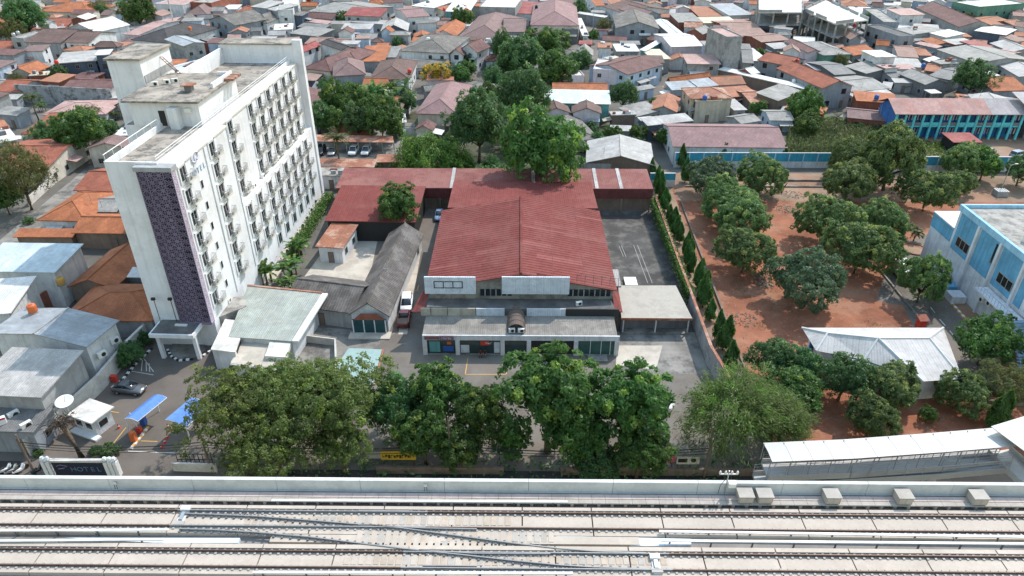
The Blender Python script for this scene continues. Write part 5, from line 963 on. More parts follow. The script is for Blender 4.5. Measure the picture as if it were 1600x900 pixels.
for (rg, a, b_, c, e, rise, typ, rm, wm, lab) in HS:
    x0, y0, s = REG[rg]; px = lambda p: (x0+p[0]/s, y0+p[1]/s)
    A, Bv, C = P(*px(a), e), P(*px(b_), e), P(*px(c), e+rise if typ in ZC else e)
    cat = 'shed' if typ == 'shed' and e < 4 else ('building' if typ in ('flat', 'slab') and e > 6 else 'house')
    if lab is None:      # open car port
        t = thing('car_port', 'long rusty red car port roof sheltering parked cars', 'car port', A, 0); of = tuple(t.location); of = (of[0], of[1], 0); t.location.z = 0
        Cl = C+(A-Bv); B().slab(A, Bv, C, Cl, .1).build('roof', T['rust'], t, off=of)
        for k in range(8):
            for f_ in (0.04, .96):
                p = A+(Bv-A)*(k/7)+(Cl-A)*f_; B().box(p.x-.06, p.x+.06, p.y-.06, p.y+.06, 0, p.z-.1).build('post', M_steel, t, off=of)
        FOOT.append(((A+C).x/2, (A+C).y/2, (Bv-A).length/2, 2.5, 0, 'car port')); continue
    house(lab, A, Bv, C, e, rise, typ, T[rm], W[wm], cat)
# ---------------------------------------------------------------- blue school
SB = thing('school_building', 'two-storey blue school with turquoise columns and pinkish roof', 'school', P(1391, 217)); o0 = SB.location.copy(); ez = 6.6
xl, xr = o0.x, P(1585, 218).x; yf = o0.y; dp = 9.0
for q, m, nm in (((xl-1, xl+22.5), corr('faded_pink_school', (.43, .25, .22), (.33, .13, .1), .5), 'roof'), ((xl+22.51, xr+2), corr('mauve_grey_school', (.36, .32, .32), (.25, .22, .22), .4), 'roof')):
    B().slab((q[0], yf-1, ez), (q[1], yf-1, ez), (q[1], yf+dp/2, ez+2.4), (q[0], yf+dp/2, ez+2.4), .12).slab((q[1], yf+dp+1, ez), (q[0], yf+dp+1, ez), (q[0], yf+dp/2+.002, ez+2.4), (q[1], yf+dp/2+.002, ez+2.4), .12).build(nm, m, SB, off=o0)
b = B().box(xl, xr, yf+1.6, yf+dp, 0, ez-.1); b.face([(xl, yf-.2, ez-.1), (xl, yf+dp, ez-.1), (xl, yf+dp/2, ez+2.2)]); b.box(xl-.15, xl, yf-.2, yf+dp, 0, ez-.1); b.build('wall', W['blue'], SB, off=o0)
B().box(xl, xr, yf-.1, yf+1.59, 3.1, 3.5).build('gallery_floor', W['turq'], SB, off=o0)
n = 14; bw = (xr-xl)/n
for k in range(n+1): x = xl+bw*k; B().box(x-.25, x+.25, yf-.35, yf+.05, 0, ez-.1).build('column', W['turq'], SB, off=o0)
for k in range(n):
    x = xl+bw*k
    for z in (0, 3.5):
        if k % 4 in (0, 3): B().box(x+.26, x+bw-.26, yf+1.3, yf+1.58, z+.1, z+2.8).build('blue_bay', wall('deep_teal', (.03, .15, .28)), SB, off=o0)
        else:
            o = B().box(x+.5, x+bw-.5, yf+1.4, yf+1.58, z+.9, z+2.5).build('window', M_glass, SB, off=o0)
            for j in range(3): B().box(x+.7+j*.8, x+1.0+j*.8, yf+1.3, yf+1.39, z+.9, z+2.4).build('curtain', W['lilac'], o, off=o0)
for k in range(n): B().box(xl+bw*k+.26, xl+bw*k+bw-.26, yf-.2, yf-.1, 3.5, 4.3).build('gallery_rail', W['dgrey'] if k % 4 in (1, 2) else W['turq'], SB, off=o0)
SG = thing('school_wing', 'taller blue school wing with pale roof at the right edge', 'school', (xr+2, yf-1, 0))
B().slab((-1.6, -1.8, 7.4), (20, -1.8, 7.4), (20, 6, 10.5), (-3.4, 6, 10.5), .14).build('roof', corr('pale_mauve_school', (.45, .41, .41), (.33, .3, .3), .4), SG); B().box(.3, 20, 0, 11, 3.4, 7.2).build('wall', W['blue'], SG); B().box(.3, 20, 1.5, 11, 0, 3.39).build('wall', W['dgrey'], SG); B().box(.2, 20, -.6, 0, 3.1, 3.39).build('ledge', W['turq'], SG)
B().lathe([(0, 0), (1.5, 0), (1.5, .1), (0, .1)], 20).build('round_crest', W['white'], SG).matrix_basis = Matrix.Translation((3.4, -.02, 5.5)) @ Matrix.Rotation(R(90), 4, 'X')
house('small red canopy roof in front of the school', P(1490, 222.5, 2.8), P(1536, 222.5, 2.8), P(1520, 207, 3.2), 2.8, .4, 'shed', T['redm'], M_dark, 'shed', winds=False)
# ---------------------------------------------------------------- building site
CS = thing('building_site', 'unfinished concrete frame building with white slab roof and open columns', 'building', P(1300, 60)); o0 = CS.location.copy()
for quad in ([(1185, 19), (1254, 19), (1254, -2), (1185, -2)], [(1256, 16), (1306, 37), (1357, 31), (1290, 0)]):
    for z, nm, m in ((10, 'roof_slab', T['wconc']), (5.4, 'floor_slab', W['conc'])):
        q = [P(x, y, 10) for x, y in quad]; B().prism([(p.x, p.y) for p in q], z-.4, z).build(nm, m, CS, off=o0)
    q = [P(x, y, 10) for x, y in quad]
    for i in range(4):
        a, c = q[i], q[(i+1) % 4]; n_ = max(2, int((c-a).length/4.5))
        for k in range(n_): p = a+(c-a)*((k+.1)/n_)*.98; B().box(p.x-.25, p.x+.25, p.y-.25, p.y+.25, 0, 9.6).build('column', W['conc'], CS, off=o0)
        d = (c-a).normalized(); nn = Vector((-d.y, d.x, 0))*.12
        for k in range(max(1, n_//2)):
            p, r_ = a+(c-a)*(k*2/n_), a+(c-a)*min(1, (k*2+1.6)/n_); B().prism([(s.x, s.y) for s in (p-nn, r_-nn, r_+nn, p+nn)], 10.003, 10.9).build('upstand', W['grey'], CS, off=o0)
    cm = sum(q, Vector())/4; FOOT.append((cm.x, cm.y, 16, 12, 0, 'building site'))
# ---------------------------------------------------------------- boundary walls of the town
lowwall('stained_wall', 'long stained grey wall left of the hotel', pxs((32, 160), (88, 163), (180, 168)), 5.2, .3, wall('stained_grey', (.3, .31, .33), (.06, .06, .06), .8))
lowwall('concrete_wall', 'plain grey wall between the asbestos shed and the long red roof', pxs((902, 273), (1012, 273)), 2.6, .25, W['grey'])
lowwall('lane_wall', 'pale panelled fence wall along the lane left of the hotel', pxs((46, 323), (75, 296), (105, 271), (140, 246)), 1.8, .2, M_concl)
lowwall('garden_wall', 'white garden wall in front of the pinkish villa', pxs((611, 211), (664, 210)), 1.8, .2, W['white'])
lowwall('brick_wall', 'brown brick wall between orange roofs and the pale warehouse', pxs((60, 495), (95, 470), (118, 440)), 3, .3, W['brick'])
# ---------------------------------------------------------------- infill: further small roofs between the surveyed ones
random.seed(21)
def inside(px, py, c): # px position in box of footprint c with margin
    dx, dy = px-c[0], py-c[1]; ca, sa = math.cos(c[4]), math.sin(c[4]); return abs(dx*ca+dy*sa), abs(-dx*sa+dy*ca)
def clear(x, y, hw, hd):
    for c in FOOT:
        if abs(c[0]-x) > 36 or abs(c[1]-y) > 36: continue
        u, v = inside(x, y, c)
        if u < c[2]+hw*.8 and v < c[3]+hd*.8: return False
    return True
AV = [(P(905, 100).x-5, P(905, 100).x+9, 150, 420), (-60, 27, 100, 172), (-22, 26, 165, 212), (27, 140, 100, 158), (-60, -34, 60, 140), (-22, 4, 150, 235), (45, 140, 150, 178), (-112, -76, 122, 152)]
FC = [('terracotta', 'terra'), ('grey asbestos', 'asb'), ('pale grey', 'asbl'), ('orange', 'orange'), ('maroon', 'maroon'), ('brown', 'brown'), ('white', 'white'), ('dark grey', 'asbd'), ('salmon', 'salmon'), ('rusty', 'rust'), ('mauve', 'mauve')]
NAMED = [c for c in FOOT if c[5]]; nf = 0; used = {}; cand = []; NIND = 300-len(HS); far = []
for gy_ in range(48):
    for gx_ in range(96):
        y = 118+gy_*6.1+random.uniform(-2, 2); x = (-330+gx_*7.0+random.uniform(-2, 2))
        if abs(x) > 9+y*.71 or y > 398: continue
        if any(a < x < b_ and c < y < d for a, b_, c, d in AV): continue
        hw, hd = (random.uniform(3.0, 5.4), random.uniform(2.8, 5.0)) if nf < NIND else (random.uniform(2.0, 4.6), random.uniform(1.9, 4.2))
        if not clear(x, y, hw, hd): continue
        near = NAMED[0] if nf >= NIND else min((c for c in NAMED), key=lambda c: (c[0]-x)**2+(c[1]-y)**2)
        cn, rk = random.choices(FC, (3.2, 3, 3, 2.6, 2, 2.4, 1.6, 1.8, 2, 1, 3))[0]; typ = random.choice(('gx', 'gx', 'gy', 'shed', 'shed', 'hip', 'slab')); e = random.choice((2.8, 3, 3.2, 3.6, 4.6, 5.6)); r_ = random.uniform(.8, 1.6)
        side = ('right of' if x > near[0] else 'left of') if abs(x-near[0]) > abs(y-near[1]) else ('behind' if y > near[1] else 'in front of')
        core = ' '.join(near[5].split()[:8]); tw = {'gx': 'ridge', 'gy': 'gable', 'shed': 'lean-to', 'hip': 'hipped', 'slab': 'flat'}[typ]; lab = '%s %s %s roof %s the %s' % (('small', 'low')[e < 3.3], cn, tw, side, core); used[lab] = used.get(lab, 0)+1
        if used[lab] > 1: lab = lab.replace(' roof', ' roof house', 1)
        an = random.gauss(0, .12)-(.4 if x > 70 else 0); ex = Vector((math.cos(an), math.sin(an), 0)); ey = Vector((-ex.y, ex.x, 0)); cpt = Vector((x, y, 0)); A = cpt-ex*hw-ey*hd; Bv = cpt+ex*hw-ey*hd
        Cc = Bv+ey*(hd if typ in ('gx', 'hip') else 2*hd)
        if nf >= NIND and SINK is None: SINK = {'parts': [], 'M': None}
        t = house(' '.join(lab.split()[:16]), A, Bv, Cc, e, r_ if typ != 'shed' else .5, typ, T[rk], W[random.choice(['white', 'white', 'white', 'cream', 'grey', 'bgrey', 'brick', 'lblue', 'lilac'])], 'house', winds=(nf < NIND and random.random() < .7), group='infill roofs of the old quarter')
        FOOT[-1] = FOOT[-1][:5]+('infill',); nf += 1
# the rest of the old quarter, too far to pick apart singly, joined into one
vv = []; ff = []; uu = []; mm = []; mats_ = []; sink = SINK; SINK = None
for M_, v_, f_, u_, mi_, ms_ in (sink['parts'] if sink else []):
    base = len(vv); vv += [tuple(M_ @ Vector(p)) for p in v_]; ff += [tuple(base+i for i in q) for q in f_]; uu += [c for q in u_ for c in q]
    for m_ in ms_:
        if m_ not in mats_: mats_.append(m_)
    mm += [mats_.index(ms_[i]) for i in mi_]
if vv:
    me = bpy.data.meshes.new('far_roofs'); me.from_pydata(vv, [], ff); l_ = me.uv_layers.new(name='UVMap'); l_.data.foreach_set('uv', [c for q in uu for c in q])
    for m_ in mats_: me.materials.append(m_)
    me.polygons.foreach_set('material_index', mm); tag(ob('far_roofs', me), 'mass of further small roofs filling the far old quarter', 'roofs', None, 'stuff')
print('infill', nf, 'houses', len(HS), 'joined', nf-NIND)
# ================================================================ vegetation
def leaf_mesh(name, C, N, L, Wd, col, m, T_=None, rng=None):
    n = len(C); rng = rng or np.random.default_rng(1)
    N = N/np.linalg.norm(N, axis=1, keepdims=True)
    if T_ is None: T_ = rng.normal(size=(n, 3))
    T_ = T_-N*(T_*N).sum(1, keepdims=True); T_ /= np.linalg.norm(T_, axis=1, keepdims=True)+1e-9; Bn = np.cross(N, T_)
    L = np.broadcast_to(np.asarray(L), (n,))[:, None]; Wd = np.broadcast_to(np.asarray(Wd), (n,))[:, None]
    V = np.stack([C-T_*L*.5, C+Bn*Wd*.5-N*Wd*.12, C+T_*L*.5-N*L*.12, C-Bn*Wd*.5-N*Wd*.12], 1).reshape(-1, 3)
    me = bpy.data.meshes.new(name); me.vertices.add(4*n); me.vertices.foreach_set('co', V.astype(np.float32).ravel()); me.loops.add(4*n); me.loops.foreach_set('vertex_index', np.arange(4*n, dtype=np.int32))
    me.polygons.add(n); me.polygons.foreach_set('loop_start', np.arange(0, 4*n, 4, dtype=np.int32))
    at = me.attributes.new('leafcol', 'FLOAT_COLOR', 'POINT'); cc = np.ones((n, 4), np.float32); cc[:, :2] = col; cc[:, 2] = 0; at.data.foreach_set('color', np.repeat(cc, 4, 0).ravel())
    me.update(calc_edges=True); me.materials.append(m); return me
def clump_leaves(rng, cen, rad, per, out=None, up=.25, jit=.4, tip=.08):
    """leaves on the outer side of many small puffs; returns centres, normals, colours"""
    k = len(cen); tot = k*per; ci = np.repeat(np.arange(k), per)
    d = rng.normal(size=(tot, 3)); d /= np.linalg.norm(d, axis=1, keepdims=True); o = out[ci] if out is not None else np.zeros((tot, 3)); d = d+o*.75; d[:, 2] += up; d /= np.linalg.norm(d, axis=1, keepdims=True)
    C = cen[ci]+d*(rad[ci]*rng.uniform(.55, 1.0, tot))[:, None]; N = d+rng.normal(size=(tot, 3))*jit
    cl = np.clip(rng.normal(.45, .22, k), 0, 1)[ci]*.7+rng.uniform(0, .3, tot); yl = (rng.uniform(size=k) < tip)[ci]*rng.uniform(.4, 1, tot)
    return C, N, np.stack([cl, yl], 1)
def limbs(b, rng, base, fork, targets, r0, n=5):
    b.tube([base, base+(fork-base)*.5+Vector(rng.normal(0, .06, 3))*r0*3, fork], [r0*1.35, r0, r0*.85], 8)
    for t in targets:
        t = Vector(t); mid = fork+(t-fork)*.5+Vector((rng.normal(0, .25), rng.normal(0, .25), .25)); b.tube([fork, mid, t], [r0*.5, r0*.3, r0*.08], n)
LM = dict(mango=leafmat('leaf_mango', (0.065, 0.125, 0.043), (0.182, 0.268, 0.084), (0.363, 0.417, 0.120)), blue=leafmat('leaf_blue_green', (0.059, 0.122, 0.063), (0.170, 0.245, 0.127), (0.239, 0.306, 0.127)), lush=leafmat('leaf_lush', (0.038, 0.089, 0.022), (0.124, 0.229, 0.051), (0.304, 0.409, 0.073)),
 feath=leafmat('leaf_feathery', (0.076, 0.128, 0.034), (0.221, 0.280, 0.073), (0.305, 0.405, 0.067)), casu=leafmat('leaf_casuarina', (0.078, 0.121, 0.036), (0.202, 0.264, 0.086), (0.147, 0.286, 0.045)), cyp=leafmat('leaf_cypress', (0.042, 0.117, 0.024), (0.117, 0.247, 0.048), (0.195, 0.338, 0.060)),
 bam=leafmat('leaf_bamboo', (0.055, 0.136, 0.020), (0.157, 0.272, 0.049), (0.266, 0.321, 0.082)), palm=leafmat('leaf_palm', (0.043, 0.087, 0.017), (0.131, 0.174, 0.043), (0.290, 0.246, 0.072)), dark=leafmat('leaf_dark', (0.041, 0.109, 0.041), (0.120, 0.214, 0.070), (0.208, 0.313, 0.103)), flower=leafmat('leaf_yellow_flower', (0.058, 0.102, 0.022), (0.131, 0.174, 0.043), (0.797, 0.522, 0.072)), olive=leafmat('leaf_olive', (0.072, 0.087, 0.026), (0.189, 0.189, 0.065), (0.232, 0.290, 0.072)), banana=leafmat('leaf_banana', (0.052, 0.139, 0.035), (0.139, 0.260, 0.061), (0.313, 0.348, 0.104)), weed=leafmat('leaf_weed', (0.06, 0.1, 0.03), (0.15, 0.18, 0.07), (0.24, 0.21, 0.11)))
PROTO = {}
def ell(rng, k, rx, rz, shell=(.7, 1), zmin=-.35):
    d = rng.normal(size=(k*3, 3)); d /= np.linalg.norm(d, axis=1, keepdims=True); d = d[d[:, 2] > zmin][:k]; s = rng.uniform(*shell, len(d))[:, None]
    lump = 1+.17*np.sin(d[:, :1]*4+rng.uniform(0, 6))+.15*np.sin(d[:, 1:2]*5+rng.uniform(0, 6))+.08*np.sin(d[:, 2:]*9+d[:, :1]*7); return d*s*lump*np.array([rx, rx, rz]), d
def proto(kind, seed, mk, hc, R0):
    tr, cr = mk(np.random.default_rng(seed)); PROTO.setdefault(kind, []).append((tr, cr, hc, R0))
def broad(m, rx, rz, zc, k, per, lf, wf, rad, tipf=.08, shell=(.62, 1), up=.25, zmin=-.45, tr=.22, name='crown', inner=.2):
    def mk(rng):
        cen, d = ell(rng, k, rx, rz, shell, zmin); c2, d2 = ell(rng, int(k*inner), rx*.6, rz*.6, (.3, 1), -.6); cen = np.vstack([cen, c2]); d = np.vstack([d, d2]); cen[:, 2] += zc
        C, N, col = clump_leaves(rng, cen, rng.uniform(*rad, len(cen)), per, d, up, tip=tipf); n = len(C)
        cr = leaf_mesh('crown', C, N, lf*rng.uniform(.7, 1.3, n), wf*rng.uniform(.7, 1.3, n), col, m, rng=rng)
        b = B(); idx = rng.choice(len(cen), 22, replace=False); limbs(b, rng, Vector((0, 0, -.1)), Vector((.15, .1, max(.9, zc-rz*.75))), [cen[i]*np.array([.88, .88, 1]) for i in idx], tr)
        return b.mesh('trunk', M_bark, True), cr
    return mk
for sd in (1, 2, 3): proto('mango', sd, broad(LM['mango'], 4.6, 3.5, 4.3, 430, 34, .46, .19, (.5, .8), .12, up=.4, shell=(.8, 1), zmin=-.6), 4.3, 5.15)
proto('blue', 4, broad(LM['blue'], 4.8, 3.2, 4.2, 430, 34, .46, .19, (.5, .8), .05, up=.35, shell=(.75, 1), zmin=-.55), 4.2, 5.1)
for sd in (5, 6): proto('lush', sd, broad(LM['lush'], 3.9, 4.6, 6.4, 210, 60, .46, .24, (.6, 1.15), .10, shell=(.45, 1), up=.6, tr=.25), 6.4, 3.9)
for sd in (7, 8): proto('feath', sd, broad(LM['feath'], 6.6, 3.0, 7.5, 520, 40, .29, .15, (.38, .85), .06, shell=(.3, 1), up=.5, zmin=-.3, tr=.3), 7.5, 6.2)
for sd in (9, 10): proto('dark', sd, broad(LM['dark'], 4.4, 3.6, 4.8, 240, 34, .5, .22, (.6, 1.0), .06), 4.8, 4.2)
for sd in (11, 12): proto('green', sd, broad(LM['lush'], 4.3, 3.4, 4.4, 240, 34, .5, .24, (.6, 1.0), .07, up=.4), 4.4, 4.1)
proto('olive', 13, broad(LM['olive'], 4.6, 3.8, 5, 300, 30, .4, .12, (.5, .9), .05), 5, 4.3)
proto('flower', 14, broad(LM['flower'], 3.2, 2.6, 3.2, 160, 30, .4, .22, (.5, .8), .75), 3.2, 3.4)
for sd in (15, 16): proto('bush', sd, broad(LM['lush'], 1.5, 1.1, 1.0, 60, 24, .32, .16, (.3, .5), .06, tr=.07), 1.0, 1.6)
proto('bushd', 17, broad(LM['dark'], 1.5, 1.1, 1.0, 60, 24, .34, .18, (.3, .5), .04, tr=.07), 1.0, 1.6)
def casu(rng):
    cen, d = ell(rng, 760, 5.0, 4.2, (.35, 1), -.6); cen[:, 2] += 6.2; per = 26; ci = np.repeat(np.arange(len(cen)), per); tt = np.tile(np.linspace(0, 1, per), len(cen))
    dr = d[ci]*np.array([.9, .9, .5])+rng.normal(0, .5, (len(ci), 3)); C = cen[ci]+dr*tt[:, None]*1.0+rng.normal(0, .12, (len(ci), 3)); C[:, 2] -= tt**2*.6
    T_ = d[ci]+np.array([0, 0, -.35])+rng.normal(0, .35, C.shape); cl = np.clip(rng.normal(.5, .25, len(cen)), 0, 1)[ci]
    cr = leaf_mesh('crown', C, rng.normal(size=C.shape)+np.array([0, 0, .6]), .5*rng.uniform(.6, 1.4, len(C)), .1, np.stack([cl, (rng.uniform(size=len(cen)) < .2)[ci]*1.0], 1), LM['casu'], T_, rng)
    b = B(); idx = rng.choice(len(cen), 26, replace=False); limbs(b, rng, Vector((0, 0, 0)), Vector((.2, 0, 3)), [cen[i]*.95 for i in idx], .26); return b.mesh('trunk', M_bark, True), cr
proto('casu', 21, casu, 6.2, 5.4)
def cypress(rng, H=4.7, r0=1.1):
    n = 4600; z = rng.uniform(0.05, 1, n)**.9; a = rng.uniform(0, 6.283, n); rr = r0*np.sin(np.clip((1-z)*1.9+.12, 0, 1.57))*(.8+.25*np.sin(a*3+z*9))*rng.uniform(.6, 1, n); C = np.stack([rr*np.cos(a), rr*np.sin(a), .45+z*H], 1)
    N = np.stack([np.cos(a), np.sin(a), np.full(n, .35)], 1)+rng.normal(0, .4, (n, 3)); T_ = np.stack([np.cos(a)*.35, np.sin(a)*.35, np.ones(n)], 1)+rng.normal(0, .2, (n, 3))
    cr = leaf_mesh('crown', C, N, .4*rng.uniform(.6, 1.3, n), .13, np.stack([np.clip(rng.normal(.5, .3, n), 0, 1), (rng.uniform(size=n) < .05)*1.0], 1), LM['cyp'], T_, rng)
    return B().tube([(0, 0, 0), (0, 0, 2)], [.1, .06], 6).mesh('trunk', M_bark, True), cr
for sd in (31, 32, 33): proto('cyp', sd, cypress, 2.6, 1.1)
def bamboo(rng):
    k = 520; cen, d = ell(rng, k, 5.4, 4.2, (.55, 1), -.1); cen[:, 2] += 1.8; per = 34; ci = np.repeat(np.arange(len(cen)), per); tt = rng.uniform(0, 1, len(ci))
    C = cen[ci]+d[ci]*(tt*.9)[:, None]*np.array([1, 1, .4])+rng.normal(0, .28, (len(ci), 3)); C[:, 2] -= tt*.9; T_ = d[ci]*np.array([.7, .7, 0])+np.array([0, 0, -.8])+rng.normal(0, .3, C.shape); cl = np.clip(rng.normal(.5, .25, len(cen)), 0, 1)[ci]
    cr = leaf_mesh('crown', C, d[ci]+rng.normal(0, .5, C.shape), .46, .16, np.stack([cl, (rng.uniform(size=len(cen)) < .1)[ci]*.8], 1), LM['bam'], T_, rng)
    b = B()
    for i in range(24): a = rng.uniform(0, 6.28); t = cen[rng.integers(len(cen))]; b.tube([(.5*math.cos(a), .5*math.sin(a), 0), (t[0]*.4, t[1]*.4, t[2]*.9), tuple(t)], [.06, .05, .015], 5)
    return b.mesh('stems', M_bark, True), cr
proto('bamboo', 41, bamboo, 3.2, 5.8)
def palm(rng, H=7.5, nf=18, fl=3.2, m='palm', r=.17):
    C = []; N = []; T_ = []; L = []; b = B(); b.tube([(0, 0, 0), (.15, .05, H*.5), (.05, .1, H)], [r*1.3, r, r*.8], 8)
    for k in range(nf):
        a = k*2.4+rng.uniform(-.2, .2); el = rng.uniform(-.2, 1.1); p = np.array([.05, .1, H]); dirv = np.array([math.cos(a)*math.cos(el), math.sin(a)*math.cos(el), math.sin(el)]); pts = [p]
        for s in range(9): p = p+dirv*fl/9; dirv = dirv+np.array([0, 0, -.13]); dirv /= np.linalg.norm(dirv); pts.append(p)
        b.tube([tuple(q) for q in pts], [.04]*9+[.01], 4); sd = np.array([-math.sin(a), math.cos(a), 0])
        for i in range(1, 10):
            for j in (0, .5):
                q = pts[i]-(pts[i]-pts[i-1])*j
                for s in (-1, 1): C.append(q+sd*s*.34-np.array([0, 0, .16])); T_.append(sd*s+np.array([0, 0, -.5])+(pts[i]-pts[i-1])*1.2); N.append(np.array([0, 0, 1.])+rng.normal(0, .15, 3)); L.append(.8*(1-abs(i-4)/9))
    n = len(C); cr = leaf_mesh('fronds', np.array(C), np.array(N), np.array(L)*1.15, .22, np.stack([rng.uniform(0, 1, n), (rng.uniform(size=n) < .1)*1.0], 1), LM[m], np.array(T_), rng); return b.mesh('trunk', M_bark, True), cr
proto('palm', 51, palm, 7.5, 3.0); proto('shortpalm', 52, lambda r_: palm(r_, 2.2, 16, 1.9, 'palm', .14), 2.2, 1.8)
def banana(rng):
    C = []; N = []; T_ = []; L = []; b = B()
    for st in range(5):
        x, y = rng.normal(0, .8, 2); h = rng.uniform(1.6, 2.8); b.tube([(x, y, 0), (x, y, h)], [.14, .09], 6)
        for k in range(8):
            a = rng.uniform(0, 6.28); el = rng.uniform(.2, 1.2); p = np.array([x, y, h]); dv = np.array([math.cos(a)*math.cos(el), math.sin(a)*math.cos(el), math.sin(el)])
            for s in range(5):
                C.append(p+dv*.26); T_.append(dv.copy()); up = np.array([0, 0, 1.])-dv*dv[2]; N.append(up+rng.normal(0, .1, 3)); L.append(.66); p = p+dv*.48; dv = dv+np.array([0, 0, -.24]); dv /= np.linalg.norm(dv)
    n = len(C); cr = leaf_mesh('leaves', np.array(C), np.array(N), np.array(L)*1.25, .62, np.stack([rng.uniform(0, 1, n), (rng.uniform(size=n) < .08)*1.0], 1), LM['banana'], np.array(T_), rng); return b.mesh('trunk', M_bark, True), cr
for sd in (61, 62): proto('banana', sd, banana, 2.4, 2.4)
KN = dict(mango='mango_tree', blue='mango_tree', lush='broadleaf_tree', feath='rain_tree', dark='broadleaf_tree', green='broadleaf_tree', olive='olive_green_tree', flower='flowering_tree', bush='bush', bushd='bush', casu='casuarina_tree', cyp='cypress', bamboo='bamboo_clump', palm='coconut_palm', shortpalm='palm', banana='banana_plant')
def plant(kind, cx, cy, r, label, group=None, zs=1.0, i=0):
    tr, cr, hc, R0 = PROTO[kind][i % len(PROTO[kind])]; z = 4.0
    for _ in range(6):
        p = P(cx, cy, z); k = (p-Vector((0, 0, CAMH))).dot(_f); s = r*k/FPX/R0; z = hc*s*zs
    return put(kind, (p.x, p.y, 0), s, label, group, zs, i)
def put(kind, loc, s, label, group=None, zs=1.0, i=0):
    tr, cr, hc, R0 = PROTO[kind][i % len(PROTO[kind])]; nm = KN[kind]
    cat = {'palm': 'palm', 'shortpalm': 'palm', 'bush': 'bush', 'bushd': 'bush', 'banana': 'banana plant', 'bamboo': 'bamboo', 'cyp': 'cypress'}.get(kind, 'tree')
    t = thing(nm, label, cat, loc, random.uniform(0, 6.28), group); t.scale = (s, s, s*zs); ob(tr.name.split('.')[0], tr, t); ob('leaves' if kind == 'banana' else 'fronds' if 'palm' in kind else 'crown', cr, t); return t
random.seed(3)
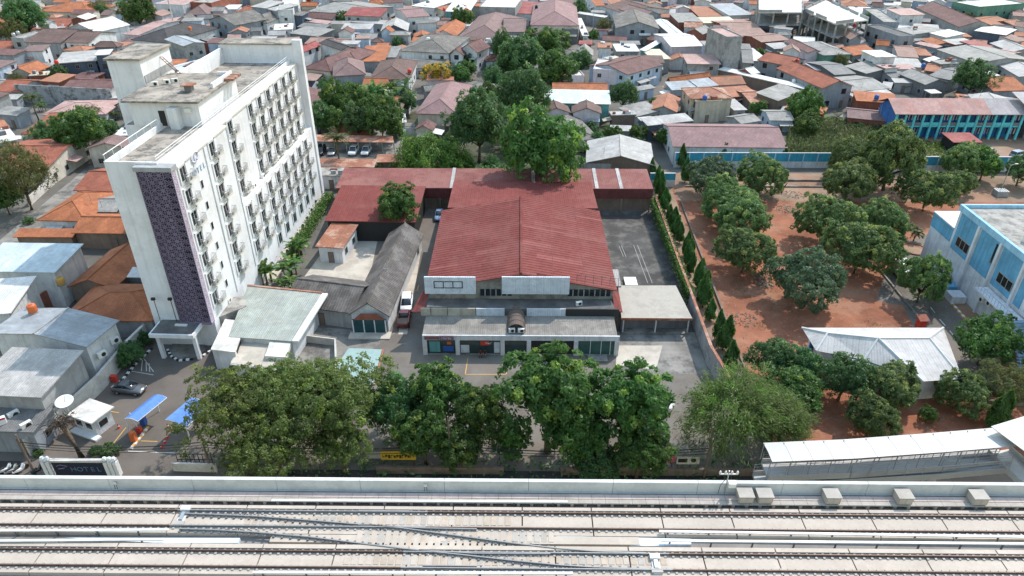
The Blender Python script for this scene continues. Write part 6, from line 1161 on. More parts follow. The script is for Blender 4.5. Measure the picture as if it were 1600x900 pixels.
TREES = [
# foreground row behind the railway
('feath', 440, 612, 74, 'tall feathery tree between the two wide ones', 1.1), ('feath', 372, 632, 82, 'wide feathery tree over the blue canopy, left of the foreground row', 1.1), ('feath', 512, 622, 92, 'wide feathery tree in front of the green annex roof, foreground row', 1.1), ('feath', 430, 690, 78, 'lower dense feathery tree at the railway edge', 1.0), ('feath', 530, 690, 58, 'small feathery tree beside the yellow banner', 1.0), ('feath', 385, 706, 44, 'low feathery tree next to the entrance gate', .9),
('dark', 613, 640, 46, 'dark leafy tree between the feathery trees and the lush row', 1.2), ('lush', 686, 622, 42, 'lush tree left of the parking bay, first of the lush row', 1.2), ('lush', 662, 682, 38, 'low lush tree above the yellow banner', 1), ('lush', 748, 650, 40, 'narrow lush tree left of the tallest one', 1.1), ('lush', 720, 700, 34, 'small lush tree by the paved gap', .9),
('lush', 858, 622, 66, 'tallest lush tree in front of the shop, centre of the row', 1.05), ('lush', 905, 680, 46, 'low lush tree under the tallest one', .9), ('lush', 985, 640, 56, 'lush tree with yellow tips right of the tallest', 1.15), ('lush', 1000, 705, 42, 'low lush tree beside the pink sign', .9), ('lush', 800, 690, 26, 'small lush tree beside the paved gap', .9), ('dark', 930, 725, 36, 'low dark tree at the railway edge under the lush row', .8),
('casu', 1140, 640, 78, 'wispy olive casuarina at the footbridge end', 1), ('casu', 1215, 650, 58, 'second wispy casuarina leaning over the footbridge roof', .9), ('green', 1234, 612, 42, 'bright green tree behind the casuarinas', .9),
('dark', 1208, 562, 36, 'dark mango tree left of the pavilion', 1), ('dark', 1250, 572, 32, 'second dark tree touching the pavilion roof corner', 1), ('dark', 1320, 590, 40, 'dark tree in front of the pavilion roof', 1), ('mango', 1390, 602, 46, 'broad tree in front of the pavilion, right of the dark one', 1), ('mango', 1365, 650, 40, 'tree between the pavilion and the footbridge', 1.1), ('mango', 1505, 612, 42, 'tree with a leaning trunk beside the footbridge end', 1), ('olive', 1575, 602, 38, 'pale yellow-green tree near the right edge', 1), ('green', 1545, 532, 40, 'bright green round tree beside the blue building stair', 1.1), ('bush', 1450, 648, 14, 'sapling standing alone on the red earth', 1.4),
# orchard on the red field
('mango', 1165, 392, 46, 'mango tree standing nearest the cypress row on the red field', 1), ('mango', 1160, 335, 46, 'mango tree second in the left orchard row', 1), ('mango', 1135, 312, 42, 'mango tree third in the left orchard row', 1), ('blue', 1112, 275, 40, 'grey-green tree at the far left of the orchard', 1), ('mango', 1190, 272, 40, 'mango tree by the bare stump at the back left of the orchard', 1), ('blue', 1265, 435, 60, 'large grey-green mango tree in the middle of the red field', 1), ('mango', 1345, 388, 54, 'largest dark mango tree beside the truck', 1), ('mango', 1297, 345, 50, 'mango tree left of centre in the right orchard row', 1), ('mango', 1380, 345, 42, 'mango tree behind the largest one', 1), ('mango', 1328, 285, 44, 'mango tree with light tips at the back of the orchard', 1), ('mango', 1395, 245, 52, 'tall dark mango tree against the blue wall', 1.3), ('mango', 1330, 250, 34, 'smaller mango tree against the blue wall', 1.1), ('mango', 1452, 298, 38, 'lone mango tree on the bare earth track', 1.1), ('mango', 1505, 250, 32, 'left tree of the pair by the red canopy', 1.1), ('mango', 1500, 285, 24, 'small tree under the pair by the red canopy', 1), ('green', 1540, 258, 22, 'creeper-covered tree beside the red canopy', 1.1), ('dark', 1598, 265, 24, 'dark tree at the right edge by the blue wall', 1), ('mango', 1446, 435, 38, 'tall tree between the truck and the blue building', 1.4), ('bush', 1128, 240, 18, 'bush in front of the long pink roof', 1.2), ('bush', 1182, 238, 9, 'small bush on the blue panelled wall', 1.2),
# centre back
('bamboo', 676, 240, 58, 'bright green bamboo mound spilling over the red roof', 1), ('green', 845, 238, 56, 'big bright tree overhanging the long red roof', 1.3), ('dark', 747, 195, 46, 'dark dense tree between the villa and the bamboo', 1.2), ('flower', 795, 215, 20, 'yellow flowering shrub tree in the back garden', 1.1), ('flower', 683, 116, 22, 'yellow flowering tree below the long grey-brown house', 1), ('dark', 818, 150, 38, 'dark tree left of the mint warehouse', 1.2), ('dark', 815, 92, 34, 'dark tree in front of the grand pink house', 1), ('green', 862, 68, 24, 'leafy tree below the grand pink house', 1), ('green', 870, 108, 30, 'leafy tree behind the mint warehouse', 1), ('dark', 905, 98, 20, 'small dark tree beside the lilac box house', 1), ('green', 927, 56, 8, 'little round street tree in the alley', 1.3), ('dark', 974, 150, 20, 'dark garden tree right of the mint warehouse', 1.2), ('green', 958, 210, 15, 'round bush behind the asbestos shed', 1), ('green', 997, 208, 13, 'bright bush right of the asbestos shed', 1), ('dark', 935, 220, 13, 'dark bush beside the patched hip roof', 1), ('green', 1023, 172, 9, 'shrub on the grey lean-to', 1), ('green', 1040, 215, 14, 'shrub beside the long pink roof end', 1),
('green', 535, 160, 30, 'upper green tree in the grove behind the hotel', 1.2), ('dark', 500, 185, 24, 'dark tree nearest the hotel wing wall', 1.1), ('green', 520, 190, 22, 'lighter tree in the grove behind the coconut palm', 1.1), ('green', 595, 185, 30, 'bright tree at the right end of the grove', 1.2), ('dark', 560, 190, 24, 'dark tree in the middle of the grove', 1.2), ('green', 570, 160, 20, 'small tree in the grove below the brown pyramid roof', 1.1), ('green', 590, 265, 8, 'shrub on the rusty lean-to', 1), ('lush', 623, 322, 30, 'rounded glossy tree between the red shed and the tiled house', 1), ('dark', 730, 95, 12, 'dark shrub in the villa garden', 1), ('green', 728, 108, 14, 'green shrub in the villa garden', 1), ('dark', 785, 75, 16, 'tall dark conifer-like tree by the mauve roof', 1.8), ('dark', 798, 100, 16, 'second tall dark tree by the mauve roof', 1.6), ('green', 723, 30, 15, 'green tree behind the orange gable', 1.2), ('dark', 905, 15, 12, 'dark tree at the top end of the alley', 1.2), ('dark', 770, 125, 16, 'dark palm-like shrub behind the grey-brown hip', 1.2), ('green', 765, 145, 14, 'light green shrub behind the dark dense tree', 1.3),
# left
('dark', 38, 28, 30, 'big round dark tree in the top left corner', 1.1), ('olive', 18, 50, 18, 'olive tree in front of the big round one', 1.2), ('green', 215, 20, 22, 'tree by the tall mast at the top', 1.2), ('olive', 155, 12, 12, 'yellowish tree behind the white metal roofed house', 1), ('dark', 160, 18, 10, 'small dark tree near the yellowish one', 1), ('dark', 93, 117, 14, 'dark bush beside the cream slab store', 1.1), ('green', 125, 208, 36, 'big green tree beside the lane left of the hotel', 1.1), ('dark', 72, 212, 22, 'dark tree left of the big green one', 1), ('olive', 138, 178, 15, 'grey-green tree behind the big green one', 1), ('dark', 165, 205, 20, 'dark shrub tree against the hotel', 1), ('green', 105, 245, 13, 'small tree by the lane wall', 1.1), ('olive', 28, 272, 44, 'large olive tree at the left edge above the lane', 1.2), ('green', 5, 310, 24, 'green tree at the left edge below the olive one', 1.1), ('bushd', 85, 265, 10, 'dark bush by the lane wall', 1), ('bush', 45, 345, 9, 'low shrub at the lane corner', .8), ('green', 168, 172, 9, 'banana-like shrub beside the hotel wall', 1),
('dark', 205, 552, 20, 'dark creeper mass in the hotel forecourt bed', 1), ('bushd', 192, 565, 15, 'dark bush in the hotel forecourt bed', 1), ('bushd', 224, 530, 14, 'dark bush near the hotel entrance', 1.2), ('bush', 170, 585, 8, 'yellowish bush by the red bin', 1), ('bush', 172, 705, 16, 'bright green hedge bush beside the guard hut gate', .8), ('bush', 150, 703, 12, 'second bright hedge bush beside the guard hut', .8), ('bush', 60, 708, 8, 'small bush behind the sign wall', 1),
# right back
('green', 1258, 165, 24, 'climbing green tree at the edge of the waste ground', 1.2), ('green', 1262, 195, 20, 'bright lower tree on the waste ground', 1), ('dark', 1520, 122, 28, 'lone dark round tree in the crowded right quarter', 1), ('green', 1185, 170, 11, 'small tree right of the beige villa', 1.2), ('dark', 1180, 122, 9, 'small dark tree by the brick gable', 1.1), ('bushd', 1342, 200, 10, 'dark bush near the school end wall', 1), ('green', 1500, 232, 9, 'bush in front of the red canopy', 1), ('green', 1540, 236, 10, 'vine bush right of the red canopy', .8), ('green', 1210, 208, 9, 'shrub behind the long pink roof', 1),
]
for i, (k, x, y, r, lab, zs) in enumerate(TREES): plant(k, x, y, r, lab, None, zs, i)
for i, (x, y, r, lab) in enumerate(((526, 215, 22, 'coconut palm in front of the car port'), (48, 152, 16, 'ragged palm left of the stained grey wall'), (1308, 183, 12, 'dark fan palm on the waste ground'))): plant('palm', x, y, r, lab, None, 1, i)
for i, (x, y, r, lab) in enumerate(((1432, 362, 13, 'left small palm on the turning circle'), (1465, 380, 12, 'right small palm beside the blue building'), (178, 178, 9, 'small palm beside the hotel side wall'))): plant('shortpalm', x, y, r, lab, None, 1, i)
for i, (x, y, r, lab) in enumerate(((420, 425, 22, 'nearest banana clump at the hotel side'), (448, 415, 22, 'second banana clump at the hotel side'), (470, 385, 20, 'third banana clump beside the hotel path'), (445, 440, 16, 'banana clump behind the green annex roof'), (590, 145, 22, 'left banana clump behind the grove'), (620, 140, 22, 'right banana clump behind the grove'), (605, 160, 18, 'lower banana clump in the grove'), (640, 150, 14, 'banana clump by the pinkish villa'), (738, 105, 12, 'banana clump in the villa garden'), (65, 165, 9, 'banana clump by the ragged palm'), (1048, 192, 9, 'banana clump by the dark blue porch'), (1010, 195, 8, 'banana clump left of the dark blue porch'))): plant('banana', x, y, r, lab, None, 1, i)
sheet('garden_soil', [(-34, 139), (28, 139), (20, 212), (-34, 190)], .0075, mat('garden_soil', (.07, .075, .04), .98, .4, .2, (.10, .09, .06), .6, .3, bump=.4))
random.seed(14); GS = []
for (x0, x1, y0, y1, n_, ks) in ((478, 640, 130, 208, 16, ('green', 'dark', 'bushd')), (700, 800, 115, 270, 22, ('dark', 'green', 'bush', 'bushd')), (790, 850, 60, 150, 9, ('dark', 'green')), (830, 900, 70, 130, 7, ('green', 'dark')), (905, 1010, 190, 235, 6, ('bush', 'bushd'))):
    for k in range(n_):
        x, y = random.uniform(x0, x1), random.uniform(y0, y1); kd = random.choice(ks); t = plant(kd, x, y, random.uniform(9, 15), 'shrub', 'garden shrubs behind the warehouse', 1.1, k); q_ = t.location
        nr = min((c for c in FOOT if c[5] and c[5] not in ('infill', 'car port', 'building site')), key=lambda c: (c[0]-q_.x)**2+(c[1]-q_.y)**2); sd_ = ('right of' if q_.x > nr[0] else 'left of') if abs(q_.x-nr[0]) > abs(q_.y-nr[1]) else ('behind' if q_.y > nr[1] else 'in front of')
        GS.append((t, '%s shrub %s the %s' % ({'green': 'leafy green', 'dark': 'dark green', 'bush': 'bright low', 'bushd': 'dense low'}[kd], sd_, ' '.join(nr[5].split()[:6]))))
for k in range(34):      # single trees among the far roofs
    x, y = random.uniform(10, 1590), random.uniform(8, 165)
    if 150 < x < 480 or 640 < x < 900: continue
    t = plant(random.choice(('green', 'dark', 'olive')), x, y, random.uniform(6, 11), 'tree', 'trees among the far roofs', 1.2, k); q_ = t.location; nr = min((c for c in FOOT if c[5] and c[5] not in ('infill', 'car port', 'building site')), key=lambda c: (c[0]-q_.x)**2+(c[1]-q_.y)**2); sd_ = ('right of' if q_.x > nr[0] else 'left of') if abs(q_.x-nr[0]) > abs(q_.y-nr[1]) else ('behind' if q_.y > nr[1] else 'in front of'); GS.append((t, 'small tree %s the %s' % (sd_, ' '.join(nr[5].split()[:7]))))
for lb in {l for _, l in GS}:
    q_ = sorted([t for t, l in GS if l == lb], key=lambda t: t.location.y)
    for k, t in enumerate(q_): t['label'] = lb if len(q_) == 1 else lb+((', nearest of them', ', farthest of them') if len(q_) == 2 else (', nearest of them', ', middle one', ', farthest of them') if len(q_) == 3 else (', nearest one', ', second nearest', ', second farthest', ', farthest one', ', last one'))[min(k, 4)]
# cypress row
a, c = Vector((29.6, 146, 0)), Vector((29.1, 77.5, 0)); random.seed(9); NW = ('first', 'second', 'third', 'fourth', 'fifth', 'sixth', 'seventh', 'eighth', 'ninth', 'tenth', 'eleventh', 'twelfth', 'thirteenth', 'fourteenth', 'fifteenth', 'sixteenth', 'seventeenth', 'eighteenth', 'nineteenth', 'twentieth')
for k in range(20):
    p = a+(c-a)*(k/19)+Vector((random.uniform(-.4, .4), random.uniform(-.9, .9), 0)); cyo = put('cyp', p, random.uniform(.68, 1.25), 'narrow cypress, %s from the far end of the row along the compound wall' % NW[k], 'cypress row', random.uniform(.8, 1.15), k); cyo.rotation_euler = (random.gauss(0, .05), random.gauss(0, .05), random.uniform(0, 6))
for x, y, s, lab in ((1300, 262, .9, 'cypress left of the tall mango against the blue wall'), (1222, 258, .95, 'cypress in front of the blue panelled wall'), (1064, 262, 1.1, 'left cypress by the short blue wall end'), (1070, 285, 1.1, 'right cypress by the short blue wall end'), (1552, 672, 1.35, 'wide bright cypress beside the footbridge end'), (1598, 690, 1.2, 'cypress at the right edge beside the footbridge')): put('cyp', P(x, y), s, lab, None, .9 if x > 1500 else 1, 1)
# ground cover: waste ground weeds, ivy on the wall, hedge beside the hotel
rng = np.random.default_rng(77)
def scatter(name, label, cat, C, N, L, Wd, m, T_=None, kind='stuff'):
    n = len(C); o = ob(name, leaf_mesh(name, C, N, L, Wd, np.stack([rng.uniform(0, 1, n), (rng.uniform(size=n) < .1)*1.0], 1), m, T_, rng)); return tag(o, label, cat, None, kind)
q = pxs((1228, 240), (1392, 243), (1372, 200), (1232, 190)); n = 15000; u, v = rng.uniform(size=n), rng.uniform(size=n)
pt = np.array([list(q[0]*(1-a)*(1-b_)+q[1]*a*(1-b_)+q[2]*a*b_+q[3]*(1-a)*b_) for a, b_ in zip(u, v)]); pt[:, 2] = rng.uniform(.2, 2.2, n)
scatter('weeds', 'tall dry weeds covering the waste ground', 'weeds', pt, rng.normal(size=(n, 3)), .9, .16, LM['weed'], np.stack([rng.normal(0, .4, n), rng.normal(0, .4, n), np.ones(n)], 1))
q = pxs((1300, 246), (1480, 247), (1470, 225), (1330, 215)); n = 4500; u, v = rng.uniform(size=n), rng.uniform(size=n)
pt = np.array([list(q[0]*(1-a)*(1-b_)+q[1]*a*(1-b_)+q[2]*a*b_+q[3]*(1-a)*b_) for a, b_ in zip(u, v)]); pt[:, 2] = rng.uniform(.1, .9, n)
scatter('green_undergrowth', 'green undergrowth behind the blue wall', 'undergrowth', pt, rng.normal(size=(n, 3))+[0, 0, 1], .5, .3, LM['bam'])
n = 7000; yy = rng.uniform(92, 128, n); zz = 3.4*np.sqrt(rng.uniform(.05, 1, n)); pt = np.stack([26.7+rng.choice([-1, 1], n)*rng.uniform(.15, .6, n)-.1, yy, zz], 1)
scatter('ivy', 'ivy covering the top of the compound wall', 'ivy', pt, rng.normal(size=(n, 3))+[-.4, 0, .7], .34, .26, LM['lush'])
n = 5000; yy = rng.uniform(106, 134, n); pt = np.stack([-39.6+(yy-106)*.02+rng.normal(0, .55, n), yy, rng.uniform(.1, 1.5, n)], 1)
scatter('hedge', 'clipped green hedge along the hotel side path', 'hedge', pt, rng.normal(size=(n, 3))+[.3, -.3, .8], .34, .24, LM['lush'])
n = 5200; xx = rng.uniform(-9, 12, n); pt = np.stack([xx, 139.5+rng.normal(0, .9, n), rng.uniform(.3, 4.6, n)], 1)
scatter('creeper_hedge', 'dark creeper hedge behind the long red roof', 'hedge', pt, rng.normal(size=(n, 3))+[0, -.3, .8], .5, .34, LM['dark'])
n = 1500; xx = rng.uniform(-30, 30, n); pt = np.stack([xx, rng.uniform(53, 60, n), rng.uniform(.05, .8, n)], 1)
scatter('verge_growth', 'low mixed growth along the street verge', 'undergrowth', pt, rng.normal(size=(n, 3))+[0, 0, .9], .5, .3, LM['dark'])
for i, (x, y, r) in enumerate(((1240, 305, 2.4), (1228, 327, 2.4), (1190, 432, 1.6), (1195, 445, 1.5), (1158, 500, 2.6))):
    p = P(x, y); n = 130; a = rng.uniform(0, 6.28, n); rr = r*np.sqrt(rng.uniform(0, 1, n)); pt = np.stack([p.x+rr*np.cos(a), p.y+rr*np.sin(a)*.8, rng.uniform(.02, .25, n)], 1)
    if 'M_litter' not in globals(): M_litter = leafmat('dry_litter', (.3, .25, .2), (.45, .4, .35), (.2, .15, .1))
    scatter('leaf_heap', 'heap of dry leaves on the red field, '+('farthest', 'second farthest', 'upper of the pair by the stump', 'lower of the pair by the stump', 'nearest')[i], 'leaf heap', pt, rng.normal(size=(n, 3))+[0, 0, 1], .4, .25, M_litter, None, None)

n = 2600; pt = np.stack([rng.uniform(32, 74, n), rng.uniform(62, 145, n), rng.uniform(.012, .05, n)], 1)
scatter('leaf_litter', 'fallen leaves strewn over the red field', 'leaf litter', pt, rng.normal(0, .25, (n, 3))+[0, 0, 1], .3, .18, M_litter)
n = 2600; cx = rng.uniform(32, 78, 60); cy = rng.uniform(62, 146, 60); ci = rng.integers(0, 60, n); pt = np.stack([cx[ci]+rng.normal(0, .7, n), cy[ci]+rng.normal(0, .7, n), rng.uniform(.02, .25, n)], 1)
scatter('grass_tufts', 'thin grass tufts on the red field', 'grass', pt, rng.normal(0, 1, (n, 3)), .3, .06, LM['weed'], np.stack([rng.normal(0, .4, n), rng.normal(0, .4, n), np.ones(n)], 1))
# ================================================================ vehicles
def loft(b, rings):
    n = len(rings[0]); base = len(b.v)
    for r_ in rings: b.v += [tuple(p) for p in r_]
    for i in range(len(rings)-1):
        for k in range(n):
            b.f.append((base+i*n+k, base+i*n+(k+1) % n, base+(i+1)*n+(k+1) % n, base+(i+1)*n+k)); b.uv.append([(0, 0)]*4); b.mi.append(b.cur)
    for i, rv in ((0, 0), (len(rings)-1, 1)):
        q = [base+i*n+k for k in range(n)]; b.f.append(tuple(q if rv else q[::-1])); b.uv.append([(0, 0)]*n); b.mi.append(b.cur)
def ring(x, w_, z0, z1, ch=.12):
    c = min(ch, (z1-z0)*.4); return [(x, -w_, z0+c), (x, -w_+c*.6, z0), (x, w_-c*.6, z0), (x, w_, z0+c), (x, w_, z1-c), (x, w_-c, z1), (x, -w_+c, z1), (x, -w_, z1-c)]
def paint(n, c, metal=.2):
    return flatmat('car_paint_'+n, c, .25, metal, .6)
M_lamp = flatmat('headlamp_glass', (.7, .7, .72), .2); M_tail = flatmat('tail_lamp_red', (.4, .02, .02), .3); M_rim = flatmat('wheel_rim', (.4, .4, .42), .3, .7)
tyre_me = B().lathe([(.0, -.1), (.28, -.11), (.32, -.08), (.32, .08), (.28, .11), (0, .1)], 14).mesh('tyre', M_dark); rim_me = B().lathe([(0, .118), (.19, .118), (.2, .09)], 10).mesh('rim', M_rim)
SPEC = dict(sedan=[(-2.1, .7, .45, .85), (-1.95, .82, .28, .95), (-1.2, .86, .25, .98), (.6, .87, .25, .95), (1.6, .84, .25, .82), (2.0, .76, .3, .72), (2.12, .62, .4, .6)], suv=[(-2.2, .78, .5, 1.0), (-2.1, .88, .35, 1.08), (-1.0, .92, .32, 1.1), (.8, .92, .32, 1.08), (1.8, .9, .32, 1.0), (2.15, .82, .4, .9), (2.25, .7, .5, .75)])
CAB = dict(sedan=[(-1.75, .62, .95, .99), (-1.05, .64, .95, 1.42), (.1, .64, .95, 1.45), (1.0, .68, .93, .97)], suv=[(-2.12, .76, 1.08, 1.12), (-1.9, .74, 1.08, 1.72), (.3, .74, 1.08, 1.76), (1.15, .78, 1.05, 1.1)])
def car(label, cat, loc, hd, pm, kind='sedan', name='parked_car', bed=False, group=None):
    t = thing(name, label, cat, (loc.x, loc.y, .02), hd, group); b = B(); loft(b, [ring(*s) for s in SPEC[kind]]); b.build('body', pm, t, True)
    cb = CAB[kind]; x0 = None
    if bed: cb = [(-.35, .76, 1.08, 1.12), (-.2, .74, 1.08, 1.7), (.5, .74, 1.08, 1.72), (1.25, .78, 1.05, 1.1)]
    g = B(); loft(g, [ring(*s, ch=.1) for s in cb]); g.build('windows', M_glass, t, True)
    r_ = B(); loft(r_, [ring(cb[1][0]+.02, cb[1][1]-.04, cb[1][3]-.02, cb[1][3]+.03, .02), ring(cb[2][0]-.02, cb[2][1]-.04, cb[2][3]-.02, cb[2][3]+.03, .02)]); r_.build('roof', pm, t)
    p_ = B(); 
    for s in (-1, 1):
        for (xa, za), (xb, zb) in (((cb[0][0], cb[0][2]), (cb[1][0], cb[1][3])), ((cb[3][0], cb[3][2]), (cb[2][0], cb[2][3])), (((cb[1][0]+cb[2][0])/2, cb[1][2]), ((cb[1][0]+cb[2][0])/2, cb[1][3]))): p_.tube([(xa, s*(cb[1][1]+.03), za), (xb, s*(cb[1][1]-.04), zb)], .035, 4)
    p_.build('pillars', pm, t)
    if bed: B().box(-2.05, -.45, -.75, .75, 1.06, 1.1).build('load_bed', M_dark, t); [B().box(-2.15, -.4, s*.82-.04, s*.82+.04, 1.05, 1.3).build('bed_side', pm, t) for s in (-1, 1)]
    wb_ = 1.3 if kind == 'sedan' else 1.4
    for x in (-wb_, wb_):
        for s in (-1, 1):
            wv = ob('wheel', tyre_me, t, (x, s*(.78 if kind == 'sedan' else .84), .31)); wv.rotation_euler = (-s*math.pi/2, 0, 0); ob('rim', rim_me, wv)
    xe = SPEC[kind][-2][0]; zz = SPEC[kind][-2][3]-.12
    for s in (-1, 1): B().box(xe-.08, xe+.06, s*.55-.16, s*.55+.16, zz-.1, zz+.08).build('headlight', M_lamp, t); B().box(SPEC[kind][1][0]-.1, SPEC[kind][1][0]+.05, s*.6-.14, s*.6+.14, .7, .9).build('tail_light', M_tail, t)
    return t
dwn = -math.pi/2
car('dark grey sedan parked in the hotel forecourt', 'car', P(204, 612), -.12, paint('gunmetal', (.16, .165, .17), .6))
car('white hatchback parked behind the maroon pickup in the lane', 'car', P(636, 480), dwn+.08, paint('white', (.75, .75, .75), 0), 'suv')
car('maroon pickup with load bed parked in the lane', 'pickup', P(632, 503), dwn+math.pi+.05, paint('maroon', (.12, .025, .025)), 'suv', 'pickup_truck', True)
car('blue and white car half hidden behind the warehouse corner', 'car', P(687, 340), dwn, paint('pale_blue', (.3, .4, .55)))
car('black car leftmost under the car port', 'car', P(502, 240), dwn, paint('black', (.02, .02, .02)), 'suv'); car('silver car behind the palm under the car port', 'car', P(520, 240), dwn, paint('silver', (.45, .44, .42), .6))
car('white car left of the pair under the car port', 'car', P(553, 240), dwn-.05, paint('white', (.75, .75, .75), 0), 'suv'); car('white car right of the pair under the car port', 'car', P(573, 240), dwn-.08, paint('white', (.75, .75, .75), 0), 'suv')
car('white car partly hidden by the lush trees in the car park', 'car', P(1026, 634), 2.6, paint('white', (.75, .75, .75), 0)); car('pale car under the creeper near the red canopy', 'car', P(1545, 240), .6, paint('silver', (.45, .44, .42), .6)); car('blue-grey van at the right edge by the school', 'van', P(1590, 246), .4, paint('blue_grey', (.3, .36, .42)), 'suv', 'parked_van'); car('white car beside the red canopy', 'car', P(1515, 238), .1, paint('white', (.75, .75, .75), 0))
t = thing('box_truck', 'white box truck parked beside the largest mango tree', 'truck', P(1406, 432), dwn+.12); M_tw = paint('truck_white', (.7, .7, .7), 0)
B().box(-3.2, .9, -1.0, 1.0, .7, 2.7).build('cargo_box', flatmat('truck_grey', (.3, .3, .3), .6), t); B().box(-3.25, .95, -1.05, 1.05, 2.7, 2.85).build('cargo_roof', M_frame, t); b = B(); loft(b, [ring(1.0, .92, .5, 2.1), ring(1.9, .92, .5, 2.0), ring(2.5, .9, .5, 1.3), ring(2.65, .8, .55, 1.1)]); b.build('cab', M_tw, t); B().quad((2.02, -.75, 1.92), (2.02, .75, 1.92), (2.52, .78, 1.36), (2.52, -.78, 1.36)).build('windscreen', M_glass, t).location.z = .03; B().box(-3.2, 2.4, -.5, .5, .4, .69).build('chassis', M_dark, t)
for x in (-2.2, 1.7):
    for s in (-1, 1): o = ob('wheel', tyre_me, t, (x, s*.85, .36), 0, (1.15, 1.15, 1.3)); o.rotation_euler = (-s*math.pi/2, 0, 0); ob('rim', rim_me, o)
def motorbike(label, loc, hd, pm):
    t = thing('motorbike', label, 'motorbike', (loc.x, loc.y, .01), hd, 'motorbikes by the shop')
    b = B(); loft(b, [ring(-.85, .1, .6, .8, .05), ring(-.4, .17, .45, .82, .05), ring(.1, .14, .3, .6, .05), ring(.45, .18, .45, .95, .05), ring(.6, .1, .7, 1.0, .04)]); b.build('body', pm, t); B().box(-.75, -.05, -.13, .13, .8, .9).build('seat', M_dark, t); B().tube([(.5, -.35, 1.05), (.55, 0, 1.0), (.5, .35, 1.05)], .025, 5).build('handlebar', M_dark, t); B().tube([(.5, 0, .95), (.72, 0, .3)], .05, 5).build('fork', M_steel, t)
    for x in (-.62, .72): o = ob('wheel', tyre_me, t, (x, 0, .29), 0, (.9, .9, .5)); o.rotation_euler = (math.pi/2, 0, 0)
for i, (x, y) in enumerate(((12, 738), (22, 739), (34, 738), (62, 739))): motorbike('motorbike at the street edge by the sign wall, '+('leftmost', 'second from the left', 'third from the left', 'apart from the others')[i], P(x, y), 1.0+i*.1, paint(('white', 'silver', 'white', 'black')[i], (.7, .7, .7)))
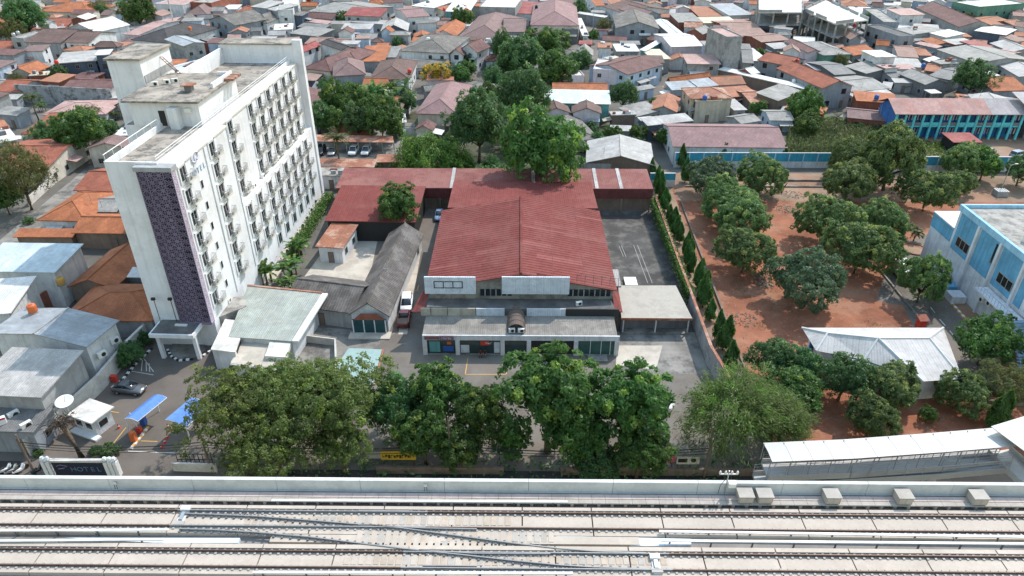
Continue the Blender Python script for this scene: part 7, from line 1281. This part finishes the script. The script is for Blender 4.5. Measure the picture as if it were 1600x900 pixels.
# ================================================================ people
def person(label, loc, hd, pose, top, legs, skin=(.25, .14, .09)):
    """one skinned figure; clothing by material along its height"""
    t = thing('person', label, 'person', loc, hd)
    if pose == 'walk': J = dict(pel=(0, 0, .93), ch=(0, .02, 1.28), nk=(0, .03, 1.48), hd=(0, .06, 1.6), tp=(0, .05, 1.72), sl=(-.17, 0, 1.4), el=(-.22, -.12, 1.12), wl=(-.2, .02, .9), sr=(.17, 0, 1.4), er=(.22, .1, 1.12), wr=(.2, .26, .95), hl=(-.09, 0, .9), kl=(-.1, .16, .5), al=(-.1, .2, .08), fl=(-.1, .36, .04), hr=(.09, 0, .9), kr=(.1, -.06, .5), ar=(.1, -.26, .1), fr=(.1, -.12, .03))
    else: J = dict(pel=(0, 0, .42), ch=(0, .06, .8), nk=(0, .1, .98), hd=(0, .15, 1.1), tp=(0, .16, 1.22), sl=(-.17, .05, .92), el=(-.24, .16, .68), wl=(-.14, .38, .6), sr=(.17, .05, .92), er=(.24, .16, .68), wr=(.12, .4, .58), hl=(-.09, .02, .42), kl=(-.13, .42, .48), al=(-.12, .46, .08), fl=(-.12, .62, .04), hr=(.09, .02, .42), kr=(.14, .42, .48), ar=(.14, .5, .08), fr=(.14, .66, .04))
    rad = dict(pel=.15, ch=.16, nk=.06, hd=.1, tp=.075, sl=.075, el=.048, wl=.036, sr=.075, er=.048, wr=.036, hl=.095, kl=.062, al=.042, fl=.035, hr=.095, kr=.062, ar=.042, fr=.035)
    ks = list(J); E = [('pel', 'ch'), ('ch', 'nk'), ('nk', 'hd'), ('hd', 'tp'), ('ch', 'sl'), ('sl', 'el'), ('el', 'wl'), ('ch', 'sr'), ('sr', 'er'), ('er', 'wr'), ('pel', 'hl'), ('hl', 'kl'), ('kl', 'al'), ('al', 'fl'), ('pel', 'hr'), ('hr', 'kr'), ('kr', 'ar'), ('ar', 'fr')]
    V = [J[k] for k in ks]; RR = [rad[k] for k in ks]; EE = [(ks.index(a), ks.index(c)) for a, c in E]
    for w_, el in (('wl', 'el'), ('wr', 'er')):      # palm and five fingers
        W0 = Vector(J[w_]); d = (W0-Vector(J[el])).normalized(); sdv = d.orthogonal().normalized(); pi = len(V); V.append(tuple(W0+d*.07)); RR.append(.03); EE.append((ks.index(w_), pi))
        for k in range(5): V.append(tuple(W0+d*(.13 if k else .09)+sdv*(.02*(k-2)))); RR.append(.009); V.append(tuple(W0+d*(.165+.006*(2-abs(k-2)) if k else .11)+sdv*(.022*(k-2))+Vector((0, 0, -.01)))); RR.append(.007); EE += [(pi, len(V)-2), (len(V)-2, len(V)-1)]
    me = bpy.data.meshes.new('body'); me.from_pydata(V, EE, []); o = ob('body', me, t); o.modifiers.new('skin', 'SKIN').use_smooth_shade = True
    for v, r_ in zip(me.skin_vertices[0].data, RR): v.radius = (r_, r_)
    me.skin_vertices[0].data[0].use_root = True; o.modifiers.new('sub', 'SUBSURF').render_levels = 1; o.modifiers['sub'].levels = 1
    dg = bpy.context.evaluated_depsgraph_get(); m2 = bpy.data.meshes.new_from_object(o.evaluated_get(dg)); o.modifiers.clear(); o.data = m2; m2.materials.clear()
    for m in (flatmat('skin', skin, .6), flatmat('cloth_%.2f%.2f' % top[:2], top, .9), flatmat('cloth_%.2f%.2f' % legs[:2], legs, .9), flatmat('hair', (.015, .012, .01), .7)): m2.materials.append(m)
    zn = J['nk'][2]; zp = J['pel'][2]
    for p in m2.polygons:
        c = p.center; arm = abs(c.x) > .19 and c.z < J['el'][2]+.02
        near_hand = min((c-Vector(J['wl'])).length, (c-Vector(J['wr'])).length) < .2
        p.material_index = (3 if (c.z > J['hd'][2]+.03 or c.y < J['hd'][1]-.05) else 0) if c.z > zn+.02 else (0 if near_hand or arm else (1 if c.z > zp+.06 and not (pose != 'walk' and c.y > .3) else 2))
    hm = Vector(J['hd']); B().lathe([(0, -.012), (.012, -.005), (.012, .008), (0, .012)], 6, (-.035, hm.y+.095, hm.z+.02)).lathe([(0, -.012), (.012, -.005), (.012, .008), (0, .012)], 6, (.035, hm.y+.095, hm.z+.02)).build('eyes', M_dark, t)
    return t
person('person in dark clothes walking down the lane', P(607, 404), math.pi, 'walk', (.03, .03, .035), (.05, .045, .04)); person('left of two people in dark red sitting on the shop step', P(751, 556), math.pi, 'sit', (.12, .02, .02), (.03, .03, .04)); person('right of two people in black sitting on the shop step', P(758.5, 556), math.pi-.2, 'sit', (.03, .03, .03), (.1, .1, .1))
# ================================================================ hotel forecourt furniture
M_bl = flatmat('blue_polycarbonate', (.10, .22, .55), .3)
def arched_canopy(label, base, hd, ln, wd):
    t = thing('gate_canopy', label, 'canopy', base, hd); fr = B()
    for s in range(5):
        y = ln*s/4
        if s in (0, 4): fr.tube([(0, y, 0), (.25, y, 2.6)], .07, 6)
        fr.tube([(.1+wd*u, y, 2.35+.75*math.sin(.5+u*1.7)) for u in [k/8 for k in range(9)]], .045, 5)
    for u in (.0, .5, 1): fr.tube([(.1+wd*u, 0, 2.35+.75*math.sin(.5+u*1.7)), (.1+wd*u, ln, 2.35+.75*math.sin(.5+u*1.7))], .04, 5)
    for k in range(5): fr.tube([(0, ln*k/4, 2.2), (.25, ln*min(1, k/4+.25), 2.6)], .03, 4)
    fr.build('frame', M_frame, t)
    for s in range(4):
        b = B(); us = [k/8 for k in range(9)]
        for u0, u1 in zip(us, us[1:]): f_ = lambda u, y: (.1+wd*u, y, 2.41+.75*math.sin(.5+u*1.7)); b.slab(f_(u0, ln*s/4+.02), f_(u1, ln*s/4+.02), f_(u1, ln*(s+1)/4-.02), f_(u0, ln*(s+1)/4-.02), .02)
        b.build('roof_sheet', M_bl, t)
    return t
arched_canopy('blue arched canopy over the entry lane of the hotel gate', P(204, 680), -.36, 4.6, 2.1); arched_canopy('blue arched canopy under the feathery tree at the exit lane', P(298, 694), -.36, 4.2, -3.0)
cone = B().box(-.2, .2, -.2, .2, 0, .04).lathe([(.16, .04), (.03, .72), (0, .72)], 10).mesh('cone_body', M_red); cband = B().lathe([(.118, .28), (.09, .42)], 10).mesh('white_band', M_frame)
for i, (x, y) in enumerate(((170, 668), (186, 669), (263, 668), (268, 672), (262, 684), (258, 692), (253, 700))):
    t = thing('traffic_cone', 'red traffic cone '+('left of the pair beside the guard hut', 'right of the pair beside the guard hut', 'farthest in the line by the exit canopy', 'second farthest in the line by the exit canopy', 'middle of the line by the exit canopy', 'second nearest in the line by the exit canopy', 'nearest in the line by the exit canopy')[i], 'cone', P(x, y), 0, 'traffic cones'); ob('cone_body', cone, t); ob('white_band', cband, t)
for lab, x, y, m in (('orange barrier post at the gate island', 211, 690, M_orange), ('blue ticket machine with orange top on the gate island', 226, 664, M_bluep)):
    t = thing('gate_machine', lab, 'machine', P(x, y)); B().box(-.3, .3, -.3, .3, .15, 1.3).build('cabinet', m, t); B().lathe([(.34, 0), (.36, .2), (.2, .35), (0, .35)], 10, (0, 0, 1.3)).build('cap', M_orange, t)
b = B(); t = thing('barrier_arm', 'raised white barrier arm on the gate island', 'barrier', P(219, 676)); B().tube([(0, 0, .2), (-.6, .3, 2.9)], .06, 6).build('arm', M_frame, t); B().box(-.25, .25, -.25, .25, 0, .9).build('motor_box', M_red, t)
kerb_line('yellow and black kerb of the gate island', [(205, 702), (232, 668)], 10, M_line_y)
gh = thing('guard_hut', 'white guard hut with flat roof behind the sign wall', 'hut', P(138, 676), R(-22)); gh.scale = (.82, .82, .85); B().box(-2.1, 2.1, 0, 3.0, 0, 2.8).build('wall', W['white'], gh); B().box(-2.5, 2.5, -.5, 3.5, 2.8, 3.0).build('roof', T['wconc'], gh)
for x in (-1.1, .9): o = B().box(x-.7, x+.7, -.06, 0, 1.0, 2.2).build('window', M_frame, gh); B().box(x-.6, x+.6, -.08, -.061, 1.1, 2.1).build('pane', M_glass, o)
o = B().box(2.1, 2.16, .6, 2.2, 1.0, 2.2).build('window', M_frame, gh); B().box(2.161, 2.18, .7, 2.1, 1.1, 2.1).build('pane', M_glass, o); B().box(-2.4, -1.9, -.45, 0, 2.3, 2.7).build('ac_unit', M_ac, gh); B().box(-2.6, 2.8, -1.0, -.001, 0, .3).build('step', M_frame, gh)
ds = thing('satellite_dish', 'large white satellite dish above the guard hut', 'dish', P(118, 668)); B().tube([(0, 0, 0), (0, 0, 4.0)], .09, 8).build('mast', M_steel, ds)
o = B().lathe([(0, 0), (.5, .05), (1.0, .2), (1.25, .34), (1.24, .37), (1.0, .24), (.5, .09), (0, .04)], 24).build('reflector', M_frame, ds, True); o.location = (0, 0, 4.0); o.scale = (.82, .82, .82); o.rotation_euler = (R(12), R(6), 0); B().tube([(0, 0, 4.1), (.15, .1, 4.9)], .04, 5).build('feed_arm', M_steel, ds)
dp_ = thing('dead_palm', 'dead palm trunk with ragged brown top beside the guard hut', 'palm', P(128, 715)); B().tube([(0, 0, 0), (-.4, .1, 3), (-.9, .2, 5.2)], [.34, .28, .3], 9).build('trunk', M_bark, dp_, True); rg = np.random.default_rng(5); n = 260; d = rg.normal(size=(n, 3)); d[:, 2] *= .4; C = np.array([-.9, .2, 5.2])+d*.7
ob('dry_fronds', leaf_mesh('dry_fronds', C, rg.normal(size=(n, 3)), .9, .12, np.stack([rg.uniform(0, 1, n), np.zeros(n)], 1), leafmat('dry_frond', (.08, .06, .045), (.2, .16, .12), (.2, .2, .2)), d+np.array([0, 0, -.6]), rg), dp_)
sw = thing('sign_wall', 'dark blue hotel sign wall with white paired pillars at the street', 'sign', P(75, 743)); B().box(1.0, 6.9, 0, .3, 0, 2.1).build('sign_panel', flatmat('dark_navy_sign', (.02, .025, .045), .5), sw); B().box(.6, 7.3, -.05, .4, 2.101, 2.35).build('coping', M_concl, sw)
for x in (-.1, .45, 6.95, 7.5, 8.0): B().box(x, x+.38, -.15, .45, 0, 2.1).build('pillar', M_frame, sw); B().lathe([(.28, 2.352), (.3, 2.5), (.18, 2.75), (0, 2.8)], 8, (x+.19, .15, 0)).build('finial', M_frame, sw)
for i, ch in enumerate('HOTEL'): text_mesh('letter', ch, .95, flatmat('sign_letter_blue', (.10, .17, .26), .5), sw, (3.3+i*.72, -.03, .75), (math.pi/2, 0, 0), .02)
B().tube([(1.5, -.04, 1.5), (2.0, -.04, 1.75), (2.7, -.04, 1.5), (2.2, -.04, 1.2), (1.6, -.04, 1.1)], .05, 5).build('emblem', flatmat('sign_emblem', (.2, .17, .25), .5), sw)
lowwall('boundary_wall', 'long grey boundary wall between the halls and the hotel drive', pxs((48, 712), (95, 672), (160, 610), (205, 555), (240, 520)), 2.4, .3, M_concl, M_concl)
lowwall('gate_wall', 'low white fence wall right of the hotel gate', pxs((272, 735), (340, 737)), 1.2, .25, M_concl); b = thing('steel_gate', 'open steel sliding gate right of the hotel drive', 'gate', P(280, 728))
for k in range(9): B().box(k*.5, k*.5+.06, -.03, .03, .1, 1.9).build('bar', M_dark, b)
for z in (.2, 1.0, 1.85): B().box(0, 4.1, -.035, .035, z, z+.08).build('rail', M_dark, b)
tag(B().box(-.35, .35, -.25, .25, 0, .9).box(-.38, .38, -.28, .28, .9, 1.0).build('fire_box', M_red), 'red fire cabinet by the forecourt wall', 'cabinet').location = P(180, 596)
for i, (x, y) in enumerate(((158, 560), (178, 538), (150, 545), (20, 655), (40, 672))): tag(ob('ac_unit', ac_mesh, None, P(x, y, 3.4)+Vector((0, .4, 0)), 1.0, (1.3, 1.3, 1.3)), 'AC unit '+('on the blue-grey hall side wall, nearer', 'on the blue-grey hall side wall, farther', 'on the blue-grey hall corner', 'on the low dark roof behind the shop sign', 'white, beside the shop sign')[i], 'AC unit', 'wall condensers')
# minimarket sign at lower left
ms_ = thing('shop_sign', 'white and red lit shop sign box at the left edge', 'sign', P(8, 705), R(35)); M_sr = flatmat('sign_red', (.5, .03, .04), .5); B().box(-3.4, 1.4, 0, .5, 2.6, 4.6).build('sign_box', M_frame, ms_); B().box(-3.4, 1.4, -.03, -.001, 2.6, 2.85).build('red_stripe', M_sr, ms_); B().box(-3.4, 1.4, -.03, -.001, 4.35, 4.6).build('red_stripe', M_sr, ms_); B().box(-3.2, 1.2, -.03, -.001, 3.05, 3.25).build('orange_stripe', M_orange, ms_); strokes('lettering_marks', ms_, (-2.6, -.012, 3.5), 3.2, .6, 8, flatmat('sign_blue', (.06, .12, .4), .5))
for x in (-3, 1): B().box(x, x+.2, .1, .3, 0, 2.6).build('post', M_steel, ms_)
m2_ = thing('shop_sign', 'small sign with red and yellow stripes beside the larger shop sign', 'sign', P(34, 700), R(40)); B().box(-.9, .9, 0, .3, 2.2, 3.5).build('sign_box', M_frame, m2_); B().box(-.7, .7, -.03, -.001, 2.75, 3.2).build('red_stripe', M_sr, m2_); B().box(-.7, .7, -.03, -.001, 2.4, 2.7).build('yellow_stripe', flatmat('sign_yellow', (.7, .55, .05), .5), m2_); B().box(-.1, .1, .05, .25, 0, 2.2).build('post', M_steel, m2_)
# street banners
for lab, x, y, wd, ht, m, ink in (('yellow banner with dark worn digits under the trees', 597, 728, 4.0, 1.3, flatmat('banner_yellow', (.55, .36, .03), .6), M_dark), ('grey box cover beside the yellow banner', 571, 726, 2.1, 1.1, W['grey'], None), ('pink banner under the low lush tree', 1031, 732, 1.6, .9, flatmat('banner_pink', (.5, .1, .15), .6), M_frame), ('white board with black panel and dark disc at the street', 1055, 735, 2.6, 1.1, M_concl, M_dark)):
    t = thing('street_banner', lab, 'banner', P(x, y)); B().box(0, wd, 0, .08, 1.0, 1.0+ht).build('board', m, t); [B().box(xx, xx+.08, .09, .17, 0, 1.0+ht).build('post', W['brown'], t) for xx in (.2, wd-.3)]
    if ink and 'board' not in lab: strokes('lettering_marks', t, (.2, -.005, 1.25), wd-.5, ht*.4, 11, ink)
    if 'board' in lab: B().box(.15, 1.2, -.03, -.001, 1.3, 1.85).build('black_panel', M_dark, t); o = B().lathe([(0, 0), (.3, 0), (.3, .03), (0, .03)], 16).build('dark_disc', M_dark, t); o.location = (1.9, -.001, 1.6); o.rotation_euler = (R(90), 0, 0)
lowwall('street_wall', 'low brown wall along the street below the lush trees', [Vector((-16, 57.6, 0)), Vector((-1.5, 57.6, 0))], 1.0, .3, W['brown']); lowwall('street_wall', 'low brown street wall right of the paved gap', [Vector((5, 57.6, 0)), Vector((27, 57.6, 0))], 1.0, .3, W['brown'])
# poles, wires, masts
def pole(label, p, h, arm=None, r=.1, name='lamp_post', cat='lamp post', m=None):
    t = thing(name, label, cat, p); B().tube([(0, 0, 0), (0, 0, h)], [r, r*.6], 8).build('pole', m or M_steel, t)
    if arm: B().tube([(0, 0, h-.1), (arm, 0, h+.3)], .04, 5).build('arm', M_steel, t); B().box(arm-.1 if arm > 0 else arm-.5, arm+.5 if arm > 0 else arm+.1, -.12, .12, h+.22, h+.34).build('lamp', M_ac, t)
    return t
pole('thin lamp post on the red field by the truck', P(1395, 458), 6, .9); pole('tall white mast behind the hotel', P(275, 52), 17, None, .35, 'mast', 'mast', M_concl); pole('slim pole on the alley', P(926, 52), 9, None, .12, 'utility_pole', 'pole'); pole('lamp post by the bare earth at the right', P(1563, 300), 6, .9)
pole('thin pole left of the hotel behind the roofs', P(206, 78), 12, None, .09, 'utility_pole', 'pole')
pole('left floodlight post at the school front', P(1402, 215), 5, .7); pole('right floodlight post at the school front', P(1522, 215), 5, .7)
u1 = pole('dark utility pole at the left street corner', P(52, 735), 5.5, None, .14, 'utility_pole', 'pole', W['brown']); u2 = pole('utility pole hidden by the feathery trees', P(330, 735), 8.6, None, .14, 'utility_pole', 'pole', W['brown']); u3 = pole('utility pole by the paved gap', P(705, 740), 8.6, None, .14, 'utility_pole', 'pole', W['brown']); u4 = pole('utility pole behind the weather mast', P(1100, 745), 8.6, None, .14, 'utility_pole', 'pole', W['brown'])
for i, (a, c) in enumerate(((u1, u2), (u2, u3), (u3, u4))):
    t = thing('power_cable', ('black cable bundle crossing the hotel gate', 'black cable bundle through the feathery trees', 'black cable bundle under the lush trees')[i], 'cable', a.location)
    for k in range(3):
        p, q_ = a.location+Vector((0, .1*k, 4.4-.5*k)), c.location+Vector((0, .1*k, 4.4-.5*k)); B().tube([p+(q_-p)*s-Vector((0, 0, 3.2*s*(1-s)))-a.location for s in [j/12 for j in range(13)]], .035 if k else .06, 5).build('strand', M_dark, t)
# water tanks on roofs
tank = B().lathe([(0, 0), (.55, 0), (.6, .1), (.6, .95), (.5, 1.12), (.2, 1.2), (0, 1.2)], 14)
for i, (x, y, z, m, lab) in enumerate(((640, 114, 5.2, M_red, 'red tank on the white wall by the brown pyramid roof'), (89, 100, 6.4, M_red, 'red tank beside the grey hut roof, upper left'), (297, 47, 6.5, M_orange, 'orange tank right of the dark pyramid roof'), (694, 17, 6, M_red, 'red tank on the patched white roof'), (1101, 156, 6.1, M_bluep, 'blue tank on the beige villa'), (1369, 155, 5, M_bluep, 'blue tank by the school end wall'), (1335, 42, 6, M_red, 'red tank at the building site corner'), (1245, 98, 6, M_red, 'red tank between the row house roofs'), (22, 57, 7.0, M_steel, 'left steel tank on the grey tank block'), (29, 54, 7.0, M_steel, 'right steel tank on the grey tank block'), (838, 13, 7, M_dark, 'black tank beside the grand pink roof'), (954, 94, 6.7, M_concl, 'cream tank on the lilac box house'), (669, 64, 7.6, M_frame, 'white tank on the long grey-brown roof'), (729, 44, 6.2, M_steel, 'steel tank left of the largest mauve roof'), (765, 66, 6.4, M_concl, 'pale tank on the blue-grey tank block'), (96, 444, 4, M_line_y, 'yellow tank at the orange roofs beside the pale warehouse'), (52, 487, 6.6, M_orange, 'orange tank on the blue-grey hall roof'), (1442, 105, 4.6, M_bluep, 'blue tank on the little orange roof'), (1240, 130, 4, M_frame, 'white tank near the row houses'), (893, 195, 3.6, M_frame, 'white chimney box on the patched hip roof'))):
    t = thing('water_tank', lab, 'tank', P(x, y, z), 0, 'rooftop water tanks'); B.build(tank, 'barrel', m, t, True); B().lathe([(.66, -.12), (.66, 0), (0, 0)], 8).build('stand', W['grey'], t); B().lathe([(.25, 1.17), (.25, 1.26), (0, 1.28)], 10).build('lid', m, t)
# odds and ends
for i, (x, y) in enumerate(((1180, 280),)): pass
t = thing('tree_stump', 'bare leaning stump on the red field', 'stump', P(1221, 301)); B().tube([(0, 0, 0), (.3, 0, 1.2), (.9, .1, 2.2)], [.22, .16, .06], 7).tube([(.3, 0, 1.2), (-.2, .2, 2.0)], [.1, .04], 6).build('trunk', M_bark, t)
t = thing('tree_stump', 'short cut stump beside the leaf heaps', 'stump', P(1214, 412)); B().tube([(0, 0, 0), (.1, 0, .8)], [.3, .24], 8).tube([(.1, 0, .6), (.7, .1, 1.3)], [.12, .05], 6).build('trunk', M_bark, t)
t = thing('planter_ring', 'round kerbed island on the turning circle', 'kerb', P(1428, 390)); b = B(); b.lathe([(2.3, 0), (2.3, .25), (2.0, .25), (2.0, 0)], 28); b.build('ring', T['terra'], t); B().lathe([(2.0, .12), (0, .2)], 20).build('soil', M_soild, t)
t = thing('sentry_box', 'small red kiosk at the end of the school road', 'kiosk', P(1437, 512)); t.scale = (.75, .75, .8); B().box(-.7, .7, -.7, .7, 0, 2.0).build('wall', M_red, t); B().slab((-1, -1, 2.05), (1, -1, 2.05), (1, 1, 2.5), (-1, 1, 2.5), .1).build('roof', W['brick'], t)
t = thing('well_box', 'small concrete well box on the earth track', 'well', P(1562, 305)); B().box(-1.2, 1.2, -.9, .9, 0, 1.1).build('wall', W['conc'], t); [B().box(-1.1+k*.5, -.9+k*.5, -.9, .9, 1.101, 1.2).build('slat', M_ac, t) for k in range(5)]
for i, (x, y) in enumerate(((500, 300), (496, 312), (490, 325), (483, 338), (476, 350), (468, 363), (460, 376), (452, 390))):
    t = thing('path_planter', 'white pot on the hotel side path, %s from the far end' % NW[i], 'pot', P(x-2, y+8), 0, 'pots along the hotel path'); B().lathe([(.2, 0), (.32, .5), (.34, .55), (.26, .5), (0, .45)], 10).build('pot', M_frame, t); B().lathe([(0, .46), (.3, .7), (.2, 1.0), (0, 1.1)], 7).build('shrub', LM['lush'], t)
sheet('hotel_side_path', [(-42.6, 96), (-40.6, 96), (-39.2, 137), (-41.2, 137)], .02, M_yard)
# construction debris, laundry and the light-blue roof sheets are left to the materials

# ================================================================ air
if HAZE:
    b = B().box(-420, 420, -60, 560, -1.2, 66); hz = b.build('haze', None); hz.data.materials.clear(); hm = bpy.data.materials.new('haze_air'); hm.use_nodes = True; n_ = hm.node_tree.nodes; n_.clear()
    out = n_.new('ShaderNodeOutputMaterial'); pv = n_.new('ShaderNodeVolumePrincipled'); pv.inputs['Color'].default_value = (.86, .9, .95, 1); pv.inputs['Density'].default_value = HAZE; pv.inputs['Anisotropy'].default_value = .2
    hm.node_tree.links.new(pv.outputs[0], out.inputs['Volume']); hz.data.materials.append(hm); hz['kind'] = 'stuff'
